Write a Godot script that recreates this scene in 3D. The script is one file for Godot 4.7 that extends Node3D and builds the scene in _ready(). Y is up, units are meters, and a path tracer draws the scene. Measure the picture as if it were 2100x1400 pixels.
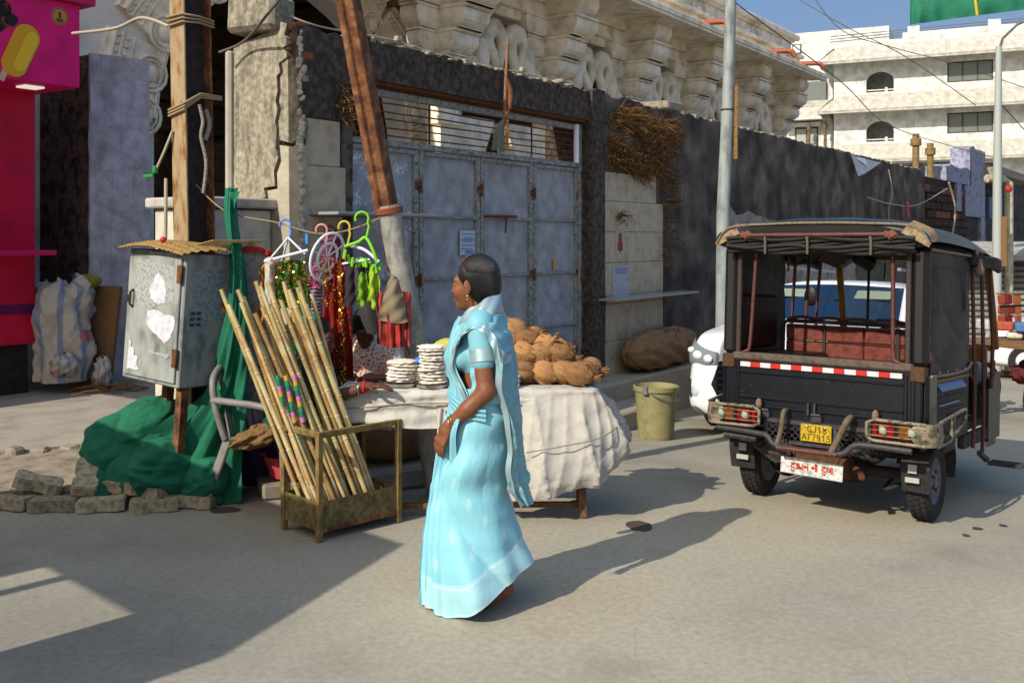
extends Node3D

# ---------------------------------------------------------------- mesh tools
class MB:
	var v := PackedVector3Array()
	var n := PackedVector3Array()
	var u := PackedVector2Array()
	var xf := Transform3D.IDENTITY

	func t3(a: Vector3, b: Vector3, c: Vector3, na: Vector3, nb: Vector3, nc: Vector3, ua := Vector2.ZERO, ub := Vector2.ZERO, uc := Vector2.ZERO) -> void:
		var fn := (c - a).cross(b - a)
		if fn.length_squared() < 1e-16:
			return
		var B := xf.basis
		if fn.dot(na + nb + nc) < 0.0:
			v.append(xf * a); v.append(xf * c); v.append(xf * b)
			n.append((B * na).normalized()); n.append((B * nc).normalized()); n.append((B * nb).normalized())
			u.append(ua); u.append(uc); u.append(ub)
		else:
			v.append(xf * a); v.append(xf * b); v.append(xf * c)
			n.append((B * na).normalized()); n.append((B * nb).normalized()); n.append((B * nc).normalized())
			u.append(ua); u.append(ub); u.append(uc)

	# a flat convex face, turned away from cen
	func face(p: Array, cen: Vector3) -> void:
		var nn: Vector3 = (p[2] - p[0]).cross(p[1] - p[0])
		if p.size() == 4 and nn.length_squared() < 1e-14:
			nn = (p[3] - p[0]).cross(p[2] - p[0])
		if nn.length_squared() < 1e-16:
			return
		nn = nn.normalized()
		if nn.dot(p[0] - cen) < 0.0:
			nn = -nn
		for i in range(1, p.size() - 1):
			t3(p[0], p[i], p[i + 1], nn, nn, nn)

	func quad_uv(a: Vector3, b: Vector3, c: Vector3, d: Vector3, nn: Vector3) -> void:
		t3(a, b, c, nn, nn, nn, Vector2(0, 0), Vector2(1, 0), Vector2(1, 1))
		t3(a, c, d, nn, nn, nn, Vector2(0, 0), Vector2(1, 1), Vector2(0, 1))

	# box by centre and size, chamfered by bev
	func box(c: Vector3, s: Vector3, bev := 0.0, b := Basis.IDENTITY) -> void:
		var h := s * 0.5
		bev = minf(bev, minf(h.x, minf(h.y, h.z)) * 0.95)
		var e := [b.x, b.y, b.z]
		for i in 3:
			var j := (i + 1) % 3
			var k := (i + 2) % 3
			for si in [-1.0, 1.0]:
				var q := []
				for st in [[-1, -1], [1, -1], [1, 1], [-1, 1]]:
					q.append(c + e[i] * si * h[i] + e[j] * st[0] * (h[j] - bev) + e[k] * st[1] * (h[k] - bev))
				face(q, c)
				if bev > 0.0:
					for sj in [-1.0, 1.0]:
						var q2 := []
						for sk in [-1.0, 1.0]:
							q2.append(c + e[i] * si * h[i] + e[j] * sj * (h[j] - bev) + e[k] * sk * (h[k] - bev))
						for sk in [1.0, -1.0]:
							q2.append(c + e[i] * si * (h[i] - bev) + e[j] * sj * h[j] + e[k] * sk * (h[k] - bev))
						face(q2, c)
		if bev > 0.0:
			for sx in [-1.0, 1.0]:
				for sy in [-1.0, 1.0]:
					for sz in [-1.0, 1.0]:
						face([c + e[0] * sx * h.x + e[1] * sy * (h.y - bev) + e[2] * sz * (h.z - bev), c + e[0] * sx * (h.x - bev) + e[1] * sy * h.y + e[2] * sz * (h.z - bev), c + e[0] * sx * (h.x - bev) + e[1] * sy * (h.y - bev) + e[2] * sz * h.z], c)

	# box by low and high corner
	func bx(x0: float, x1: float, y0: float, y1: float, z0: float, z1: float, bev := 0.0) -> void:
		box(Vector3((x0 + x1) / 2, (y0 + y1) / 2, (z0 + z1) / 2), Vector3(absf(x1 - x0), absf(y1 - y0), absf(z1 - z0)), bev)

	# eight corners: four below (round), four above
	func hexa(p: Array) -> void:
		var c := Vector3.ZERO
		for q in p:
			c += q / 8.0
		face([p[0], p[1], p[2], p[3]], c)
		face([p[4], p[5], p[6], p[7]], c)
		for i in 4:
			var j := (i + 1) % 4
			face([p[i], p[j], p[4 + j], p[4 + i]], c)

	# a frustum: rectangle (cx, cz, w, d) at y0 to another at y1
	func frust(cx: float, cz: float, w0: float, d0: float, y0: float, w1: float, d1: float, y1: float, dz := 0.0) -> void:
		hexa([Vector3(cx - w0 / 2, y0, cz - d0 / 2), Vector3(cx + w0 / 2, y0, cz - d0 / 2), Vector3(cx + w0 / 2, y0, cz + d0 / 2), Vector3(cx - w0 / 2, y0, cz + d0 / 2), Vector3(cx - w1 / 2, y1, cz + dz - d1 / 2), Vector3(cx + w1 / 2, y1, cz + dz - d1 / 2), Vector3(cx + w1 / 2, y1, cz + dz + d1 / 2), Vector3(cx - w1 / 2, y1, cz + dz + d1 / 2)])

	func bar(a: Vector3, b: Vector3, w: float, h: float, up := Vector3.UP, bev := 0.0) -> void:
		var x := (b - a).normalized()
		if absf(x.dot(up)) > 0.98:
			up = Vector3.RIGHT
		var z := x.cross(up).normalized()
		var y := z.cross(x).normalized()
		box((a + b) / 2, Vector3((b - a).length(), h, w), bev, Basis(x, y, z))

	func tube(pts: Array, r, sides := 8, closed := false, caps := true) -> void:
		var N := pts.size()
		var rings := []
		var nor := Vector3.ZERO
		var first := Vector3.ZERO
		for i in N:
			var tg: Vector3
			if closed:
				tg = pts[(i + 1) % N] - pts[(i + N - 1) % N]
			else:
				tg = pts[mini(i + 1, N - 1)] - pts[maxi(i - 1, 0)]
			tg = tg.normalized()
			if i == 0:
				nor = tg.cross(Vector3.UP if absf(tg.y) < 0.9 else Vector3.RIGHT).normalized()
			else:
				nor = (nor - tg * nor.dot(tg)).normalized()
			var bi := tg.cross(nor)
			var rad: float = r[i] if (r is Array or r is PackedFloat32Array) else r
			var ring := []
			for k in sides:
				var an := TAU * k / sides
				var dir := nor * cos(an) + bi * sin(an)
				ring.append([pts[i] + dir * rad, dir, Vector2(float(k) / sides, float(i) / maxf(1, N - 1))])
			rings.append(ring)
		for i in (N if closed else N - 1):
			var A: Array = rings[i]
			var C: Array = rings[(i + 1) % N]
			for k in sides:
				var l := (k + 1) % sides
				t3(A[k][0], A[l][0], C[l][0], A[k][1], A[l][1], C[l][1], A[k][2], A[l][2], C[l][2])
				t3(A[k][0], C[l][0], C[k][0], A[k][1], C[l][1], C[k][1], A[k][2], C[l][2], C[k][2])
		if caps and not closed:
			for q in [[rings[0], pts[0] - pts[1]], [rings[N - 1], pts[N - 1] - pts[N - 2]]]:
				var ring: Array = q[0]
				var nn: Vector3 = q[1].normalized()
				for k in range(1, sides - 1):
					t3(ring[0][0], ring[k][0], ring[k + 1][0], nn, nn, nn)

	# profile of (radius, height) turned round y
	func lathe(prof: Array, seg := 16, smooth := false) -> void:
		var N := prof.size()
		var nr := []
		for i in N:
			var a: Vector2 = prof[maxi(i - 1, 0)]
			var b: Vector2 = prof[mini(i + 1, N - 1)]
			nr.append(Vector2(b.y - a.y, a.x - b.x).normalized())
		for i in N - 1:
			var p: Vector2 = prof[i]
			var q: Vector2 = prof[i + 1]
			var f := Vector2(q.y - p.y, p.x - q.x).normalized()
			var n0: Vector2 = nr[i] if smooth else f
			var n1: Vector2 = nr[i + 1] if smooth else f
			for k in seg:
				var a0 := TAU * k / seg
				var a1 := TAU * (k + 1) / seg
				var c0 := cos(a0); var s0 := sin(a0); var c1 := cos(a1); var s1 := sin(a1)
				var A := Vector3(p.x * c0, p.y, p.x * s0); var B := Vector3(p.x * c1, p.y, p.x * s1)
				var C := Vector3(q.x * c1, q.y, q.x * s1); var D := Vector3(q.x * c0, q.y, q.x * s0)
				var na := Vector3(n0.x * c0, n0.y, n0.x * s0); var nb := Vector3(n0.x * c1, n0.y, n0.x * s1)
				var nc := Vector3(n1.x * c1, n1.y, n1.x * s1); var nd := Vector3(n1.x * c0, n1.y, n1.x * s0)
				var ua := Vector2(float(k) / seg, float(i) / N); var ub := Vector2(float(k + 1) / seg, float(i) / N)
				var uc := Vector2(float(k + 1) / seg, float(i + 1) / N); var ud := Vector2(float(k) / seg, float(i + 1) / N)
				t3(A, B, C, na, nb, nc, ua, ub, uc)
				t3(A, C, D, na, nc, nd, ua, uc, ud)

	func prism(poly: PackedVector2Array, z0: float, z1: float) -> void:
		var idx := Geometry2D.triangulate_polygon(poly)
		for i in range(0, idx.size(), 3):
			for zz in [[z0, Vector3(0, 0, signf(z0 - z1))], [z1, Vector3(0, 0, signf(z1 - z0))]]:
				var q := []
				for k in 3:
					var p := poly[idx[i + k]]
					q.append(Vector3(p.x, p.y, zz[0]))
				t3(q[0], q[1], q[2], zz[1], zz[1], zz[1], poly[idx[i]], poly[idx[i + 1]], poly[idx[i + 2]])
		var cw := Geometry2D.is_polygon_clockwise(poly)
		for i in poly.size():
			var a := poly[i]
			var b := poly[(i + 1) % poly.size()]
			var e := b - a
			var nn := Vector3(e.y, -e.x, 0).normalized()
			if cw:
				nn = -nn
			var A := Vector3(a.x, a.y, z0); var B := Vector3(b.x, b.y, z0); var C := Vector3(b.x, b.y, z1); var D := Vector3(a.x, a.y, z1)
			t3(A, B, C, nn, nn, nn); t3(A, C, D, nn, nn, nn)

	# points given row by row: rows of nu + 1
	func sheet(P: PackedVector3Array, nu: int, nv: int, closed := false, uvs := Vector2.ONE) -> void:
		var W := nu + 1
		var nn := normals_of(P, nu, nv, closed)
		for j in nv:
			for i in nu:
				var a := j * W + i
				var ua := Vector2(float(i) / nu, float(j) / nv) * uvs
				var uc := Vector2(float(i + 1) / nu, float(j + 1) / nv) * uvs
				var ub := Vector2(uc.x, ua.y)
				var ud := Vector2(ua.x, uc.y)
				t3(P[a], P[a + 1], P[a + W + 1], nn[a], nn[a + 1], nn[a + W + 1], ua, ub, uc)
				t3(P[a], P[a + W + 1], P[a + W], nn[a], nn[a + W + 1], nn[a + W], ua, uc, ud)

	static func normals_of(P: PackedVector3Array, nu: int, nv: int, closed: bool) -> PackedVector3Array:
		var W := nu + 1
		var out := PackedVector3Array()
		out.resize(P.size())
		for j in nv + 1:
			for i in nu + 1:
				var i0 := i - 1
				var i1 := i + 1
				if closed:
					if i0 < 0: i0 = nu - 1
					if i1 > nu: i1 = 1
				else:
					i0 = maxi(i0, 0); i1 = mini(i1, nu)
				var du := P[j * W + i1] - P[j * W + i0]
				var dv := P[mini(j + 1, nv) * W + i] - P[maxi(j - 1, 0) * W + i]
				out[j * W + i] = du.cross(dv).normalized()
		return out

	func grid(nu: int, nv: int, f: Callable, closed := false, uvs := Vector2.ONE) -> void:
		var P := PackedVector3Array()
		for j in nv + 1:
			for i in nu + 1:
				P.append(f.call(float(i) / nu, float(j) / nv))
		sheet(P, nu, nv, closed, uvs)

	# a smooth sheet through curves of control points, moved along its normal by disp(u, v)
	func loft(curves: Array, nu: int, nv: int, disp: Variant = null, uvs := Vector2.ONE, closed := false) -> void:
		var P := PackedVector3Array()
		for j in nv + 1:
			var row := []
			var vv := float(j) / nv * (curves.size() - 1)
			var j1 := mini(int(vv), curves.size() - 2) if curves.size() > 1 else 0
			var fv := vv - j1
			var L: int = curves[0].size()
			for k in L:
				var a: Vector3 = curves[maxi(j1 - 1, 0)][k]
				var b: Vector3 = curves[j1][k]
				var c: Vector3 = curves[mini(j1 + 1, curves.size() - 1)][k]
				var d: Vector3 = curves[mini(j1 + 2, curves.size() - 1)][k]
				row.append(b.cubic_interpolate(c, a, d, fv))
			for i in nu + 1:
				var uu := float(i) / nu * (L - 1)
				var i1 := mini(int(uu), L - 2)
				var fu := uu - i1
				P.append(row[i1].cubic_interpolate(row[i1 + 1], row[maxi(i1 - 1, 0)], row[mini(i1 + 2, L - 1)], fu))
		if disp != null:
			var nn := normals_of(P, nu, nv, closed)
			for j in nv + 1:
				for i in nu + 1:
					P[j * (nu + 1) + i] += nn[j * (nu + 1) + i] * disp.call(float(i) / nu, float(j) / nv)
		sheet(P, nu, nv, closed, uvs)

	func ball(c: Vector3, r: Vector3, nu := 12, nv := 8, b := Basis.IDENTITY, bump: Variant = null) -> void:
		grid(nu, nv, func(a, t):
			var th: float = a * TAU
			var ph: float = t * PI
			var dir := Vector3(sin(ph) * cos(th), cos(ph), sin(ph) * sin(th))
			var k := 1.0
			if bump != null:
				k += bump.call(dir)
			return c + b * (dir * r * k), true)

	func mesh() -> ArrayMesh:
		var arr := []
		arr.resize(Mesh.ARRAY_MAX)
		arr[Mesh.ARRAY_VERTEX] = v
		arr[Mesh.ARRAY_NORMAL] = n
		arr[Mesh.ARRAY_TEX_UV] = u
		var m := ArrayMesh.new()
		m.add_surface_from_arrays(Mesh.PRIMITIVE_TRIANGLES, arr)
		return m

# smooth union of tapered capsules and ellipsoids, meshed as surface nets
class Blob:
	var cell: float
	var lo: Vector3
	var dim: Vector3i
	var f := PackedFloat32Array()

	func _init(a: Vector3, b: Vector3, c: float) -> void:
		cell = c
		lo = a
		dim = Vector3i(int(ceil((b.x - a.x) / c)) + 1, int(ceil((b.y - a.y) / c)) + 1, int(ceil((b.z - a.z) / c)) + 1)
		f.resize(dim.x * dim.y * dim.z)
		f.fill(1.0)

	func cap(a: Vector3, b: Vector3, ra: float, rb: float, k := 0.02, flat := Vector3.ONE) -> void:
		var R := maxf(ra, rb) + k + cell * 2.5
		var mn := a.min(b) - Vector3(R, R, R)
		var mx := a.max(b) + Vector3(R, R, R)
		var i0 := ((mn - lo) / cell).floor().clamp(Vector3.ZERO, Vector3(dim) - Vector3.ONE)
		var i1 := ((mx - lo) / cell).ceil().clamp(Vector3.ZERO, Vector3(dim) - Vector3.ONE)
		var ab := (b - a) / flat
		var l2 := maxf(ab.length_squared(), 1e-9)
		for z in range(int(i0.z), int(i1.z) + 1):
			for y in range(int(i0.y), int(i1.y) + 1):
				var row := (z * dim.y + y) * dim.x
				for x in range(int(i0.x), int(i1.x) + 1):
					var p := (lo + Vector3(x, y, z) * cell - a) / flat
					var h := clampf(p.dot(ab) / l2, 0.0, 1.0)
					var d := (p - ab * h).length() - lerpf(ra, rb, h)
					var o := f[row + x]
					var w := clampf(0.5 + 0.5 * (o - d) / k, 0.0, 1.0)
					f[row + x] = lerpf(o, d, w) - k * w * (1.0 - w)

	func ell(c: Vector3, r: Vector3, k := 0.02, B := Basis.IDENTITY, cut := false) -> void:
		var R := maxf(r.x, maxf(r.y, r.z)) + k + cell * 2.5
		var i0 := ((c - Vector3(R, R, R) - lo) / cell).floor().clamp(Vector3.ZERO, Vector3(dim) - Vector3.ONE)
		var i1 := ((c + Vector3(R, R, R) - lo) / cell).ceil().clamp(Vector3.ZERO, Vector3(dim) - Vector3.ONE)
		var rm := minf(r.x, minf(r.y, r.z))
		var BI := B.inverse()
		for z in range(int(i0.z), int(i1.z) + 1):
			for y in range(int(i0.y), int(i1.y) + 1):
				var row := (z * dim.y + y) * dim.x
				for x in range(int(i0.x), int(i1.x) + 1):
					var p := BI * (lo + Vector3(x, y, z) * cell - c)
					var q := (p / r).length()
					var g := (p / (r * r)).length()
					var d := q * (q - 1.0) / maxf(g, 1e-6) if q > 0.05 else -rm
					var o := f[row + x]
					if cut:
						var w2 := clampf(0.5 - 0.5 * (o + d) / k, 0.0, 1.0)
						f[row + x] = lerpf(o, -d, w2) + k * w2 * (1.0 - w2)
					else:
						var w := clampf(0.5 + 0.5 * (o - d) / k, 0.0, 1.0)
						f[row + x] = lerpf(o, d, w) - k * w * (1.0 - w)

	func to(m: MB) -> void:
		var sx := 1
		var sy := dim.x
		var sz := dim.x * dim.y
		var id := PackedInt32Array()
		id.resize(f.size())
		id.fill(-1)
		var P := PackedVector3Array()
		var N := PackedVector3Array()
		var cells := PackedInt32Array()
		for z in range(1, dim.z - 2):
			for y in range(1, dim.y - 2):
				var row := z * sz + y * sy
				for x in range(1, dim.x - 2):
					var a := row + x
					var v0 := f[a]
					if v0 > cell * 3.0 or v0 < -cell * 3.0:
						continue
					var inside := 0
					var vals := [v0, f[a + sx], f[a + sy], f[a + sx + sy], f[a + sz], f[a + sx + sz], f[a + sy + sz], f[a + sx + sy + sz]]
					for q in vals:
						if q < 0.0:
							inside += 1
					if inside == 0 or inside == 8:
						continue
					var s := Vector3.ZERO
					var cnt := 0
					for e in [[0, 1], [2, 3], [4, 5], [6, 7], [0, 2], [1, 3], [4, 6], [5, 7], [0, 4], [1, 5], [2, 6], [3, 7]]:
						var p: float = vals[e[0]]
						var q: float = vals[e[1]]
						if (p < 0.0) != (q < 0.0):
							var t := p / (p - q)
							var A := Vector3(e[0] & 1, (e[0] >> 1) & 1, e[0] >> 2)
							var B := Vector3(e[1] & 1, (e[1] >> 1) & 1, e[1] >> 2)
							s += A.lerp(B, t)
							cnt += 1
					id[a] = P.size()
					cells.append(a)
					P.append(lo + (Vector3(x, y, z) + s / cnt) * cell)
					var g := Vector3(vals[1] + vals[3] + vals[5] + vals[7] - vals[0] - vals[2] - vals[4] - vals[6], vals[2] + vals[3] + vals[6] + vals[7] - vals[0] - vals[1] - vals[4] - vals[5], vals[4] + vals[5] + vals[6] + vals[7] - vals[0] - vals[1] - vals[2] - vals[3])
					N.append(g.normalized())
		for a in cells:
			for ax in [[sx, sy, sz], [sy, sz, sx], [sz, sx, sy]]:
				if (f[a] < 0.0) != (f[a + ax[0]] < 0.0):
					var i := id[a]; var j := id[a - ax[1]]; var k := id[a - ax[1] - ax[2]]; var l := id[a - ax[2]]
					if i >= 0 and j >= 0 and k >= 0 and l >= 0:
						m.t3(P[i], P[j], P[k], N[i], N[j], N[k])
						m.t3(P[i], P[k], P[l], N[i], N[k], N[l])

# ---------------------------------------------------------------- scene tools
var rng := RandomNumberGenerator.new()
var tex := {}
var K := {}
var taken := {}
const TURN := 0.95844           # the compound wall runs 54.9 degrees off the picture plane
var WG: Transform3D             # a line parallel to it, out in the street
var WF: Transform3D             # frame of the compound wall: x along it, z out to the street

func P3(x: float, y: float, d: float) -> Vector3:      # across, up, away from the photographer
	return Vector3(x, y, -d)

func rx(a: float, b: float) -> float:
	return rng.randf_range(a, b)

func numbered(s: String) -> String:
	if not taken.has(s):
		taken[s] = 0
		return s
	taken[s] += 1
	return "%s_%03d" % [s, taken[s]]

func meta(o: Node3D, label: String, cat: String, group := "") -> void:
	o.set_meta("label", label)
	o.set_meta("category", cat)
	if group != "":
		o.set_meta("group", group)

func thing(called: String, label: String, cat: String, xf := Transform3D.IDENTITY, group := "") -> Node3D:
	var o := Node3D.new()
	o.name = numbered(called)
	add_child(o)
	o.transform = xf
	meta(o, label, cat, group)
	return o

func part(m: MB, called: String, material: Material, parent: Node, xf := Transform3D.IDENTITY) -> MeshInstance3D:
	var o := MeshInstance3D.new()
	o.name = called
	o.mesh = m.mesh()
	o.material_override = material
	o.transform = xf
	parent.add_child(o, true)
	return o

func inst(me: Mesh, called: String, material: Material, parent: Node, xf := Transform3D.IDENTITY) -> MeshInstance3D:
	var o := MeshInstance3D.new()
	o.name = called
	o.mesh = me
	o.material_override = material
	o.transform = xf
	parent.add_child(o, true)
	return o

func solo(m: MB, called: String, material: Material, label: String, cat: String, xf := Transform3D.IDENTITY, group := "") -> MeshInstance3D:
	var o := part(m, numbered(called), material, self, xf)
	meta(o, label, cat, group)
	return o

func setting(m: MB, called: String, material: Material, xf := Transform3D.IDENTITY) -> MeshInstance3D:
	var o := part(m, called, material, self, xf)
	o.set_meta("kind", "structure")
	return o

func ntex(seed_: int, freq: float, ramp: Array, oct := 4, size := 512, kind := FastNoiseLite.TYPE_SIMPLEX_SMOOTH, warp := 0.0) -> NoiseTexture2D:
	var nz := FastNoiseLite.new()
	nz.seed = seed_
	nz.noise_type = kind
	nz.frequency = freq
	nz.fractal_octaves = oct
	nz.fractal_gain = 0.55
	if warp > 0.0:
		nz.domain_warp_enabled = true
		nz.domain_warp_amplitude = warp
		nz.domain_warp_frequency = freq * 2.0
	var g := Gradient.new()
	var off := PackedFloat32Array()
	var col := PackedColorArray()
	for i in range(0, ramp.size(), 2):
		off.append(ramp[i])
		col.append(ramp[i + 1] if ramp[i + 1] is Color else Color(ramp[i + 1], ramp[i + 1], ramp[i + 1]))
	g.offsets = off
	g.colors = col
	var t := NoiseTexture2D.new()
	t.width = size
	t.height = size
	t.seamless = true
	t.normalize = true
	t.noise = nz
	t.color_ramp = g
	return t

# colour (sRGB), roughness, a pattern and its repeats per metre, a coarser pattern, relief in centimetres
func mk(col: Color, rough := 0.8, t1 := "", s1: Variant = 1.0, t2 := "", s2: Variant = 0.3, bump := 0.0, metal := 0.0, world := false) -> StandardMaterial3D:
	var m := StandardMaterial3D.new()
	m.albedo_color = col
	m.roughness = rough
	m.metallic = metal
	m.metallic_specular = 0.4
	if t1 != "":
		m.albedo_texture = tex[t1]
		m.uv1_triplanar = true
		m.uv1_world_triplanar = world
		m.uv1_scale = s1 if s1 is Vector3 else Vector3.ONE * float(s1)
		m.uv1_triplanar_sharpness = 4.0
	if t2 != "":
		m.detail_enabled = true
		m.detail_blend_mode = BaseMaterial3D.BLEND_MODE_MUL
		m.detail_albedo = tex[t2]
		m.detail_uv_layer = BaseMaterial3D.DETAIL_UV_2
		m.uv2_triplanar = true
		m.uv2_world_triplanar = world
		m.uv2_scale = s2 if s2 is Vector3 else Vector3.ONE * float(s2)
	if bump > 0.0:
		m.heightmap_enabled = true
		m.heightmap_texture = tex["bump"]
		m.heightmap_scale = bump
		if t1 == "":
			m.uv1_triplanar = true
			m.uv1_world_triplanar = world
			m.uv1_scale = s1 if s1 is Vector3 else Vector3.ONE * float(s1)
	return m

# distance along the street; the road falls gently away beyond the table
func road_y(x: float, d: float) -> float:
	var t := x * 0.5748 + d * 0.8183 - 5.4
	if t < -1.0:
		return 0.0
	if t < 1.0:
		return -0.06 * (t + 1.0) * (t + 1.0) / 4.0
	return -0.06 * minf(t, 26.0)

func text(s: String, size: float, depth: float, col: Material, parent: Node, xf: Transform3D, called := "lettering", font := "Droid Sans") -> MeshInstance3D:
	var tm := TextMesh.new()
	var sf := SystemFont.new()
	sf.font_names = PackedStringArray([font])
	tm.font = sf
	tm.text = s
	tm.font_size = 64
	tm.pixel_size = size / 64.0
	tm.depth = depth
	tm.curve_step = 2.0
	var o := MeshInstance3D.new()
	o.name = called
	o.mesh = tm
	o.material_override = col
	o.transform = xf
	parent.add_child(o, true)
	return o

func rot(x: float, y: float, z: float) -> Basis:
	return Basis.from_euler(Vector3(x, y, z))

func _ready() -> void:
	rng.seed = 20240
	WG = Transform3D(Basis(Vector3.UP, TURN), P3(0.707, 0, 9.35))
	WF = Transform3D(Basis(Vector3.UP, TURN).scaled(Vector3.ONE * 1.12), P3(0.792, -0.198, 10.472))
	var cam := Camera3D.new()
	cam.name = "camera"
	cam.projection = Camera3D.PROJECTION_FRUSTUM
	cam.near = 0.1
	cam.far = 600.0
	cam.size = 0.1 * 1400.0 / 2050.0
	cam.frustum_offset = Vector2(0.0, -0.1 * 210.0 / 2050.0)
	cam.keep_aspect = Camera3D.KEEP_HEIGHT
	cam.position = Vector3(0, 1.65, 0)
	add_child(cam)
	cam.current = true
	var we := WorldEnvironment.new()
	we.name = "daylight"
	var env := Environment.new()
	env.background_mode = Environment.BG_SKY
	var sky := Sky.new()
	var sm := ProceduralSkyMaterial.new()
	sm.sky_top_color = Color(0.31, 0.54, 0.78)
	sm.sky_horizon_color = Color(0.715, 0.71, 0.69)
	sm.sky_curve = 0.12
	sm.ground_horizon_color = Color(0.55, 0.53, 0.50)
	sm.ground_bottom_color = Color(0.36, 0.33, 0.30)
	sm.sky_energy_multiplier = 0.95
	sm.sun_angle_max = 110.0
	sm.sun_curve = 0.5
	sky.sky_material = sm
	env.sky = sky
	env.tonemap_mode = Environment.TONE_MAPPER_LINEAR
	env.tonemap_exposure = 1.25
	env.sdfgi_enabled = true
	env.ssao_enabled = true
	env.ssil_enabled = true
	we.environment = env
	add_child(we)
	var sun := DirectionalLight3D.new()
	sun.name = "sun"
	sun.light_energy = 1.35
	sun.light_color = Color(1.0, 0.965, 0.905)
	sun.light_angular_distance = 0.5
	sun.shadow_enabled = true
	sun.look_at_from_position(Vector3.ZERO, Vector3(0.66, -0.67, -0.70), Vector3.UP)
	add_child(sun)
	textures()
	materials()
	ground_and_road()
	compound_wall()
	gate()
	steps_and_platform()
	temple()
	painted_pillar()
	kiosk()
	far_building()
	far_street()
	cabinets_and_poles()
	green_cloth()
	pavers()
	stall()
	bamboo()
	hanging_goods()
	sacks_and_bucket()
	kite_and_flag()
	three_wheelers()
	white_car()
	sari_woman()
	seated_people()
	wires()

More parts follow.
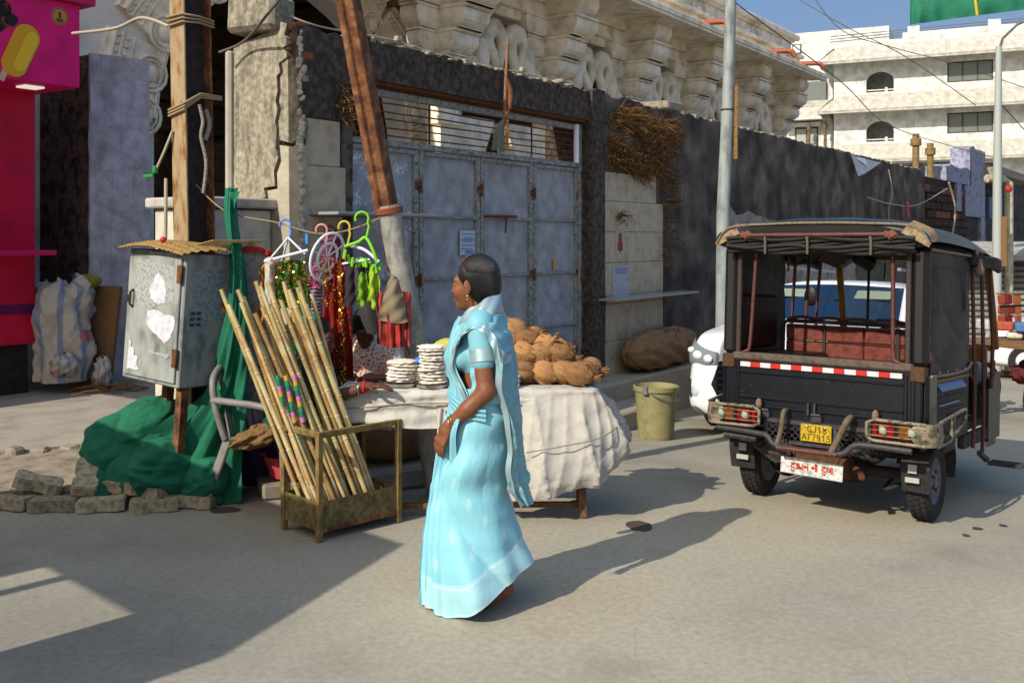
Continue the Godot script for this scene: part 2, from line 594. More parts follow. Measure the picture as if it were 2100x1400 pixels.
func textures() -> void:
	tex.bump = ntex(3, 0.02, [0.0, 0.0, 1.0, 1.0], 5)
	tex.blotch = ntex(5, 0.008, [0.0, 0.80, 0.45, 0.93, 1.0, 1.0], 5)
	tex.speck = ntex(7, 0.07, [0.0, 0.80, 0.5, 0.94, 1.0, 1.0], 3)
	tex.stain = ntex(9, 0.009, [0.0, 0.40, 0.34, 0.62, 0.5, 0.92, 1.0, 1.0], 5, 512, FastNoiseLite.TYPE_SIMPLEX_SMOOTH, 25.0)
	tex.grime = ntex(11, 0.012, [0.0, 0.62, 0.5, 0.90, 1.0, 1.0], 6)
	tex.weave = ntex(13, 0.15, [0.0, 0.80, 1.0, 1.0], 2)
	tex.roadbig = ntex(17, 0.006, [0.0, Color(0.82, 0.82, 0.82), 0.4, Color(0.93, 0.93, 0.93), 0.75, Color(1, 0.99, 0.97), 1.0, Color(1, 0.96, 0.9)], 5, 512, FastNoiseLite.TYPE_SIMPLEX_SMOOTH, 40.0)
	tex.frame = ntex(27, 0.03, [0.0, Color(0.30, 0.24, 0.20), 0.26, Color(0.38, 0.34, 0.31), 0.34, Color(0.56, 0.56, 0.54), 0.7, Color(0.66, 0.66, 0.63), 0.74, Color(0.40, 0.45, 0.53), 1.0, Color(0.62, 0.62, 0.60)], 5)
	tex.rust = ntex(29, 0.018, [0.0, Color(0.30, 0.17, 0.11), 0.35, Color(0.40, 0.24, 0.15), 0.6, Color(0.50, 0.32, 0.20), 0.8, Color(0.58, 0.42, 0.28), 1.0, Color(0.64, 0.52, 0.38)], 6)
	tex.rustpaint = ntex(31, 0.016, [0.0, Color(0.44, 0.27, 0.15), 0.26, Color(0.56, 0.40, 0.25), 0.42, Color(0.60, 0.51, 0.38), 1.0, Color(0.66, 0.60, 0.48)], 6)
	tex.marble = ntex(37, 0.008, [0.0, Color(0.66, 0.61, 0.54), 0.25, Color(0.77, 0.74, 0.68), 0.5, Color(0.84, 0.81, 0.76), 1.0, Color(0.88, 0.86, 0.82)], 6)
	tex.bamboo = ntex(39, 0.01, [0.0, Color(0.50, 0.38, 0.22), 0.3, Color(0.66, 0.54, 0.34), 0.6, Color(0.74, 0.65, 0.44), 1.0, Color(0.70, 0.68, 0.50)], 5)
	tex.coir = ntex(41, 0.05, [0.0, Color(0.42, 0.28, 0.17), 0.5, Color(0.62, 0.45, 0.28), 1.0, Color(0.74, 0.57, 0.39)], 4)
	tex.posters = ntex(43, 0.006, [0.0, Color(0.52, 0.57, 0.58), 0.60, Color(0.55, 0.60, 0.62), 0.62, Color(0.84, 0.84, 0.84), 1.0, Color(0.9, 0.9, 0.9)], 5, 512, FastNoiseLite.TYPE_SIMPLEX_SMOOTH, 30.0)
	tex.floral = ntex(45, 0.03, [0.0, Color(0.72, 0.10, 0.28), 0.36, Color(0.78, 0.16, 0.34), 0.42, Color(0.88, 0.82, 0.72), 1.0, Color(0.92, 0.87, 0.78)], 3)
	tex.sackprint = ntex(47, 0.02, [0.0, Color(0.80, 0.55, 0.56), 0.22, Color(0.84, 0.80, 0.75), 0.6, Color(0.80, 0.78, 0.76), 0.78, Color(0.55, 0.62, 0.74), 1.0, Color(0.75, 0.75, 0.78)], 3)
	tex.packet = ntex(49, 0.04, [0.0, Color(0.70, 0.30, 0.20), 0.14, Color(0.80, 0.72, 0.50), 0.26, Color(0.92, 0.90, 0.86), 0.8, Color(0.95, 0.94, 0.92), 0.93, Color(0.55, 0.60, 0.40), 1.0, Color(0.4, 0.5, 0.35)], 3)

	var dk := Color(0.22, 0.20, 0.19)
	var br := Color(0.36, 0.24, 0.16)
	var wh := Color(1, 1, 0.98)
	tex.road = painted(61, 1024, 0.10, 0.07, 0.80, [["spot", 400, 1, 3, Color(0.45, 0.44, 0.42), 0.22], ["spot", 300, 1, 3, wh, 0.2], ["spot", 26, 14, 60, Color(0.62, 0.61, 0.59), 0.16], ["spot", 16, 20, 70, wh, 0.10], ["crack", 34, 60, 420, Color(0.52, 0.51, 0.49), 0.20], ["crack", 60, 40, 240, wh, 0.12]])
	tex.mold = painted(62, 1024, 0.006, 0.42, 0.62, [["drip", 420, 60, 460, dk, 0.22], ["drip", 160, 40, 260, wh, 0.07], ["spot", 46, 8, 50, wh, 0.10], ["spot", 600, 1, 4, dk, 0.40], ["crack", 12, 60, 300, dk, 0.6]])
	tex.moldbeam = painted(63, 1024, 0.02, 0.40, 0.70, [["spot", 260, 2, 18, dk, 0.35], ["spot", 90, 2, 14, Color(0.75, 0.62, 0.40), 0.30], ["drip", 160, 20, 160, dk, 0.35], ["spot", 160, 1, 6, wh, 0.25]])
	tex.peelsparse = painted(64, 1024, 0.008, 0.10, 0.72, [["drip", 60, 40, 260, br, 0.16], ["drip", 70, 60, 300, wh, 0.06], ["chip", 70, 2, 9, wh, 0.75], ["spot", 300, 1, 2, br, 0.35], ["crack", 60, 30, 160, wh, 0.18], ["spot", 20, 10, 40, dk, 0.06]])
	tex.peel = painted(65, 1024, 0.008, 0.10, 0.72, [["drip", 50, 40, 260, br, 0.16], ["chip", 120, 6, 34, wh, 0.85], ["chip", 160, 2, 8, wh, 0.75], ["spot", 300, 1, 2, br, 0.35]])
	tex.lavender = painted(66, 512, 0.02, 0.14, 0.78, [["drip", 120, 30, 200, Color(0.5, 0.48, 0.5), 0.16], ["spot", 200, 1, 5, Color(0.45, 0.42, 0.42), 0.30], ["spot", 40, 4, 20, wh, 0.14], ["crack", 14, 60, 200, Color(0.4, 0.38, 0.38), 0.3]])
	tex.plaster = painted(67, 1024, 0.03, 0.22, 0.76, [["spot", 800, 1, 5, Color(0.36, 0.33, 0.30), 0.40], ["spot", 60, 6, 26, Color(0.5, 0.47, 0.42), 0.22], ["drip", 90, 40, 240, Color(0.42, 0.39, 0.35), 0.18], ["crack", 30, 30, 160, Color(0.3, 0.27, 0.24), 0.4], ["spot", 300, 1, 4, wh, 0.3]])

# a tileable picture of wear: soft noise, then spots, runs, cracks and flakes
func painted(sd: int, S: int, freq: float, contrast: float, level: float, ops: Array) -> ImageTexture:
	var nz := FastNoiseLite.new()
	nz.seed = sd
	nz.frequency = freq
	nz.fractal_octaves = 5
	var im := nz.get_seamless_image(S, S)
	im.convert(Image.FORMAT_RGB8)
	im.adjust_bcs(1.0, contrast, 1.0)
	im.adjust_bcs(level * 2.0, 1.0, 1.0)
	var r := RandomNumberGenerator.new()
	r.seed = sd
	for o in ops:
		for i in o[1]:
			var x := r.randi_range(0, S - 1)
			var y := r.randi_range(0, S - 1)
			var L := r.randf_range(o[2], o[3])
			if o[0] == "spot":
				var ph := r.randf() * TAU
				for dy in range(-int(L), int(L) + 1):
					for dx in range(-int(L), int(L) + 1):
						var a := atan2(dy, dx)
						var q := Vector2(dx, dy).length() / (L * (0.72 + 0.2 * sin(a * 3.0 + ph) + 0.12 * sin(a * 7.0 + ph * 2.0)) + 0.01)
						if q <= 1.0: dab(im, x + dx, y + dy, S, o[4], o[5] * (1.0 - q * q * 0.6))
			elif o[0] == "chip":
				for k in int(3 + L * 0.8):
					var cx := x + int(r.randfn(0, L * 0.7))
					var cy := y + int(r.randfn(0, L * 0.7))
					for dy in r.randi_range(1, maxi(2, int(L * 0.6))):
						for dx in r.randi_range(1, maxi(2, int(L * 0.6))): dab(im, cx + dx + (dy % 3), cy + dy, S, o[4], o[5])
			else:
				var fx := float(x)
				var fy := float(y)
				var an := PI / 2 if o[0] == "drip" else r.randf() * TAU
				var w := r.randi_range(1, 5) if o[0] == "drip" else 1
				var bend := r.randf_range(-0.006, 0.006)
				for k in int(L):
					an += bend + r.randf_range(-0.12, 0.12) if o[0] == "crack" else 0.0
					fx += cos(an) + (r.randf_range(-0.2, 0.2) if o[0] == "drip" else 0.0)
					fy += sin(an)
					var al: float = o[5] * (1.0 - float(k) / L) if o[0] == "drip" else o[5]
					for q in w: dab(im, int(fx) + q, int(fy), S, o[4], al)
	return ImageTexture.create_from_image(im)

func dab(im: Image, x: int, y: int, S: int, c: Color, a: float) -> void:
	x = posmod(x, S)
	y = posmod(y, S)
	im.set_pixel(x, y, im.get_pixel(x, y).lerp(c, a))

func materials() -> void:
	K.road = mk(Color(0.775, 0.745, 0.67), 0.93, "road", 0.22, "roadbig", 0.09, 0.0, 0.0, true)
	K.dirt = mk(Color(0.74, 0.68, 0.60), 0.95, "road", 0.5, "grime", 0.9, 0.3, 0.0, true)
	K.platform = mk(Color(0.80, 0.76, 0.69), 0.93, "road", 0.3, "blotch", 0.4, 0.15, 0.0, true)
	K.mold = mk(Color(0.60, 0.54, 0.49), 0.95, "mold", 0.31, "grime", 0.13, 0.2)
	K.moldbeam = mk(Color(0.42, 0.37, 0.335), 0.95, "moldbeam", 0.6, "blotch", 1.0, 0.3)
	K.plaster = mk(Color(0.80, 0.76, 0.67), 0.95, "plaster", 0.6, "grime", Vector3(1.5, 0.4, 1.5), 0.6)
	K.plastersmooth = mk(Color(0.74, 0.71, 0.63), 0.92, "blotch", 0.8, "speck", 2.0, 0.5)
	K.core = mk(Color(0.22, 0.16, 0.12), 0.97, "grime", 1.5, "", 0.0, 1.0)
	K.brick = mk(Color(0.58, 0.36, 0.26), 0.95, "grime", 3.0, "speck", 5.0, 0.6)
	K.brickdark = mk(Color(0.30, 0.20, 0.16), 0.95, "grime", 2.0, "speck", 5.0, 0.6)
	K.coping = mk(Color(0.66, 0.62, 0.54), 0.95, "grime", 1.2, "speck", 4.0, 1.0)
	K.tile = mk(Color(0.76, 0.70, 0.60), 0.55, "blotch", 1.4, "speck", 3.0, 0.1)
	K.peel = mk(Color(0.86, 0.87, 0.90), 0.6, "peel", 0.7, "blotch", 0.9)
	K.peelsparse = mk(Color(0.86, 0.87, 0.90), 0.6, "peelsparse", 0.62, "blotch", 0.9)
	K.gateframe = mk(Color.WHITE, 0.65, "frame", 1.6, "grime", 2.0, 0.1)
	K.rust = mk(Color.WHITE, 0.85, "rust", 0.8, "grime", 3.0, 0.15)
	K.rustrod = mk(Color(0.85, 0.75, 0.70), 0.85, "rust", 2.5)
	K.rustpaint = mk(Color.WHITE, 0.8, "rustpaint", Vector3(1.4, 0.5, 1.4), "speck", 3.0, 0.2)
	K.darksteel = mk(Color(0.22, 0.18, 0.17), 0.8, "grime", 2.0)
	K.marble = mk(Color(1.18, 1.16, 1.12), 0.85, "marble", 0.35, "blotch", 0.8, 0.3)
	K.marbleplain = mk(Color(0.92, 0.90, 0.86), 0.9, "blotch", 0.3)
	K.brownstone = mk(Color(0.50, 0.40, 0.30), 0.9, "grime", 0.4, "", 0.0, 1.0)
	K.lavender = mk(Color(0.94, 0.91, 0.94), 0.93, "lavender", 0.5, "blotch", 0.4, 0.2)
	K.lavside = mk(Color(0.42, 0.36, 0.33), 0.95, "grime", 1.2, "stain", 1.0, 1.4)
	K.pink = mk(Color(0.92, 0.05, 0.46), 0.55, "blotch", 0.5)
	K.pinkred = mk(Color(0.82, 0.03, 0.24), 0.5, "blotch", 0.5)
	K.pinkedge = mk(Color(0.76, 0.10, 0.36), 0.4)
	K.grey = mk(Color(0.45, 0.45, 0.45), 0.7, "grime", 2.0)
	K.white = mk(Color(0.88, 0.87, 0.84), 0.6, "blotch", 1.5)
	K.black = mk(Color(0.03, 0.03, 0.035), 0.5)
	K.chrome = mk(Color(0.75, 0.75, 0.74), 0.25, "blotch", 4.0, "", 0.0, 0.0, 1.0)
	K.wood = mk(Color(0.50, 0.37, 0.24), 0.85, "grime", Vector3(1.0, 6.0, 6.0))
	K.rope = mk(Color(0.60, 0.52, 0.40), 0.95, "speck", 10.0)
	K.cable = mk(Color(0.34, 0.32, 0.30), 0.6)
	K.cablepale = mk(Color(0.62, 0.58, 0.52), 0.6)

func ground_and_road() -> void:
	var m := MB.new()
	var xs := []
	for i in 45: xs.append(-22.0 + i)
	xs = [-160.0, -90.0, -50.0, -30.0] + xs + [30.0, 45.0, 70.0, 110.0, 180.0]
	var ds := [-120.0, -60.0, -30.0, -15.0]
	for i in 60: ds.append(-8.0 + i * 0.8)
	ds += [46.0, 56.0, 75.0, 110.0, 170.0, 260.0]
	var P := PackedVector3Array()
	for d in ds:
		for x in xs:
			P.append(P3(x, road_y(x, d), d))
	m.sheet(P, xs.size() - 1, ds.size() - 1)
	setting(m, "road", K.road)
	# dried puddle marks and a dark oil spot, thin real patches on the road
	var k := 0
	for q in [[0.73, 5.77, 0.075, 0.10], [-1.75, 6.08, 0.10, 0.07], [2.75, 5.9, 0.03, 0.03], [2.95, 6.0, 0.025, 0.03], [3.05, 5.75, 0.03, 0.02], [2.6, 5.72, 0.02, 0.03]]:
		var s := MB.new()
		var poly := []
		for i in 14:
			var a := TAU * i / 14
			var r: float = rx(0.82, 1.12)
			poly.append(P3(q[0] + cos(a) * q[2] * r, road_y(q[0], q[1]) + 0.004, q[1] + sin(a) * q[3] * r))
		for i in 14:
			s.t3(P3(q[0], road_y(q[0], q[1]) + 0.004, q[1]), poly[i], poly[(i + 1) % 14], Vector3.UP, Vector3.UP, Vector3.UP)
		var o := part(s, "road_stain" if k == 0 else "road_stain_%03d" % k, mk(Color(0.30, 0.26, 0.24), 0.9, "speck", 6.0), self)
		o.set_meta("kind", "structure")
		k += 1

# a wall slab along the wall frame whose top edge is chipped and uneven
func ragged_wall(m: MB, t0: float, t1: float, y0: float, y1: float, w0: float, w1: float, step: float, amp: float, lean := 0.0) -> void:
	var nn := int(ceil((t1 - t0) / step))
	var ys := []
	for i in nn + 1:
		ys.append(y1 + lean * i / nn + rx(-amp, amp * 0.4))
	for i in nn:
		var a := lerpf(t0, t1, float(i) / nn)
		var b := lerpf(t0, t1, float(i + 1) / nn)
		var up := Vector3(ys[i] - ys[i + 1], b - a, 0).normalized()
		var F := Vector3(0, 0, 1)
		m.t3(Vector3(a, y0, w1), Vector3(b, y0, w1), Vector3(b, ys[i + 1], w1), F, F, F)
		m.t3(Vector3(a, y0, w1), Vector3(b, ys[i + 1], w1), Vector3(a, ys[i], w1), F, F, F)
		m.t3(Vector3(a, y0, w0), Vector3(b, y0, w0), Vector3(b, ys[i + 1], w0), -F, -F, -F)
		m.t3(Vector3(a, y0, w0), Vector3(b, ys[i + 1], w0), Vector3(a, ys[i], w0), -F, -F, -F)
		m.t3(Vector3(a, ys[i], w1), Vector3(b, ys[i + 1], w1), Vector3(b, ys[i + 1], w0), up, up, up)
		m.t3(Vector3(a, ys[i], w1), Vector3(b, ys[i + 1], w0), Vector3(a, ys[i], w0), up, up, up)
		m.t3(Vector3(a, y0, w1), Vector3(b, y0, w1), Vector3(b, y0, w0), Vector3.DOWN, Vector3.DOWN, Vector3.DOWN)
		m.t3(Vector3(a, y0, w1), Vector3(b, y0, w0), Vector3(a, y0, w0), Vector3.DOWN, Vector3.DOWN, Vector3.DOWN)
	for e in [[t0, ys[0], -1.0], [t1, ys[nn], 1.0]]:
		var X := Vector3(e[2], 0, 0)
		m.t3(Vector3(e[0], y0, w0), Vector3(e[0], y0, w1), Vector3(e[0], e[1], w1), X, X, X)
		m.t3(Vector3(e[0], y0, w0), Vector3(e[0], e[1], w1), Vector3(e[0], e[1], w0), X, X, X)

func compound_wall() -> void:
	# ---- long wall right of the gate
	var wall := thing("compound_wall", "long black-stained plastered compound wall running away behind the three-wheeler", "wall", WF)
	var m := MB.new()
	ragged_wall(m, 1.56, 13.6, -0.9, 3.06, -0.42, -0.06, 0.16, 0.035)
	part(m, "stained_plaster", K.mold, wall)
	m = MB.new()                                    # bare grey repair patch low on the wall
	var pts := PackedVector2Array()
	for i in 25: pts.append(Vector2(3.45 + i * 0.22, 2.02 - 0.02 * i + rx(-0.06, 0.06)))
	pts.append(Vector2(8.7, 0.2)); pts.append(Vector2(3.5, 0.2))
	m.prism(pts, -0.06, -0.045)
	part(m, "bare_plaster_patch", mk(Color(0.66, 0.62, 0.58), 0.95, "grime", 0.7, "speck", 3.0, 0.3), wall)
	m = MB.new()
	for i in 70:
		var x := 1.6 + i * 0.172
		m.box(Vector3(x + 0.08, 3.05 + rx(-0.015, 0.012), -0.2 + rx(-0.03, 0.03)), Vector3(rx(0.1, 0.19), rx(0.02, 0.05), rx(0.16, 0.3)), 0.008, rot(rx(-0.1, 0.1), rx(-0.2, 0.2), rx(-0.08, 0.08)))
	part(m, "broken_coping", K.coping, wall)
	m = MB.new()                                   # block at the corner of the pillar top
	m.box(Vector3(1.66, 3.07, -0.1), Vector3(0.42, 0.09, 0.40), 0.015, rot(0, 0.06, 0.03))
	part(m, "coping_stone", K.coping, wall)
	# ---- brick stretch farther on
	var bw := thing("brick_wall", "dark bare brick wall at the far end of the stained wall", "wall", WF)
	m = MB.new()
	m.bx(13.62, 18.0, -1.6, 2.95, -0.40, -0.10)
	part(m, "mortar_core", K.core, bw)
	m = MB.new()
	m.box(Vector3.ZERO, Vector3(0.37, 0.15, 0.06), 0.012)
	var bm := m.mesh()
	for r in 15:
		for c in 11:
			if rng.randf() < 0.06: continue
			inst(bm, "brick", [K.brickdark, K.brick, K.brickdark][(r * 5 + c * 3) % 3] if rng.randf() < 0.4 else K.brickdark, bw, Transform3D(rot(rx(-0.02, 0.02), rx(-0.03, 0.03), rx(-0.02, 0.02)), Vector3(13.85 + c * 0.39 + (0.19 if r % 2 else 0.0), 0.22 + r * 0.178, -0.09 + rx(-0.012, 0.012))))
	# ---- dark post and tiled pier right of the gate
	var pier := thing("gate_pier", "cream tiled pier with a mouldy top, right of the blue gate", "pier", WF)
	m = MB.new()
	ragged_wall(m, 0.28, 1.60, 0.0, 3.05, -0.5, -0.01, 0.12, 0.04)
	part(m, "masonry", K.mold, pier)
	m = MB.new()
	ragged_wall(m, 0.04, 0.279, 0.0, 3.06, -0.5, 0.03, 0.08, 0.03)
	part(m, "mouldy_edge", K.moldbeam, pier)
	var rows := [0.30, 0.66, 1.02, 1.10, 1.42, 1.72, 2.02, 2.30]
	for i in rows.size() - 1:
		m = MB.new()
		var x1 := 1.54 - (0.16 if i == 6 else 0.0)
		var x0: float = 0.30 + (0.0 if i > 2 else 0.02 * i)
		m.bx(x0, x1, rows[i] + 0.002, rows[i + 1] - 0.002, -0.02, 0.012 + rx(-0.0015, 0.0015), 0.002)
		part(m, "tile", K.tile, pier)
	m = MB.new()
	m.box(Vector3(1.08, 1.075, 0.11), Vector3(1.85, 0.022, 0.22), 0.004)
	part(m, "stone_shelf", mk(Color(0.62, 0.61, 0.58), 0.35, "speck", 4.0), pier)
	m = MB.new()
	m.box(Vector3(0.62, 1.22, 0.0165), Vector3(0.34, 0.34, 0.003))
	part(m, "faded_notice", mk(Color(0.68, 0.68, 0.72), 0.8, "blotch", 4.0), pier)
	m = MB.new()
	for k in 3:
		m.box(Vector3(0.62, 1.36 - k * 0.022, 0.019), Vector3(0.29 - 0.05 * k, 0.009, 0.002))
	part(m, "notice_print", mk(Color(0.36, 0.42, 0.66), 0.8), pier)
	m = MB.new()                                      # small orange deity sticker: a plain orange patch
	m.ball(Vector3(0.60, 1.60, 0.016), Vector3(0.05, 0.10, 0.005), 10, 6, Basis.IDENTITY, func(d): return 0.25 * sin(d.y * 9.0))
	part(m, "orange_mark", mk(Color(0.62, 0.27, 0.14), 0.85, "grime", 8.0), pier)
	m = MB.new()
	m.box(Vector3(0.60, 1.62, 0.0145), Vector3(0.16, 0.24, 0.002))
	part(m, "sticker_backing", mk(Color(0.70, 0.67, 0.62), 0.8, "blotch", 4.0), pier)
	# ---- left pier, cracked, its sunlit end towards us
	var lp := thing("gate_pier", "cracked rough concrete pier in sunlight, left of the blue gate", "pier", WF)
	m = MB.new()
	m.bx(-3.54, -3.12, 0.0, 3.0, -0.64, -0.03)
	part(m, "core", K.core, lp)
	# sunlit end: plaster slabs with a crack between; local (a = away from street, y)
	var slabs := [
		["rough_plaster", K.plaster, [[0.665, 0.2], [0.665, 2.94], [0.60, 2.97], [0.40, 3.00], [0.20, 3.07], [0.13, 3.05], [0.16, 2.98], [0.10, 2.92], [0.17, 2.90], [0.12, 2.84], [0.215, 2.80], [0.20, 2.74], [0.235, 2.72], [0.225, 2.62], [0.245, 2.55], [0.225, 2.5], [0.25, 2.42], [0.235, 2.36], [0.245, 2.24], [0.22, 2.18], [0.26, 2.1], [0.25, 2.0], [0.36, 1.99], [0.34, 1.93], [0.44, 1.90], [0.43, 1.82], [0.50, 1.80], [0.49, 1.70], [0.56, 1.67], [0.54, 1.55], [0.58, 1.50], [0.57, 0.2]]],
		["upper_plaster", K.plaster, [[0.195, 2.80], [0.18, 2.74], [0.21, 2.71], [0.205, 2.62], [0.22, 2.55], [0.20, 2.5], [0.225, 2.42], [0.215, 2.30], [0.10, 2.27], [0.06, 2.29], [0.01, 2.30], [0.012, 2.5], [0.0, 2.7], [0.02, 2.80], [0.1, 2.83]]],
		["smooth_plaster", K.plastersmooth, [[0.215, 2.265], [0.10, 2.245], [0.06, 2.26], [0.0, 2.255], [0.0, 0.2], [0.545, 0.2], [0.55, 1.49], [0.51, 1.54], [0.53, 1.65], [0.465, 1.68], [0.475, 1.78], [0.41, 1.80], [0.415, 1.88], [0.32, 1.91], [0.335, 1.97], [0.235, 1.98], [0.24, 2.08], [0.20, 2.16]]]]
	for s in slabs:
		var poly := PackedVector2Array()
		for q in s[2]: poly.append(Vector2(q[0], q[1]))
		m = MB.new()
		# prism along local z -> push out of the end face (towards -x); a runs to -z
		m.xf = Transform3D(Basis(Vector3(0, 0, -1), Vector3(0, 1, 0), Vector3(1, 0, 0)), Vector3(0, 0, 0))
		m.prism(poly, -3.575 - (0.01 if s[0] == "rough_plaster" else 0.0), -3.52)
		part(m, s[0], s[1], lp)
	m = MB.new()                                     # pale edge strip at the back of the end face
	m.box(Vector3(-3.57, 1.6, -0.69), Vector3(0.10, 2.66, 0.06), 0.015)
	part(m, "edge_strip", mk(Color(0.70, 0.67, 0.62), 0.9, "blotch", 1.0, "speck", 4.0), lp)
	for i in 4:                                      # exposed bricks in the broken corner
		m = MB.new()
		m.box(Vector3(-3.52, 2.83 + i * 0.068, -0.075 - 0.02 * (i % 2)), Vector3(0.10, 0.055, 0.17 - 0.02 * i), 0.012, rot(0, 0.1 * (i - 1), 0.05))
		part(m, "brick", K.brick, lp)
	m = MB.new()
	ragged_wall(m, -3.575, -3.10, 2.44, 3.02, -0.10, -0.002, 0.06, 0.03)
	part(m, "mouldy_face", K.moldbeam, lp)
	m = MB.new()                                     # chipped white render down the corner
	for i in 46:
		var y := 0.9 + i * 0.046
		m.box(Vector3(-3.568 + rx(-0.012, 0.008), y, -0.012 + rx(-0.015, 0.012)), Vector3(rx(0.02, 0.05), rx(0.03, 0.075), rx(0.02, 0.05)), 0.008, rot(rx(-0.4, 0.4), rx(-0.4, 0.4), rx(-0.4, 0.4)))
	part(m, "chipped_corner", mk(Color(0.74, 0.72, 0.67), 0.95, "grime", 4.0, "", 0.0, 0.6), lp)
	var ry := [0.25, 0.62, 1.0, 1.37, 1.80, 2.13, 2.435]
	for i in ry.size() - 1:
		m = MB.new()
		m.bx(-3.53, -3.215 + 0.03 * sin(i * 2.1), ry[i] + 0.002, ry[i + 1] - 0.002, -0.06, 0.004, 0.002)
		part(m, "tile", K.tile, lp)
	m = MB.new()
	m.bx(-3.215, -3.10, 0.2, 2.435, -0.09, -0.012, 0.004)
	part(m, "stained_reveal", mk(Color(0.42, 0.38, 0.34), 0.95, "stain", 1.5, "speck", 4.0, 0.6), lp)
	m = MB.new()
	m.box(Vector3(-2.98, 1.815, 0.12), Vector3(1.05, 0.02, 0.26), 0.003)
	part(m, "stone_shelf", mk(Color(0.60, 0.59, 0.56), 0.4, "speck", 4.0), lp)
	m = MB.new()
	m.tube(ring_pts(Vector3(-3.33, 1.68, 0.0065), 0.055, 18), 0.008, 5, true)
	m.box(Vector3(-3.33, 1.68, 0.007), Vector3(0.05, 0.012, 0.005))
	m.box(Vector3(-3.33, 1.68, 0.007), Vector3(0.012, 0.06, 0.005))
	part(m, "painted_emblem", mk(Color(0.66, 0.42, 0.30), 0.9, "grime", 8.0), lp)
	m = MB.new()
	m.box(Vector3(-3.555, 3.14, -0.42), Vector3(0.24, 0.24, 0.42), 0.03, rot(0.02, 0.1, -0.04))
	part(m, "loose_block", K.plaster, lp)
	# ---- beam over the gate
	var beam := thing("gate_beam", "mould-blackened concrete beam across the top of the gate", "beam", WF)
	m = MB.new()
	ragged_wall(m, -3.098, 0.038, 2.765, 3.045, -0.42, -0.004, 0.07, 0.03)
	part(m, "concrete", K.moldbeam, beam)
	m = MB.new()
	for i in 46:
		m.box(Vector3(-3.05 + i * 0.067, 3.035 + rx(-0.012, 0.02), -0.1 + rx(-0.08, 0.06)), Vector3(rx(0.05, 0.13), rx(0.015, 0.045), rx(0.1, 0.22)), 0.008, rot(rx(-0.15, 0.15), rx(-0.3, 0.3), rx(-0.1, 0.1)))
	part(m, "crumbling_mortar", K.coping, beam)
	m = MB.new()
	m.bx(-3.09, 0.03, 2.745, 2.764, -0.38, -0.03, 0.003)
	part(m, "shaded_soffit", mk(Color(0.46, 0.28, 0.13), 0.9, "grime", Vector3(1, 5, 5)), beam)  # beam underside: its shade and warm bounced light painted in as brown
	# ---- dry grass hanging over the tiled pier
	var dg := thing("dry_grass", "clump of dry brown weeds hanging over the tiled pier", "weeds", WF)
	for q in [[0.35, 1.1, 2.68, 2.95, 200], [0.8, 1.5, 2.58, 2.90, 240], [1.35, 1.85, 2.5, 2.98, 170], [0.24, 0.8, 2.34, 2.62, 240], [0.6, 1.3, 2.24, 2.52, 300], [1.1, 1.6, 2.28, 2.6, 160], [1.42, 1.80, 1.85, 2.4, 90], [1.5, 1.75, 1.4, 1.8, 50]]: dry_tuft(dg, "weed_clump", q[0], q[1], q[2], q[3], q[4])
	var d2 := thing("dry_grass", "thin dry weeds growing on the dark face beside the leaning pole", "weeds", WF)
	dry_tuft(d2, "weed_clump", -3.28, -3.10, 2.42, 2.72, 70)
	var d3 := thing("dry_grass", "tiny dry root stuck on the cream tiles", "weeds", WF)
	dry_tuft(d3, "weed_clump", 0.50, 0.62, 1.83, 1.90, 26)

func ring_pts(c: Vector3, r: float, k: int, ax := 2) -> Array:
	var out := []
	for i in k:
		var a := TAU * i / k
		out.append(c + (Vector3(cos(a) * r, sin(a) * r, 0) if ax == 2 else Vector3(cos(a) * r, 0, sin(a) * r) if ax == 1 else Vector3(0, cos(a) * r, sin(a) * r)))
	return out

func dry_tuft(parent: Node3D, called: String, t0: float, t1: float, y0: float, y1: float, count: int) -> void:
	var ms := [MB.new(), MB.new(), MB.new()]
	for i in count:
		var m: MB = ms[i % 3]
		var el := TAU * rng.randf()
		var er := sqrt(rng.randf()) * (1.0 + 0.25 * sin(el * 3.0 + t0 * 9.0))
		var a := Vector3((t0 + t1) / 2 + cos(el) * er * (t1 - t0) / 2, (y0 + y1) / 2 + sin(el) * er * (y1 - y0) / 2, rx(-0.01, 0.03))
		var L := rx(0.05, 0.20)
		var dir := Vector3(rx(-0.6, 0.9), rx(-0.5, 0.9), rx(0.25, 1.0)).normalized()
		var b := a + dir * L * 0.6
		var c := b + (dir + Vector3(rx(-0.2, 0.3), -0.5, 0.1)).normalized() * L * 0.5
		m.tube([a, b, c], [0.0035, 0.0025, 0.001], 3, false, false)
		for k in 4:
			var q := a.lerp(c, rx(0.3, 1.0)) + Vector3(rx(-0.015, 0.015), rx(-0.015, 0.015), rx(-0.01, 0.01))
			var s := rx(0.005, 0.012)
			var d := Vector3(rx(-1, 1), rx(-1, 1), rx(-1, 1)).normalized() * s
			var e := d.cross(Vector3(rx(-1, 1), rx(-1, 1), rx(-1, 1))).normalized() * s * 0.7
			m.t3(q - d, q + e, q + d, Vector3(0, 0, 1), Vector3(0, 0.5, 1), Vector3(0, 0, 1))
			m.t3(q - d, q - e, q + d, Vector3(0, 0, 1), Vector3(0, 0.5, 1), Vector3(0, 0, 1))
	for k in 3:
		part(ms[k], called, mk([Color(0.46, 0.33, 0.17), Color(0.60, 0.44, 0.24), Color(0.34, 0.22, 0.12)][k], 0.9), parent).set_meta("kind", "stuff")

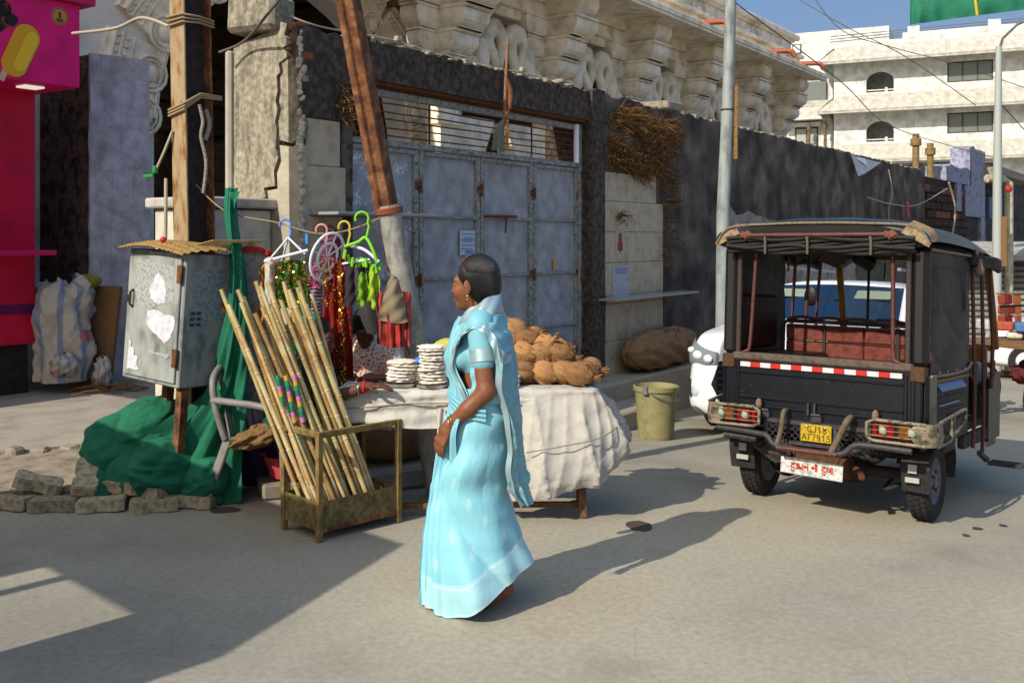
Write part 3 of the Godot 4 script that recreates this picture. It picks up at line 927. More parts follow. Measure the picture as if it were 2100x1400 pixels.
func gate() -> void:
	var g := thing("metal_gate", "tall faded blue sheet-metal gate with peeling paint and barred top", "gate", WF)
	var w := -0.14
	var x0 := -3.06
	var x1 := 0.03
	var pw := (x1 - x0) / 4.0
	var ys := [0.37, 0.86, 1.34, 1.82, 2.30]
	var m: MB
	for c in 4:
		var a := x0 + c * pw
		var leaf := Node3D.new()
		leaf.name = "leaf"
		g.add_child(leaf, true)
		for r in 4:
			m = MB.new()
			var dent := rx(-0.006, 0.006)
			m.grid(5, 4, func(u, v): return Vector3(lerpf(a + 0.03, a + pw - 0.03, u), lerpf(ys[r] + 0.01, ys[r + 1] - 0.01, v), w + 0.004 + dent * sin(u * PI) * sin(v * PI) + 0.003 * sin(u * 7.0 + r * 2.0 + c)))
			part(m, "panel", K.peel if (c == 0) else K.peelsparse, leaf)
		for e in [a + 0.032, a + pw - 0.032]:
			m = MB.new()
			m.box(Vector3(e, 1.335, w + 0.012), Vector3(0.052, 1.99, 0.034), 0.005)
			part(m, "stile", K.gateframe, leaf)
		for r in 5:
			m = MB.new()
			m.box(Vector3(a + pw / 2, ys[r], w + 0.016), Vector3(pw - 0.12, 0.036 if r in [0, 4] else 0.022, 0.030), 0.004)
			part(m, "rail", K.gateframe, leaf)
		for yy in [0.62, 1.34, 2.05]:
			m = MB.new()
			m.tube([Vector3(a + pw, yy - 0.05, w + 0.04), Vector3(a + pw, yy + 0.05, w + 0.04)], 0.014, 8)
			m.box(Vector3(a + pw - 0.02, yy, w + 0.032), Vector3(0.07, 0.06, 0.008), 0.002)
			part(m, "hinge", K.rust, leaf)
	m = MB.new()
	m.box(Vector3((x0 + x1) / 2, 2.345, w + 0.02), Vector3(x1 - x0, 0.045, 0.05), 0.005)
	m.box(Vector3((x0 + x1) / 2, 2.70, w + 0.02), Vector3(x1 - x0, 0.05, 0.05), 0.005)
	for e in [x0 - 0.02, x1 - 0.005]:
		m.box(Vector3(e, 1.52, w + 0.025), Vector3(0.055, 2.42, 0.06), 0.006)
	part(m, "frame", K.gateframe, g)
	for k in 5:
		m = MB.new()
		var yy := 2.405 + k * 0.057
		var pp := []
		for i in 7: pp.append(Vector3(lerpf(x0, x1, i / 6.0), yy + rx(-0.006, 0.006), w + 0.02))
		m.tube(pp, 0.006, 6)
		part(m, "grill_rod", K.rustrod, g)
	for xx in [x0 + 0.9, x0 + 2.3]:
		m = MB.new()
		m.box(Vector3(xx, 2.525, w + 0.02), Vector3(0.012, 0.30, 0.012))
		part(m, "grill_upright", K.rustrod, g)
	m = MB.new()
	m.tube([Vector3(x1 - 0.10, 2.72, w + 0.06), Vector3(x1 - 0.10, 2.36, w + 0.06)], 0.026, 10)
	part(m, "white_pipe", mk(Color(0.86, 0.86, 0.90), 0.5), g)
	m = MB.new()
	m.tube([Vector3(-1.50, 1.836, w + 0.06), Vector3(-1.05, 1.842, w + 0.06)], 0.012, 8)
	m.tube([Vector3(-1.20, 1.84, w + 0.06), Vector3(-1.21, 1.70, w + 0.06)], 0.008, 6)
	part(m, "bolt", K.rustrod, g)
	m = MB.new()
	m.box(Vector3(-1.68, 1.62, w + 0.018), Vector3(0.20, 0.20, 0.003))
	part(m, "notice_sheet", mk(Color(0.74, 0.78, 0.82), 0.8, "blotch", 5.0), g)
	m = MB.new()
	for k in 5: m.box(Vector3(-1.68 + rx(-0.02, 0.01), 1.69 - k * 0.03, w + 0.0205), Vector3(rx(0.09, 0.15), 0.008, 0.002))
	m.box(Vector3(-1.68, 1.645, w + 0.0205), Vector3(0.16, 0.012, 0.002))
	m.box(Vector3(-1.66, 1.545, w + 0.0205), Vector3(0.11, 0.03, 0.002))
	part(m, "notice_print", mk(Color(0.36, 0.52, 0.70), 0.8), g)
	m = MB.new()
	m.box(Vector3(-0.38, 1.41, w + 0.018), Vector3(0.05, 0.08, 0.006), 0.001)
	part(m, "yellow_tag", mk(Color(0.72, 0.56, 0.25), 0.8), g)
	for yy in [0.55, 1.30, 2.22]:      # hinge straps on the outer posts
		for xx in [x1 + 0.02, x0 - 0.03]:
			m = MB.new()
			m.box(Vector3(xx, yy, w + 0.06), Vector3(0.06, 0.14, 0.02), 0.004)
			part(m, "strap", K.rust, g)

func steps_and_platform() -> void:
	var m := MB.new()
	m.bx(-3.2, 2.6, -0.5, 0.335, -0.5, 0.34, 0.015)
	setting(m, "gate_sill", K.platform, WF)
	m = MB.new()
	m.bx(-2.4, 0.25, -0.6, 0.17, 0.341, 0.70, 0.015)
	setting(m, "step", K.platform, WF)
	m = MB.new()
	var poly := PackedVector2Array([Vector2(-9.5, 4.4), Vector2(-6.0, 5.75), Vector2(-4.4, 6.25), Vector2(-3.55, 6.52), Vector2(-3.2, 6.66), Vector2(-2.95, 6.82), Vector2(-2.55, 6.98), Vector2(-2.1, 7.25), Vector2(-1.75, 7.42), Vector2(-1.55, 7.62), Vector2(-1.0, 8.4), Vector2(-3.0, 14.5), Vector2(-14.0, 14.0)])
	m.xf = Transform3D(Basis(Vector3.RIGHT, Vector3(0, 0, -1), Vector3.UP), Vector3.ZERO)
	for i in poly.size(): poly[i] *= 1.12
	m.prism(poly, 0.085, -0.2)
	setting(m, "platform", K.platform)
	m = MB.new()                       # broken kerb stones along the edge of the platform
	var edge := [Vector2(-5.0, 6.08), Vector2(-4.4, 6.25), Vector2(-3.55, 6.52), Vector2(-3.2, 6.66), Vector2(-2.95, 6.82), Vector2(-2.55, 6.98), Vector2(-2.1, 7.25)]
	for i in edge.size() - 1:
		var L: float = edge[i].distance_to(edge[i + 1]) * 1.12
		var k := maxi(1, int(L / 0.16))
		for j in k:
			var c: Vector2 = edge[i].lerp(edge[i + 1], (j + 0.5) / k) * 1.12
			m.box(P3(c.x + rx(-0.03, 0.03), 0.045 + rx(-0.03, 0.02), c.y - 0.03 + rx(-0.02, 0.02)), Vector3(rx(0.10, 0.2), rx(0.08, 0.15), rx(0.08, 0.14)), 0.02, rot(rx(-0.1, 0.1), rx(-0.5, 0.5), rx(-0.1, 0.1)))
	setting(m, "broken_kerb", K.dirt)
	m = MB.new()                       # dirt washed up below the platform edge
	m.loft([[P3(-7.2, 0.075, 6.2), P3(-4.9, 0.07, 7.0), P3(-3.6, 0.07, 7.45), P3(-2.7, 0.07, 7.85), P3(-1.8, 0.07, 8.45)], [P3(-7.0, 0.03, 5.8), P3(-4.7, 0.03, 6.6), P3(-3.4, 0.03, 7.0), P3(-2.5, 0.03, 7.4), P3(-1.6, 0.03, 8.0)], [P3(-6.8, 0.004, 5.4), P3(-4.5, 0.004, 6.2), P3(-3.2, 0.004, 6.5), P3(-2.2, 0.004, 6.8), P3(-1.4, 0.004, 7.4)]], 60, 16, func(u, v): return 0.008 * sin(u * 61.0 + v * 9.0) * sin(v * PI) + 0.006 * sin(u * 140.0) * sin(v * PI))
	setting(m, "dirt_apron", K.dirt)

func temple() -> void:
	var o := thing("temple", "pale carved marble temple front with stacked bracket capitals and deep eaves behind the wall", "temple", WF)
	var m := MB.new()
	# arched wall
	var inner := []
	for q in [[2.15, 0.0], [2.15, 3.0], [2.12, 3.3], [2.0, 3.75], [1.72, 4.15], [1.33, 4.48], [0.87, 4.75], [0.42, 4.95], [0.0, 5.12]]:
		inner.append(Vector2(q[0], q[1]))
	var C := 1.0
	var poly := PackedVector2Array([Vector2(-10, 0), Vector2(-10, 6.9), Vector2(4.5, 6.9), Vector2(4.5, 0)])
	for q in inner: poly.append(Vector2(C + q.x, q.y))
	for i in range(inner.size() - 2, -1, -1): poly.append(Vector2(C - inner[i].x, inner[i].y))
	m.prism(poly, -5.35, -5.0)
	part(m, "arch_wall", K.marbleplain, o)
	# carved band round the arch: cusped inner edge
	m = MB.new()
	var band := []
	var path := []
	for s in [-1.0, 1.0]:
		var side := []
		for i in range(1, inner.size()): side.append(Vector2(C + s * inner[i].x, inner[i].y))
		path.append(side)
	for side in path:
		for i in side.size() - 1:
			var a: Vector2 = side[i]
			var b: Vector2 = side[i + 1]
			var nn := Vector2(a.y - b.y, b.x - a.x).normalized()
			if nn.dot(a - Vector2(C, 3.0)) < 0: nn = -nn
			var pl := PackedVector2Array([a, b, b + nn * 0.78, a + nn * 0.78])
			m.prism(pl, -5.0, -4.93)
			for L in [[0.70, 0.035], [0.60, 0.02], [0.05, 0.02], [0.45, 0.012]]:
				m.tube([Vector3(a.x + nn.x * L[0], a.y + nn.y * L[0], -4.925), Vector3(b.x + nn.x * L[0], b.y + nn.y * L[0], -4.925)], L[1], 6, false, false)
			var k := int(a.distance_to(b) / 0.085)
			for j in k:                                # leaf beads and ribbing between the mouldings
				var p := a.lerp(b, (j + 0.5) / k)
				m.ball(Vector3(p.x + nn.x * 0.65, p.y + nn.y * 0.65, -4.93), Vector3(0.03, 0.03, 0.03), 6, 4)
				m.ball(Vector3(p.x + nn.x * 0.53, p.y + nn.y * 0.53, -4.93), Vector3(0.035, 0.028, 0.025), 6, 4)
	part(m, "arch_band", K.marble, o)
	m = MB.new()
	for side in path:
		var acc := 0.0
		for i in side.size() - 1:
			var a: Vector2 = side[i]
			var b: Vector2 = side[i + 1]
			var L: float = a.distance_to(b)
			while acc < L:
				var p: Vector2 = a.lerp(b, acc / L)
				var nn := Vector2(a.y - b.y, b.x - a.x).normalized()
				if nn.dot(a - Vector2(C, 3.0)) < 0: nn = -nn
				var c := Vector3(p.x + nn.x * 0.17, p.y + nn.y * 0.17, -4.92)
				m.tube(ring_pts(c, 0.20, 14), 0.022, 6, true)
				m.tube(ring_pts(c, 0.15, 14), 0.014, 6, true)
				m.ball(c, Vector3(0.10, 0.10, 0.05), 10, 6)
				acc += 0.46
			acc -= L
	part(m, "shell_ornament", K.marble, o)
	# dark porch behind the arch
	m = MB.new()
	m.bx(-1.6, 4.4, 0, 5.8, -9.6, -9.3)
	m.bx(-1.9, -1.6, 0, 5.8, -9.6, -5.36)
	m.bx(4.1, 4.4, 0, 5.8, -9.29, -5.36)
	m.bx(-1.9, 4.4, 5.3, 5.8, -9.28, -5.36)
	part(m, "porch_shell", K.brownstone, o)
	m = MB.new()
	for x in [-1.0, 0.8, 2.6]:
		m.bx(x - 0.22, x + 0.22, 0, 2.6, -8.9, -8.5, 0.03)
		m.frust(x, -8.7, 0.46, 0.42, 2.6, 0.9, 0.7, 2.95)
		m.bx(x - 0.5, x + 0.5, 2.95, 3.2, -9.1, -8.3, 0.02)
	for y in [3.4, 3.9, 4.4]:
		m.bx(-1.58, 4.08, y, y + 0.12, -9.29, -9.05, 0.03)
	part(m, "porch_columns", K.brownstone, o)
	# colonnade with stacked capitals
	var xs := [5.74, 8.40, 10.95, 13.50, 16.0]
	var prof := [[5.60, 0.99, 0.31]]
	for q in [[5.60, 0.99, 0.31, 5.22], [5.22, 0.95, 0.34, 4.90], [4.90, 0.76, 0.31, 4.58], [4.58, 0.58, 0.285, 4.27], [4.27, 0.45, 0.265, 3.99], [3.99, 0.38, 0.25, 3.74]]:
		var hh: float = q[0] - q[3]
		for k in [[0.0, 0.0], [0.13, 0.0], [0.135, -0.05], [0.20, -0.05], [0.205, -0.015], [0.50, -0.015], [0.68, -0.035], [0.84, -0.085], [0.95, -0.15], [0.97, -0.11], [1.0, -0.11]]:
			prof.append([q[0] - hh * k[0], q[1] + k[1], q[2] + k[1] * 0.45])
	for q in [[3.40, 0.26, 0.20], [3.38, 0.32, 0.24], [3.28, 0.32, 0.24], [3.24, 0.25, 0.20], [2.9, 0.25, 0.20], [2.86, 0.31, 0.24], [2.74, 0.31, 0.24], [2.70, 0.24, 0.20], [0.0, 0.24, 0.20]]: prof.append(q)
	var wb := -4.35
	for x in [3.06] + xs:
		m = MB.new()
		for i in prof.size() - 1:
			var a: Array = prof[i + 1]
			var b: Array = prof[i]
			m.hexa([Vector3(x - a[2], a[0], wb), Vector3(x + a[2], a[0], wb), Vector3(x + a[2], a[0], wb + a[1]), Vector3(x - a[2], a[0], wb + a[1]), Vector3(x - b[2], b[0], wb), Vector3(x + b[2], b[0], wb), Vector3(x + b[2], b[0], wb + b[1]), Vector3(x - b[2], b[0], wb + b[1])])
			if i > 11 and i < 66:                  # arms of the capital along the wall
				var wa: float = a[2] + a[1] * 0.62
				var wc: float = b[2] + b[1] * 0.62
				m.hexa([Vector3(x - wa, a[0], wb - 0.01), Vector3(x + wa, a[0], wb - 0.01), Vector3(x + wa, a[0], wb + a[1] * 0.40), Vector3(x - wa, a[0], wb + a[1] * 0.40), Vector3(x - wc, b[0], wb - 0.01), Vector3(x + wc, b[0], wb - 0.01), Vector3(x + wc, b[0], wb + b[1] * 0.40), Vector3(x - wc, b[0], wb + b[1] * 0.40)])
		part(m, "column", K.marble, o)
	# entablature between the brackets
	m = MB.new()
	var x0 := 2.7
	var x1 := 16.31
	m.bx(x0, x1, 5.22, 5.41, -4.6, -4.0, 0.01)
	m.bx(x0, x1, 5.411, 5.44, -4.6, -4.04)
	m.bx(x0, x1, 5.441, 5.62, -4.6, -3.98, 0.01)
	m.bx(x0, x1, 5.06, 5.219, -4.6, -4.08, 0.02)
	part(m, "entablature", K.marble, o)
	# scrolled arches hanging between the capitals
	var cs := [3.06] + xs
	for i in cs.size() - 1:
		m = MB.new()
		var a: float = cs[i]
		var b: float = cs[i + 1]
		var mid := (a + b) / 2
		for s in [-1.0, 1.0]:
			var e: float = a if s < 0 else b
			var pp := []
			var rr := []
			for q in [[0.0, 3.55, 0.10], [0.16, 3.75, 0.12], [0.22, 4.02, 0.13], [0.36, 4.22, 0.13], [0.55, 4.14, 0.12], [0.66, 4.32, 0.13], [0.74, 4.66, 0.14], [0.98, 4.86, 0.13], [1.20, 4.66, 0.12], [1.22, 4.42, 0.09]]:
				pp.append(Vector3(e - s * (0.16 + q[0] * (mid - a - 0.2) / 1.2), q[1], -4.12 + 0.05 * sin(q[0] * 9.0)))
				rr.append(q[2])
			var sp := []
			var sr := []
			for k in 37:
				var f := k / 36.0 * 9.0
				var j := mini(int(f), 8)
				sp.append(pp[j].cubic_interpolate(pp[j + 1], pp[maxi(j - 1, 0)], pp[mini(j + 2, 9)], f - j))
				sr.append(lerpf(rr[j], rr[j + 1], f - j) * (1.0 + 0.10 * sin(k * 1.7)))
			m.tube(sp, sr, 9)
			var lp := []
			for k in 16: lp.append(Vector3(mid - s * (0.28 + 0.05 * sin(TAU * k / 16)) + cos(TAU * k / 16) * 0.13, 4.50 + sin(TAU * k / 16) * 0.27, -4.06 + 0.04 * sin(TAU * k / 8)))
			m.tube(lp, 0.082, 8, true)
			m.ball(Vector3(mid - s * 0.62, 4.36, -4.08), Vector3(0.15, 0.30, 0.12), 12, 8, Basis.IDENTITY, func(d): return 0.10 * sin(d.y * 11.0))
		part(m, "scroll_bracket", K.marble, o)
	# sloping eave, cornice and parapet
	m = MB.new()
	x1 = 16.55
	x0 = -2.0
	m.hexa([Vector3(x0, 5.64, -4.6), Vector3(x1, 5.64, -4.6), Vector3(x1, 5.56, -3.02), Vector3(x0, 5.56, -3.02), Vector3(x0, 6.0, -4.6), Vector3(x1, 6.0, -4.6), Vector3(x1, 5.66, -3.02), Vector3(x0, 5.66, -3.02)])
	m.bx(x0, x1 + 0.02, 5.60, 5.70, -3.10, -2.98, 0.012)
	m.bx(x0, x1 + 0.03, 5.545, 5.598, -3.14, -3.0, 0.01)
	part(m, "eave", K.marble, o)
	m = MB.new()
	m.bx(x0, 15.9, 5.86, 6.02, -4.6, -3.45, 0.02)
	m.bx(x0, 15.95, 6.021, 6.10, -4.6, -3.35, 0.02)
	m.bx(x0, 15.75, 6.101, 6.42, -4.6, -3.62, 0.01)
	m.bx(x0, 15.8, 6.421, 6.47, -4.6, -3.55, 0.01)
	m.bx(x0, 15.9, 6.471, 6.60, -4.6, -3.45, 0.025)
	part(m, "parapet", K.marble, o)
	m = MB.new()
	m.bx(4.51, 16.2, 0, 5.6, -7.8, -7.5)
	m.bx(16.0, 16.3, 0, 3.4, -7.49, -4.7)
	m.bx(2.7, 16.3, 5.0, 5.2, -7.49, -4.62)
	part(m, "veranda_shell", K.brownstone, o)
	m = MB.new()                                    # end piers carrying the arcade wall low down
	for i in cs.size() - 1:
		m.bx(cs[i] + 0.2, cs[i] + 0.55, 0, 3.3, -4.5, -4.15, 0.02)
		m.bx(cs[i + 1] - 0.55, cs[i + 1] - 0.2, 0, 3.3, -4.5, -4.15, 0.02)
		m.frust((cs[i] + cs[i + 1]) / 2 - 0.66, -4.33, 0.5, 0.34, 2.95, 1.0, 0.34, 3.45)
		m.frust((cs[i] + cs[i + 1]) / 2 + 0.66, -4.33, 0.5, 0.34, 2.95, 1.0, 0.34, 3.45)
	part(m, "arcade_jambs", K.marble, o)
	for t in [9.55, 13.1, 15.0]:
		m = MB.new()
		m.tube([Vector3(t, 5.80, -3.6), Vector3(t, 5.73, -2.75), Vector3(t + 0.02, 5.70, -2.66), Vector3(t + 0.05, 5.58, -2.60)], 0.055, 8)
		part(m, "rain_spout", mk(Color(0.66, 0.36, 0.26), 0.6, "grime", 2.0), o)
	for t in [9.97, 11.27, 12.45, 13.59, 14.6]:
		m = MB.new()
		m.ball(Vector3(t, 6.13, -3.42), Vector3(0.11, 0.05, 0.06), 8, 6, rot(0, 0.3, 0.3))
		m.bx(t - 0.03, t + 0.03, 6.09, 6.14, -3.46, -3.40)
		part(m, "cornice_lamp", K.white, o)

func painted_pillar() -> void:
	var o := thing("painted_pillar", "tall square pillar with lavender painted front beside the pink kiosk", "pillar", WF)
	var m := MB.new()
	m.bx(-2.495, -1.842, 0.2, 3.44, -4.998, -4.12, 0.01)
	part(m, "rough_body", K.lavside, o)
	m = MB.new()
	var pts := PackedVector2Array()
	for i in 30: pts.append(Vector2(-2.50 + rx(-0.006, 0.006), 0.2 + i * 3.25 / 29))
	for i in 30: pts.append(Vector2(-1.84 + rx(-0.01, 0.01), 3.47 - i * 3.27 / 29))
	m.prism(pts, -4.12, -4.09)
	part(m, "lavender_face", K.lavender, o)
	var b := thing("painted_pillar", "short lavender wall stub seen between the tall pillar and the rusty pole", "pillar", WF)
	m = MB.new()
	m.bx(-1.55, -1.12, 0.2, 2.3, -6.0, -5.6, 0.02)
	part(m, "body", K.lavender, b)
	m = MB.new()
	m.bx(-1.56, -1.11, 2.301, 2.36, -6.01, -5.59, 0.01)
	part(m, "cap", K.coping, b)

func kiosk() -> void:
	var o := thing("kiosk", "bright pink ice cream kiosk with projecting signboard at the left edge", "kiosk", WF)
	var m := MB.new()
	m.bx(-6.6, -3.1, 0.70, 3.6, -6.2, -4.0, 0.01)
	part(m, "wall", K.pinkred, o)
	m = MB.new()
	m.bx(-6.55, -3.14, 0.1, 0.699, -6.15, -4.05, 0.01)
	part(m, "plinth", mk(Color(0.20, 0.16, 0.15), 0.9, "grime", 1.5), o)
	m = MB.new()
	m.bx(-6.55, -3.095, 0.98, 1.06, -4.02, -3.985, 0.004)
	part(m, "purple_stripe", mk(Color(0.35, 0.05, 0.30), 0.5), o)
	var f := MB.new()
	f.bx(-6.7, -3.02, 2.985, 3.72, -4.4, -3.42, 0.006)
	var sb := part(f, "signboard", K.pink, o)
	m = MB.new()
	m.bx(-6.75, -2.90, 3.721, 3.80, -4.45, -3.36, 0.008)
	part(m, "roof_edge", K.pinkedge, o)
	m = MB.new()
	m.bx(-6.6, -3.07, 1.505, 1.55, -4.05, -3.70, 0.006)
	part(m, "counter", K.pinkedge, o)
	m = MB.new()
	m.bx(-3.42, -3.24, 2.968, 2.984, -3.75, -3.6, 0.003)
	var lm := mk(Color(0.92, 0.92, 0.86), 0.4)
	lm.emission_enabled = true
	lm.emission = Color(1.0, 1.0, 0.92)
	lm.emission_energy_multiplier = 0.5
	part(m, "downlight", lm, o)
	# printed ice cream bar and round emblem on the signboard
	m = MB.new()
	var bar := PackedVector2Array()
	for i in 24:
		var a := TAU * i / 24
		bar.append(Vector2(cos(a) * 0.115, sin(a) * 0.115 + (0.12 if sin(a) >= 0 else -0.13)))
	m.xf = Transform3D(rot(0, 0, -0.42), Vector3(-3.555, 3.24, -3.418))
	m.prism(bar, 0.0, 0.003)
	part(m, "ice_cream_print", mk(Color(0.86, 0.62, 0.06), 0.5), sb)
	m = MB.new()
	var b2 := PackedVector2Array()
	for i in 24:
		var a := TAU * i / 24
		b2.append(Vector2(cos(a) * 0.055 + 0.045, sin(a) * 0.055 + (0.14 if sin(a) >= 0 else -0.12)))
	m.xf = Transform3D(rot(0, 0, -0.42), Vector3(-3.555, 3.24, -3.4145))
	m.prism(b2, 0.0, 0.002)
	part(m, "ice_cream_print", mk(Color(0.92, 0.74, 0.16), 0.5), sb)
	m = MB.new()
	m.box(Vector3(-3.70, 3.02, -3.4185), Vector3(0.05, 0.12, 0.002), 0.0, rot(0, 0, -0.42))
	part(m, "stick_print", mk(Color(0.80, 0.70, 0.52), 0.5), sb)
	for q in [[-3.72, 3.56, 0.09, Color(0.10, 0.06, 0.07)], [-3.64, 3.48, 0.07, Color(0.12, 0.08, 0.09)], [-3.69, 3.45, 0.05, Color(0.45, 0.24, 0.12)], [-3.67, 3.58, 0.04, Color(0.55, 0.30, 0.14)], [-3.75, 3.42, 0.06, Color(0.08, 0.05, 0.07)]]:
		m = MB.new()
		var c := PackedVector2Array()
		for i in 10:
			var a := TAU * i / 10
			c.append(Vector2(q[0] + cos(a) * q[2] * rx(0.7, 1.1), q[1] + sin(a) * q[2] * rx(0.7, 1.1)))
		m.prism(c, -3.4195, -3.4165)
		part(m, "topping_print", mk(q[3], 0.5), sb)
	m = MB.new()
	var e := PackedVector2Array()
	for i in 28: e.append(Vector2(-3.21 + cos(TAU * i / 28) * 0.075, 3.585 + sin(TAU * i / 28) * 0.075))
	m.prism(e, -3.4195, -3.417)
	part(m, "emblem_print", mk(Color(0.72, 0.56, 0.30), 0.5), sb)
	m = MB.new()
	m.tube(ring_pts(Vector3(-3.21, 3.585, -3.416), 0.066, 24), 0.003, 4, true)
	m.box(Vector3(-3.21, 3.595, -3.4165), Vector3(0.028, 0.05, 0.002), 0.0)
	m.box(Vector3(-3.21, 3.55, -3.4165), Vector3(0.06, 0.03, 0.002), 0.0)
	part(m, "emblem_mark", mk(Color(0.45, 0.22, 0.10), 0.5), sb)
	m = MB.new()
	m.tube(ring_pts(Vector3(-2.90, 3.50, -4.2), 0.05, 12, 1), 0.02, 6, true)
	m.tube(ring_pts(Vector3(-2.90, 3.45, -4.2), 0.055, 12, 1), 0.02, 6, true)
	part(m, "cable_coil", mk(Color(0.70, 0.68, 0.62), 0.6), o)
	# striped sack and a board left in the gap beside the kiosk
	var sn := FastNoiseLite.new()
	sn.seed = 77
	sn.frequency = 0.035
	var s := thing("plastic_sack", "crumpled pale striped woven sack draped over a leaning board beside the kiosk", "sack", WF)
	m = MB.new()
	var crv := []
	for row in [[0.95, 0.10, 0.22], [0.86, 0.19, 0.33], [0.70, 0.24, 0.36], [0.50, 0.26, 0.38], [0.30, 0.26, 0.40], [0.08, 0.24, 0.42]]:
		var cc := []
		for k in 9:
			var a := PI * (k / 8.0) * 1.3 - 0.15 * PI
			cc.append(Vector3(-2.86 - cos(a) * row[1] * 1.15, 0.27 + row[0] * 1.06, -3.98 + sin(a) * row[2] * 0.8))
		crv.append(cc)
	m.loft(crv, 64, 44, func(u, v): return 0.16 * sn.get_noise_2d(u * 60.0, v * 34.0) + 0.05 * absf(sn.get_noise_2d(u * 130.0 + 50.0, v * 90.0)) - 0.02 * (1.0 - v), Vector2(0.8, 1))
	var fold := Image.create(256, 256, false, Image.FORMAT_RGB8)
	fold.fill(Color(0.74, 0.71, 0.67))
	for i in 8: fold.fill_rect(Rect2i(i * 32 + 4, 0, 9, 256), Color(0.52, 0.58, 0.68))
	fold.fill_rect(Rect2i(100, 150, 40, 26), Color(0.70, 0.46, 0.48))
	var fm := mk(Color(0.95, 0.93, 0.9), 0.8)
	fm.albedo_texture = ImageTexture.create_from_image(fold)
	part(m, "sack_cloth", fm, s)
	m = MB.new()
	m.ball(Vector3(-3.02, 0.52, -3.66), Vector3(0.12, 0.10, 0.12), 14, 10, Basis.IDENTITY, func(d): return 0.25 * sin(d.x * 9.0 + d.y * 7.0))
	part(m, "knotted_end", fm, s)
	m = MB.new()
	m.ball(Vector3(-2.70, 0.42, -3.58), Vector3(0.08, 0.14, 0.08), 12, 10, Basis.IDENTITY, func(d): return 0.25 * sin(d.x * 11.0 + d.y * 6.0))
	part(m, "knotted_end", fm, s)
	var bd := thing("wooden_board", "old brown board leaning beside the lavender pillar", "board", WF)
	m = MB.new()
	m.box(Vector3(-2.60, 0.72, -3.86), Vector3(0.06, 0.98, 0.5), 0.01, rot(0.0, 0.25, -0.16))
	part(m, "plank", K.wood, bd)
	var yb := solo(crumple(Vector3(0.11, 0.06, 0.09), 3), "plastic_bag", mk(Color(0.55, 0.50, 0.08), 0.5), "crumpled yellow plastic bag on top of the leaning board", "bag", WF * Transform3D(Basis.IDENTITY, Vector3(-2.66, 1.25, -3.87)))
	yb.set_meta("kind", "object")
	yb.remove_meta("kind")
	var tw := thing("twig_bundle", "small tangle of dry twigs lying below the striped sack", "twigs", WF)
	m = MB.new()
	for i in 26:
		var c2 := Vector3(-2.75 + rx(-0.3, 0.35), 0.265 + rx(0.0, 0.06), -3.45 + rx(-0.15, 0.15))
		var dd := Vector3(rx(-1, 1), rx(-0.15, 0.25), rx(-1, 1)).normalized() * rx(0.08, 0.2)
		m.tube([c2 - dd, c2 + Vector3(0, 0.01, 0), c2 + dd], 0.005, 4)
	part(m, "twigs", K.wood, tw)

func crumple(r: Vector3, sd: int, amp := 0.22) -> MB:
	var m := MB.new()
	var nz := FastNoiseLite.new()
	nz.seed = sd
	nz.frequency = 1.6
	nz.fractal_octaves = 3
	m.ball(Vector3.ZERO, r, 28, 20, Basis.IDENTITY, func(d): return amp * 1.6 * nz.get_noise_3d(d.x, d.y, d.z) + amp * 0.5 * absf(sin(d.x * 9.0 + d.z * 7.0 + sd)))
	return m

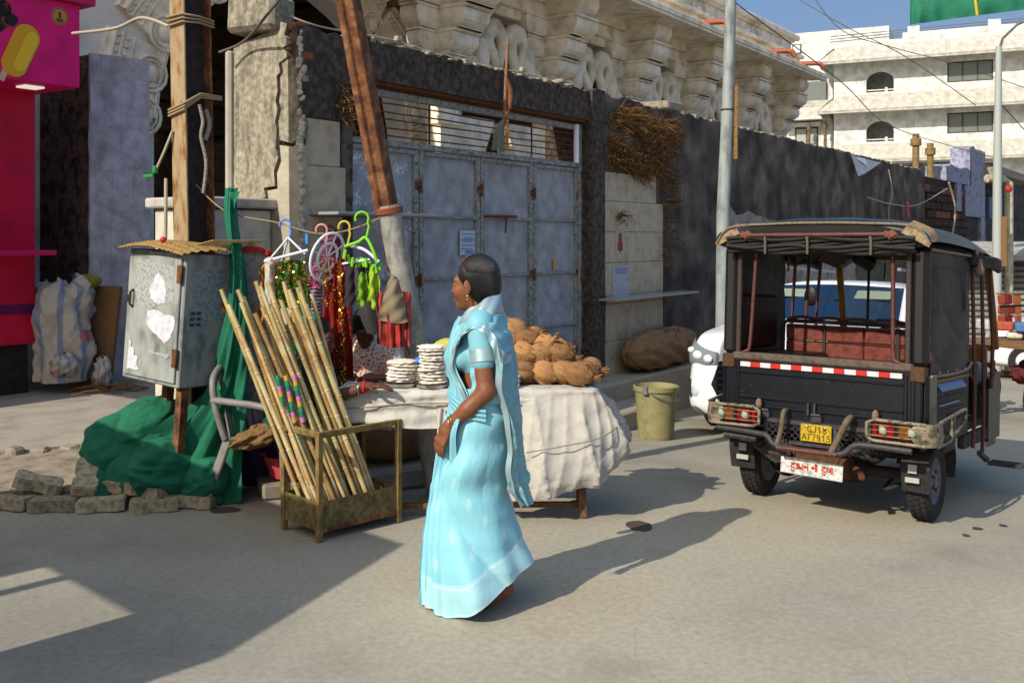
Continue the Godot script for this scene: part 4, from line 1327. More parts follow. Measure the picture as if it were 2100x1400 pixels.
func far_building() -> void:
	var B := Basis(Vector3(0.904, 0, 0.428), Vector3.UP, Vector3(-0.428, 0, 0.904))
	var F := Transform3D(B, P3(21.24, 0, 65.0))
	var wallm := mk(Color(1.02, 1.02, 1.0), 0.9, "lavender", 0.14)
	var skirt := mk(Color(0.90, 0.88, 0.83), 0.9, "lavender", 0.2)
	var glass := mk(Color(0.42, 0.44, 0.43), 0.2)
	var frame := mk(Color(0.28, 0.22, 0.17), 0.6)
	var curtain := mk(Color(0.62, 0.62, 0.60), 0.8)
	var o := thing("apartment_building", "cream apartment block with sloping concrete sunshades and a green net on its roof", "building", F)
	var m := MB.new()
	var holes := []
	# wall of the facade with window and arch openings left open, floor by floor
	for k in 4:
		var dy := -3.17 * k
		var yb := 9.9 + dy
		var yt := 13.07 + dy
		m.bx(0, 1.72, yb, yt, -0.3, 0)
		m.bx(1.72, 3.38, yb, 11.06 + dy, -0.3, 0)
		m.bx(1.72, 3.38, 12.4 + dy, yt, -0.3, 0)
		m.bx(3.38, 6.5, yb, yt, -0.3, 0)
		m.bx(6.5, 9.08, yb, 11.38 + dy, -0.3, 0)
		m.bx(6.5, 9.08, 12.66 + dy, yt, -0.3, 0)
		m.bx(9.08, 22, yb, yt, -0.3, 0)
	m.bx(0, 22, 13.07, 14.35, -0.3, 0.0)
	m.bx(0, 22, -3, 9.9 - 9.5, -0.3, 0.0)
	m.bx(-0.28, -0.001, -3, 13.2, -12, 0.02)
	m.bx(0, 22, -3, 13.0, -9.5, -9.2)
	part(m, "wall", wallm, o)
	m = MB.new()
	m.bx(0, 22, 13.3, 13.5, -12, -0.3)
	for k in 4: m.bx(0, 22, 9.75 - 3.17 * k, 9.9 - 3.17 * k, -9.2, -0.3)
	part(m, "floor_slabs", wallm, o)
	for k in 4:
		m = MB.new()
		var y := 12.84 - 3.17 * k
		m.hexa([Vector3(0.0, y + 1.0, 0.003), Vector3(22, y + 1.0, 0.003), Vector3(22, y + 0.05, 1.3), Vector3(-1.1, y + 0.05, 1.3), Vector3(0.0, y + 1.25, 0.003), Vector3(22, y + 1.25, 0.003), Vector3(22, y + 0.18, 1.35), Vector3(-1.1, y + 0.18, 1.35)])
		m.hexa([Vector3(-0.3, y + 1.0, 0.0), Vector3(-0.3, y + 1.0, -3.0), Vector3(-1.15, y + 0.05, -3.0), Vector3(-1.15, y + 0.05, 1.28), Vector3(-0.3, y + 1.25, 0.0), Vector3(-0.3, y + 1.25, -3.0), Vector3(-1.15, y + 0.18, -3.0), Vector3(-1.15, y + 0.18, 1.28)])
		m.bx(-1.16, 22, y, y + 0.05, 1.15, 1.37)
		part(m, "sunshade", skirt, o)
		var dy := -3.17 * k
		var wn := MB.new()
		for e in [[6.5, 9.08, 11.38, 11.46], [6.5, 9.08, 12.58, 12.66], [6.5, 6.58, 11.46, 12.58], [9.0, 9.08, 11.46, 12.58], [7.34, 7.40, 11.46, 12.58], [8.18, 8.24, 11.46, 12.58]]:
			wn.bx(e[0], e[1], e[2] + dy, e[3] + dy, -0.14, -0.06)
		var wf := part(wn, "window", frame, o)
		for c in 3:
			wn = MB.new()
			wn.bx(6.58 + c * 0.83, 7.36 + c * 0.83, 11.46 + dy, 12.58 + dy, -0.12, -0.10)
			part(wn, "pane", glass, wf)
		wn = MB.new()
		for c in 3: wn.bx(6.75 + c * 0.8, 7.25 + c * 0.8, 11.46 + dy, 12.5 + dy, -0.20, -0.17)
		part(wn, "curtain", curtain, wf)
		wn = MB.new()                                     # arched loggia: spandrels, rail, room behind
		var sp := PackedVector2Array([Vector2(1.72, 12.4 + dy), Vector2(3.38, 12.4 + dy), Vector2(3.38, 11.9 + dy)])
		for i in 13:
			var a := PI * i / 12
			sp.append(Vector2(2.55 + cos(a) * 0.82, 11.75 + dy + sin(a) * 0.62))
		sp.append(Vector2(1.72, 11.9 + dy))
		wn.prism(sp, -0.29, -0.01)
		part(wn, "loggia_arch", wallm, o)
		wn = MB.new()
		wn.bx(1.72, 3.38, 11.18 + dy, 11.24 + dy, -0.2, -0.14)
		wn.bx(2.85, 3.0, 11.06 + dy, 11.35 + dy, -0.2, -0.1)
		part(wn, "loggia_rail", K.white, o)
		wn = MB.new()
		wn.bx(1.4, 3.7, 11.0 + dy, 13.0 + dy, -2.4, -2.2)
		wn.bx(3.4, 3.6, 11.0 + dy, 13.0 + dy, -2.2, -0.31)
		part(wn, "loggia_room", wallm, o)
	m = MB.new()
	m.bx(3.9, 22, 14.36, 14.72, -0.28, -0.02)
	for i in 4: m.bx(4.2 + i * 4.6, 4.9 + i * 4.6, 14.72, 15.1, -0.28, -0.02)
	part(m, "roof_parapet", wallm, o)
	m = MB.new()
	for i in 3: m.tube([Vector3(-0.5, 14.5 + i * 0.18, -0.1), Vector3(22, 14.9 + i * 0.14, -0.1)], 0.03, 5)
	part(m, "roof_rail", K.grey, o)
	m = MB.new()
	m.loft([[Vector3(4.3, 17.0, -0.7), Vector3(10, 17.4, -0.7), Vector3(22, 17.9, -0.7)], [Vector3(4.3, 16.2, -0.5), Vector3(10, 16.4, -0.5), Vector3(22, 16.9, -0.5)], [Vector3(4.3, 15.3, -0.6), Vector3(10, 15.6, -0.6), Vector3(22, 16.0, -0.6)]], 90, 12, func(u, v): return 0.12 * sin(u * 60.0) * v + 0.08 * sin(u * 23.0 + v * 3.0))
	var net := mk(Color(0.10, 0.42, 0.32), 0.8, "blotch", 0.2)
	part(m, "green_net", net, o)
	m = MB.new()
	m.tube([Vector3(8.3, 17.2, -0.35), Vector3(8.1, 16.4, -0.3), Vector3(8.2, 15.5, -0.4)], 0.10, 6)
	part(m, "yellow_tape", mk(Color(0.70, 0.64, 0.16), 0.7), o)
	# set-back stair block on the left of the roof
	m = MB.new()
	m.bx(-4.0, 2.9, 9.0, 15.75, -9.0, -2.5)
	part(m, "stair_block", wallm, o)
	m = MB.new()
	m.bx(-3.35, -2.75, 14.35, 15.0, -2.6, -2.44)
	part(m, "window", frame, o)
	m = MB.new()
	m.bx(-3.28, -2.82, 14.42, 14.93, -2.44, -2.42)
	part(m, "pane", mk(Color(0.80, 0.82, 0.84), 0.3), o)
	var w := thing("apartment_building", "lower cream wing with balcony and window beside the temple eaves", "building", F)
	m = MB.new()
	m.bx(-3.6, -0.6, -3, 12.3, -8.0, -1.9)
	part(m, "wall", wallm, w)
	m = MB.new()
	m.bx(-3.4, -1.0, 10.9, 12.25, -1.9, -1.6)
	part(m, "balcony_glass", glass, w)
	m = MB.new()
	m.bx(-3.7, -0.7, 10.5, 10.89, -1.9, -1.1, 0.02)
	m.hexa([Vector3(-3.9, 9.6, -1.9), Vector3(-0.6, 9.6, -1.9), Vector3(-0.6, 9.6, -0.6), Vector3(-3.9, 9.6, -0.6), Vector3(-3.7, 10.49, -1.9), Vector3(-0.7, 10.49, -1.9), Vector3(-0.7, 10.49, -1.1), Vector3(-3.7, 10.49, -1.1)])
	part(m, "balcony", skirt, w)
	m = MB.new()
	m.bx(-3.6, -0.7, 6.0, 6.6, -1.9, -1.0, 0.02)
	part(m, "balcony", skirt, w)
	m = MB.new()
	m.bx(-3.05, -1.55, 8.0, 9.2, -1.9, -1.82)
	var wf2 := part(m, "window", frame, w)
	for c in 2:
		m = MB.new()
		m.bx(-2.95 + c * 0.7, -2.33 + c * 0.7, 8.1, 9.1, -1.82, -1.80)
		part(m, "pane", curtain, wf2)
	m = MB.new()
	m.bx(-3.3, -1.3, 7.75, 7.9, -1.9, -1.6); m.bx(-3.3, -1.3, 9.25, 9.5, -1.9, -1.4)
	part(m, "window_trim", wallm, w)
	for q in [[-0.95, 6.4, 9.4], [-2.0, 6.0, 9.3]]:
		m = MB.new()
		m.tube([Vector3(q[0], q[1], -0.9), Vector3(q[0], q[2], -0.9)], 0.10, 8)
		m.tube([Vector3(q[0], q[2] - 0.4, -0.9), Vector3(q[0], q[2] - 0.2, -0.9)], 0.16, 8)
		part(m, "drain_pipe", mk(Color(0.46, 0.38, 0.24), 0.8, "grime", 1.0), w)
	# low house seen between the eaves and the wall
	var h := thing("house", "small cream house with brown posts peeping over the wall under the eaves", "house", F)
	m = MB.new()
	m.bx(-8.2, -3.75, -3, 8.1, -8, -3.0)
	part(m, "wall", wallm, h)
	m = MB.new()
	m.bx(-6.3, -4.6, 5.9, 7.2, -3.0, -2.9)
	part(m, "window", mk(Color(0.42, 0.27, 0.16), 0.7, "blotch", 1.0), h)
	m = MB.new()
	m.bx(-4.2, -3.76, 4.0, 8.6, -3.0, -2.6)
	part(m, "brown_post", mk(Color(0.32, 0.20, 0.15), 0.8, "grime", 1.0), h)

func far_street() -> void:
	# lavender block wall and lamp posts at the far end of the stained wall
	var o := thing("block_wall", "broken lavender painted block wall at the far end of the street", "wall", WF)
	var m: MB
	for q in [[15.6, 18.4, 2.95, 3.35], [18.2, 19.6, 2.2, 3.95], [16.7, 17.25, 2.3, 2.95], [17.7, 18.15, 2.2, 2.95], [19.65, 20.2, 1.0, 3.9]]:
		m = MB.new()
		ragged_wall(m, q[0], q[1], q[2], q[3], -0.5, -0.05, 0.25, 0.08)
		part(m, "painted_block", mk(Color(0.66, 0.67, 0.76), 0.93, "blotch", 0.6, "grime", 1.0, 0.3), o)
	m = MB.new()
	m.bx(18.0, 30, -2, 2.2, -0.6, -0.12, 0.02)
	m.bx(20.2, 34, -2, 3.7, -3.0, -0.7, 0.02)
	part(m, "grey_masonry", mk(Color(0.28, 0.27, 0.29), 0.95, "stain", 0.5, "grime", 1.0, 0.8), o)
	m = MB.new()
	m.bx(20.0, 26, 3.3, 3.5, -0.7, 0.35)
	part(m, "ledge", K.coping, o)
	for i in 4:
		m = MB.new()
		m.bx(21.0 + i * 1.6, 21.6 + i * 1.6, 0.4, 2.9, -0.7, -0.62)
		part(m, "shutter_panel", mk(Color(0.50, 0.56, 0.70), 0.7, "grime", 1.0), o)
	# street lamp near, between wall and car
	var l1 := thing("street_lamp", "tall pale grey steel lamp post standing before the stained wall", "lamp post", Transform3D(Basis.IDENTITY, P3(2.44, -0.25, 11.6)))
	m = MB.new()
	m.tube([Vector3(0, 0, 0), Vector3(0.01, 2.2, 0), Vector3(0.07, 3.6, 0), Vector3(0.13, 5.6, 0), Vector3(0.17, 7.4, 0)], [0.085, 0.075, 0.068, 0.062, 0.055], 12)
	part(m, "post", mk(Color(0.60, 0.63, 0.62), 0.5, "grime", Vector3(1, 0.4, 1)), l1)
	m = MB.new()
	m.tube([Vector3(0.17, 7.3, 0), Vector3(0.5, 7.9, 0.3), Vector3(1.1, 8.1, 0.7)], 0.03, 8)
	part(m, "arm", K.grey, l1)
	m = MB.new()
	m.ball(Vector3(1.3, 8.1, 0.85), Vector3(0.3, 0.06, 0.14), 12, 8)
	part(m, "lamp_head", K.grey, l1)
	m = MB.new()
	m.box(Vector3(0.155, 3.25, 0.02), Vector3(0.04, 0.85, 0.05), 0.004, rot(0, 0, -0.01))
	part(m, "wooden_strip", mk(Color(0.58, 0.44, 0.26), 0.85, "grime", 3.0), l1)
	m = MB.new()
	m.tube(ring_pts(Vector3(0.06, 3.4, 0), 0.075, 10, 1), 0.008, 5, true)
	part(m, "binding_wire", K.darksteel, l1)
	var l2 := thing("street_lamp", "thin street lamp with curved arm at the far right", "lamp post", Transform3D(Basis.IDENTITY, P3(9.72, -1.2, 20.0)))
	m = MB.new()
	m.tube([Vector3(-0.02, 0, 0), Vector3(0, 4.0, 0), Vector3(0.03, 6.7, 0)], [0.10, 0.085, 0.06], 10)
	part(m, "post", mk(Color(0.62, 0.64, 0.62), 0.5), l2)
	m = MB.new()
	m.tube([Vector3(0.03, 6.6, 0), Vector3(0.08, 6.85, 0.05), Vector3(0.3, 7.1, 0.2), Vector3(0.9, 7.35, 0.5)], 0.028, 8)
	part(m, "arm", K.grey, l2)
	m = MB.new()
	m.ball(Vector3(1.15, 7.4, 0.6), Vector3(0.3, 0.06, 0.14), 12, 8)
	part(m, "lamp_head", K.grey, l2)
	m = MB.new()
	m.ball(Vector3(0.18, 3.85, 0.1), Vector3(0.075, 0.075, 0.06), 10, 8, Basis.IDENTITY, func(d): return 0.3 * sin(d.x * 8.0) * sin(d.y * 9.0))
	part(m, "red_flower", mk(Color(0.62, 0.18, 0.17), 0.8), l2)
	m = MB.new()
	m.box(Vector3(0.10, 2.8, 0.06), Vector3(0.1, 1.0, 0.06), 0.005)
	part(m, "wooden_strip", mk(Color(0.50, 0.36, 0.22), 0.85), l2)
	var pp := thing("drain_pipe", "cream vertical pipe beside the far street lamp", "pipe", Transform3D(Basis.IDENTITY, P3(10.15, -1.2, 20.4)))
	m = MB.new()
	m.tube([Vector3(0, 0, 0), Vector3(0, 4.0, 0), Vector3(-0.15, 4.08, 0), Vector3(-0.5, 4.08, 0.1)], 0.085, 10)
	part(m, "pipe", mk(Color(0.76, 0.72, 0.62), 0.6, "grime", 1.0), pp)
	# shuttered shop with awning
	var SH := Transform3D(Basis(Vector3.UP, -0.25), P3(11.0, -1.25, 21.8))
	var s := thing("shop_front", "closed corrugated metal shutter under a pale awning at the right edge", "shop", SH)
	for i in 16:
		m = MB.new()
		m.box(Vector3(0.6, 0.35 + i * 0.128, 0.0), Vector3(5.0, 0.10, 0.07), 0.03)
		part(m, "shutter_slat", mk(Color(0.58, 0.58, 0.56), 0.5, "blotch", 1.0), s)
	m = MB.new()
	m.bx(-2.0, 3.4, 0, 2.4, -0.4, -0.06)
	part(m, "backing_wall", K.grey, s)
	m = MB.new()
	m.hexa([Vector3(-2.2, 2.45, 0.9), Vector3(3.6, 2.45, 0.9), Vector3(3.6, 2.75, -0.3), Vector3(-2.2, 2.75, -0.3), Vector3(-2.2, 2.55, 0.9), Vector3(3.6, 2.55, 0.9), Vector3(3.6, 2.85, -0.3), Vector3(-2.2, 2.85, -0.3)])
	part(m, "awning", mk(Color(0.66, 0.64, 0.60), 0.8, "grime", 0.6), s)
	# rusty pole stubs above the far wall
	var k := 0
	for q in [[13.9, 3.02, 3.85], [15.2, 2.98, 3.75]]:
		m = MB.new()
		m.tube([Vector3(q[0], q[1] - 0.3, -0.3), Vector3(q[0], q[2], -0.3)], 0.07, 8)
		m.tube([Vector3(q[0], q[2] - 0.25, -0.3), Vector3(q[0], q[2] - 0.1, -0.3)], 0.11, 8)
		solo(m, "pipe_stub", mk(Color(0.56, 0.46, 0.28), 0.8, "grime", 2.0), ["left one of two ochre pipe stubs rising behind the far wall top", "right one of two ochre pipe stubs rising behind the far wall top"][k], "pipe", WF)
		k += 1
	# push cart with goods, a person behind it at the right edge, and a second white car
	var gy := road_y(6.05, 11.6)
	var c := thing("push_cart", "wooden hand cart piled with small goods at the right edge", "cart", Transform3D(Basis(Vector3.UP, 0.35), P3(6.25, gy, 11.7)))
	m = MB.new()
	m.box(Vector3(0, 0.90, 0), Vector3(1.5, 0.06, 0.9), 0.01)
	part(m, "deck", K.wood, c)
	m = MB.new()
	for e in [[-0.65, 0.38], [0.65, 0.38], [-0.65, -0.38], [0.65, -0.38]]:
		m.bar(Vector3(e[0], 0.35, e[1]), Vector3(e[0], 0.88, e[1]), 0.05, 0.05)
	m.bar(Vector3(-0.7, 0.5, 0.38), Vector3(0.7, 0.5, 0.38), 0.04, 0.04)
	m.bar(Vector3(-0.7, 0.5, -0.38), Vector3(0.7, 0.5, -0.38), 0.04, 0.04)
	part(m, "frame", mk(Color(0.36, 0.26, 0.2), 0.8), c)
	for e in [[-0.52, 0.47], [0.52, 0.47], [-0.52, -0.47], [0.52, -0.47]]:
		m = MB.new()
		var cc := Vector3(e[0], 0.33, e[1])
		m.tube(ring_pts(cc, 0.30, 20), 0.028, 6, true)
		for i in 5: m.bar(cc, cc + Vector3(cos(TAU * i / 5), sin(TAU * i / 5), 0) * 0.29, 0.02, 0.02)
		part(m, "wheel", K.darksteel, c)
	var cols := [Color(0.80, 0.78, 0.70), Color(0.30, 0.45, 0.62), Color(0.72, 0.66, 0.22), Color(0.65, 0.30, 0.22), Color(0.80, 0.80, 0.78), Color(0.35, 0.50, 0.28)]
	for i in 14:
		var pk := MB.new()
		pk.box(Vector3.ZERO, Vector3(rx(0.14, 0.24), rx(0.06, 0.12), rx(0.12, 0.2)), 0.02)
		solo(pk, "goods_packet", mk(cols[i % 6], 0.6, "blotch", 4.0), "small colourful packet heaped on the hand cart", "packet", Transform3D(Basis(Vector3.UP, rx(0, 3)), P3(6.25 + rx(-0.6, 0.3), gy + 0.98 + (i / 7) * 0.10, 11.7 + rx(-0.3, 0.3))), "packets on the hand cart")
	var bg := thing("bundle", "pink and red cloth bundle hung below the hand cart deck", "bundle", Transform3D(Basis.IDENTITY, P3(6.05, gy + 0.55, 11.6)))
	part(crumple(Vector3(0.22, 0.13, 0.16), 5), "cloth", mk(Color(0.36, 0.14, 0.14), 0.9, "blotch", 3.0), bg)
	var hp := thing("hanging_packets", "strips of orange and red packets hanging above the hand cart", "packets", Transform3D(Basis.IDENTITY, P3(6.02, gy + 0.98, 12.0)))
	for i in 9:
		m = MB.new()
		m.box(Vector3(-0.14 + (i % 3) * 0.10, 0.16 + (i / 3) * 0.12, rx(-0.02, 0.02)), Vector3(0.085, 0.11, 0.03), 0.01, rot(0, rx(-0.3, 0.3), rx(-0.1, 0.1)))
		part(m, "packet", mk([Color(0.50, 0.20, 0.12), Color(0.42, 0.10, 0.10), Color(0.52, 0.28, 0.14)][i % 3], 0.5), hp)
	m = MB.new()
	m.tube([Vector3(-0.2, 0.47, 0), Vector3(0.25, 0.47, 0)], 0.01, 6)
	m.tube([Vector3(0.24, -0.1, 0), Vector3(0.24, 0.6, 0)], 0.015, 6)
	part(m, "frame", K.wood, hp)
	simple_car("parked_car", "white hatchback parked behind the hand cart at the right edge", Transform3D(Basis(Vector3.UP, PI - 0.62), P3(10.6, road_y(9.0, 17.0), 17.6)))

func spline(p: Array, k: int) -> Array:
	var out := []
	for i in k + 1:
		var f := float(i) / k * (p.size() - 1)
		var j := mini(int(f), p.size() - 2)
		out.append(p[j].cubic_interpolate(p[j + 1], p[maxi(j - 1, 0)], p[mini(j + 2, p.size() - 1)], f - j))
	return out

func cabinets_and_poles() -> void:
	# ---- leaning meter cabinet with torn posters
	var B := Basis(Vector3(0, 0, 1), -0.065) * Basis(Vector3.UP, TURN)
	var o := thing("meter_cabinet", "leaning blue-grey metal meter cabinet with torn white posters on its door", "cabinet", Transform3D(B, P3(-2.04, 0.735, 6.10)).scaled_local(Vector3(0.92, 0.92, 0.92)))
	var steel := mk(Color(0.62, 0.63, 0.62), 0.6, "grime", Vector3(1.2, 0.6, 1.2), "speck", 3.0, 0.05)
	var m := MB.new()
	m.bx(0.0, 0.38, 0.0, 0.90, -0.63, 0.0, 0.008)
	part(m, "body", steel, o)
	m = MB.new()
	m.bx(-0.018, -0.001, 0.03, 0.87, -0.60, -0.03, 0.005)
	var door := part(m, "door", mk(Color(0.66, 0.68, 0.66), 0.55, "grime", Vector3(0.8, 0.5, 0.8), "speck", 3.0), o)
	m = MB.new()
	for yy in [0.14, 0.70]:
		m.tube([Vector3(-0.02, yy, -0.022), Vector3(-0.02, yy + 0.12, -0.022)], 0.014, 8)
		m.bx(-0.024, -0.017, yy, yy + 0.12, -0.06, -0.012)
	part(m, "hinge", K.rust, door)
	m = MB.new()
	m.tube([Vector3(-0.02, 0.50, -0.53), Vector3(-0.045, 0.52, -0.53), Vector3(-0.045, 0.60, -0.53), Vector3(-0.02, 0.62, -0.53)], 0.008, 6)
	m.bx(-0.03, -0.017, 0.53, 0.58, -0.60, -0.57, 0.004)
	part(m, "handle", K.darksteel, door)
	var paper := mk(Color(0.80, 0.80, 0.83), 0.85, "blotch", 3.0)
	var paper2 := mk(Color(0.66, 0.67, 0.66), 0.85, "grime", 5.0)
	var shapes := [[paper2, [[0.10, 0.84], [0.36, 0.82], [0.50, 0.80], [0.52, 0.58], [0.40, 0.545], [0.36, 0.56], [0.28, 0.50], [0.12, 0.53], [0.085, 0.62]]],
		[paper, [[0.30, 0.71], [0.34, 0.76], [0.40, 0.71], [0.435, 0.64], [0.43, 0.56], [0.36, 0.545], [0.27, 0.57], [0.25, 0.64]]],
		[paper, [[0.24, 0.49], [0.34, 0.50], [0.44, 0.475], [0.54, 0.48], [0.55, 0.40], [0.50, 0.32], [0.46, 0.285], [0.36, 0.33], [0.24, 0.40]]],
		[paper, [[0.055, 0.30], [0.075, 0.26], [0.09, 0.22], [0.12, 0.22], [0.13, 0.17], [0.17, 0.16], [0.16, 0.12], [0.19, 0.08], [0.05, 0.075]]],
		[paper2, [[0.28, 0.235], [0.36, 0.22], [0.44, 0.225], [0.52, 0.21], [0.50, 0.195], [0.40, 0.20], [0.30, 0.205]]]]
	var sk := 0
	for s in shapes:
		var poly := PackedVector2Array()
		var L: int = s[1].size()
		for i in L:
			var a := Vector2(s[1][i][0], s[1][i][1])
			var b := Vector2(s[1][(i + 1) % L][0], s[1][(i + 1) % L][1])
			for k in 4: poly.append(a.lerp(b, k / 4.0) + Vector2(rx(-0.006, 0.006), rx(-0.006, 0.006)))
		m = MB.new()
		m.xf = Transform3D(Basis(Vector3(0, 0, 1), Vector3(0, 1, 0), Vector3(-1, 0, 0)), Vector3(0, 0, -0.60))
		m.prism(poly, 0.0185 + sk * 0.0012, 0.0195 + sk * 0.0012)
		part(m, "torn_poster", s[0], door)
		sk += 1
	m = MB.new()                                   # notices on the shaded side
	m.box(Vector3(0.10, 0.46, 0.002), Vector3(0.12, 0.16, 0.003), 0.0, rot(0, 0, -0.05))
	m.box(Vector3(0.20, 0.62, 0.0015), Vector3(0.26, 0.34, 0.002), 0.0, rot(0, 0, 0.03))
	part(m, "side_poster", mk(Color(0.56, 0.58, 0.60), 0.85, "grime", 4.0), o)
	m = MB.new()
	for k in 3:
		for j in 2: m.box(Vector3(0.075 + j * 0.05, 0.50 - k * 0.038, 0.0055), Vector3(0.036, 0.022, 0.002))
	part(m, "side_print", mk(Color(0.20, 0.22, 0.30), 0.8), o)
	m = MB.new()
	m.prism(PackedVector2Array([Vector2(0.30, 0.56), Vector2(0.36, 0.60), Vector2(0.36, 0.50)]), 0.003, 0.006)
	part(m, "red_sticker", mk(Color(0.75, 0.14, 0.14), 0.7), o)
	m = MB.new()
	m.box(Vector3(0.335, 0.52, 0.0045), Vector3(0.03, 0.04, 0.002))
	part(m, "yellow_sticker", mk(Color(0.80, 0.66, 0.16), 0.7), o)
	m = MB.new()
	m.bx(0.06, 0.12, -0.72, 0.0, -0.10, -0.04)
	m.bx(0.24, 0.30, -0.70, 0.0, -0.5, -0.44)
	part(m, "leg", K.rust, o)
	# straw mat and slats lying on the cabinet
	var mt := thing("straw_mat", "dry straw mat and slats lying on the leaning cabinet", "mat", Transform3D(B, P3(-1.985, 1.555, 6.10)).scaled_local(Vector3(0.92, 0.92, 0.92)))
	m = MB.new()
	m.loft([[Vector3(-0.09, 0.00, 0.05), Vector3(-0.12, 0.04, -0.3), Vector3(-0.10, 0.0, -0.66)], [Vector3(0.1, 0.03, 0.06), Vector3(0.1, 0.08, -0.3), Vector3(0.1, 0.04, -0.67)], [Vector3(0.40, 0.02, 0.05), Vector3(0.40, 0.06, -0.3), Vector3(0.40, 0.02, -0.66)]], 40, 30, func(u, v): return 0.006 * sin(u * 120.0) + 0.006 * sin(v * 40.0))
	part(m, "mat", mk(Color(0.68, 0.54, 0.32), 0.9, "speck", 6.0, "grime", 2.0), mt)
	m = MB.new()
	for i in 7: m.bar(Vector3(0.0 + i * 0.01, 0.07 + i * 0.006, 0.08 + i * 0.015), Vector3(0.62, 0.05 + i * 0.012, -0.12 + i * 0.03), 0.014, 0.006)
	part(m, "slat", mk(Color(0.74, 0.62, 0.42), 0.85, "speck", 6.0), mt)
	m = MB.new()
	m.ball(Vector3(-0.02, 0.085, -0.24), Vector3(0.022, 0.022, 0.022), 8, 6)
	part(m, "red_cap", mk(Color(0.72, 0.16, 0.08), 0.5), mt)
	# ---- pale feeder cabinet behind the pole
	var FB := Transform3D(Basis(Vector3.UP, TURN), P3(-2.12, 0.0, 6.88))
	var f := thing("feeder_cabinet", "tall pale grey roadside electrical cabinet with louvred door behind the rusty pole", "cabinet", FB)
	var cream := mk(Color(0.78, 0.76, 0.70), 0.55, "blotch", 1.0)
	m = MB.new()
	m.bx(0.0, 0.60, 0.0, 1.86, -0.56, 0.0, 0.01)
	part(m, "body", cream, f)
	m = MB.new()
	m.bx(-0.05, 0.65, 1.87, 1.945, -0.61, 0.05, 0.012)
	part(m, "lid", mk(Color(0.72, 0.70, 0.66), 0.6, "blotch", 1.0), f)
	m = MB.new()
	m.bx(-0.016, -0.001, 0.1, 1.80, -0.53, -0.03, 0.005)
	var fd := part(m, "door", cream, f)
	m = MB.new()
	for c in 2:
		for r in 4: m.box(Vector3(-0.022, 1.58 - r * 0.045, -0.42 + c * 0.17), Vector3(0.014, 0.014, 0.11), 0.004, rot(0, 0, 0.5))
	part(m, "louvre", mk(Color(0.50, 0.50, 0.47), 0.6), fd)
	m = MB.new()
	m.tube([Vector3(0.40, 1.62, 0.002), Vector3(0.40, 1.62, 0.02)], 0.02, 8)
	part(m, "knob", K.darksteel, f)
	var sg := thing("sign_board", "grey round-cornered metal board behind the hanging green cloth", "sign", Transform3D(Basis(Vector3.UP, 0.5), P3(-1.66, 0.7, 6.50)))
	var rp := PackedVector2Array()
	for c in [[0.07, 0.83, 0.0], [-0.07, 0.83, PI / 2], [-0.07, 0.0, PI], [0.07, 0.0, PI * 1.5]]:
		for k in 5:
			var a: float = c[2] + PI / 2 * k / 4
			rp.append(Vector2(c[0] + cos(a) * 0.04, c[1] + sin(a) * 0.04))
	m = MB.new()
	m.prism(rp, -0.012, 0.012)
	part(m, "board", mk(Color(0.60, 0.58, 0.55), 0.6, "grime", 2.0), sg)
	m = MB.new()
	m.loft([[Vector3(-0.12, 0.90, 0.02), Vector3(0.0, 0.90, 0.03), Vector3(0.11, 0.84, 0.03), Vector3(0.12, 0.70, 0.03)], [Vector3(-0.12, 0.86, 0.03), Vector3(0.0, 0.865, 0.04), Vector3(0.07, 0.82, 0.04), Vector3(0.095, 0.66, 0.03)]], 20, 4, func(u, v): return 0.01 * sin(u * 30.0))
	part(m, "red_ribbon", mk(Color(0.66, 0.10, 0.08), 0.8), sg)
	# ---- rusty H-section pole
	var hp := thing("steel_pole", "tall rusty H-section steel pole behind the leaning cabinet", "pole", Transform3D(Basis(Vector3(0, 0, 1), 0.018) * Basis(Vector3.UP, TURN), P3(-2.075, 0.0, 6.62)))
	m = MB.new()
	m.bx(-0.11, -0.095, 0, 5.2, -0.075, 0.075, 0.003)
	part(m, "flange", K.rustpaint, hp)
	m = MB.new()
	m.bx(0.095, 0.11, 0, 5.2, -0.075, 0.075, 0.003)
	part(m, "flange", K.rust, hp)
	m = MB.new()
	m.bx(-0.094, 0.094, 0, 5.2, -0.008, 0.008)
	part(m, "web", K.darksteel, hp)
	m = MB.new()
	for k in 3: m.tube([Vector3(-0.125, 3.05 + k * 0.03, -0.08), Vector3(-0.125, 3.06 + k * 0.025, 0.08), Vector3(0.0, 3.07 + k * 0.02, 0.09), Vector3(0.125, 3.06 + k * 0.02, 0.08)], 0.008, 6)
	part(m, "tied_rope", K.rope, hp)
	m = MB.new()
	for k in 3: m.tube([Vector3(-0.125, 2.46 + k * 0.02, -0.08), Vector3(-0.125, 2.49 + k * 0.02, 0.08), Vector3(-0.0, 2.58 + k * 0.012, 0.09), Vector3(0.17, 2.58 + k * 0.01, 0.09)], 0.008, 6)
	part(m, "tied_rope", K.rope, hp)
	m = MB.new()
	m.tube(spline([Vector3(-0.02, 2.53, 0.10), Vector3(0.0, 2.42, 0.11), Vector3(-0.01, 2.32, 0.10), Vector3(0.02, 2.15, 0.11), Vector3(0.0, 1.95, 0.1)], 14), 0.012, 6)
	m.tube(spline([Vector3(0.03, 2.5, 0.10), Vector3(0.05, 2.40, 0.11), Vector3(0.02, 2.30, 0.10)], 8), 0.016, 6)
	part(m, "rag", mk(Color(0.60, 0.56, 0.52), 0.9, "grime", 8.0), hp)
	m = MB.new()
	m.tube(spline([Vector3(-0.12, 2.36, -0.05), Vector3(-0.16, 2.22, -0.09), Vector3(-0.18, 2.12, -0.14)], 8), 0.009, 5)
	part(m, "loose_cable", K.cablepale, hp)
	m = MB.new()
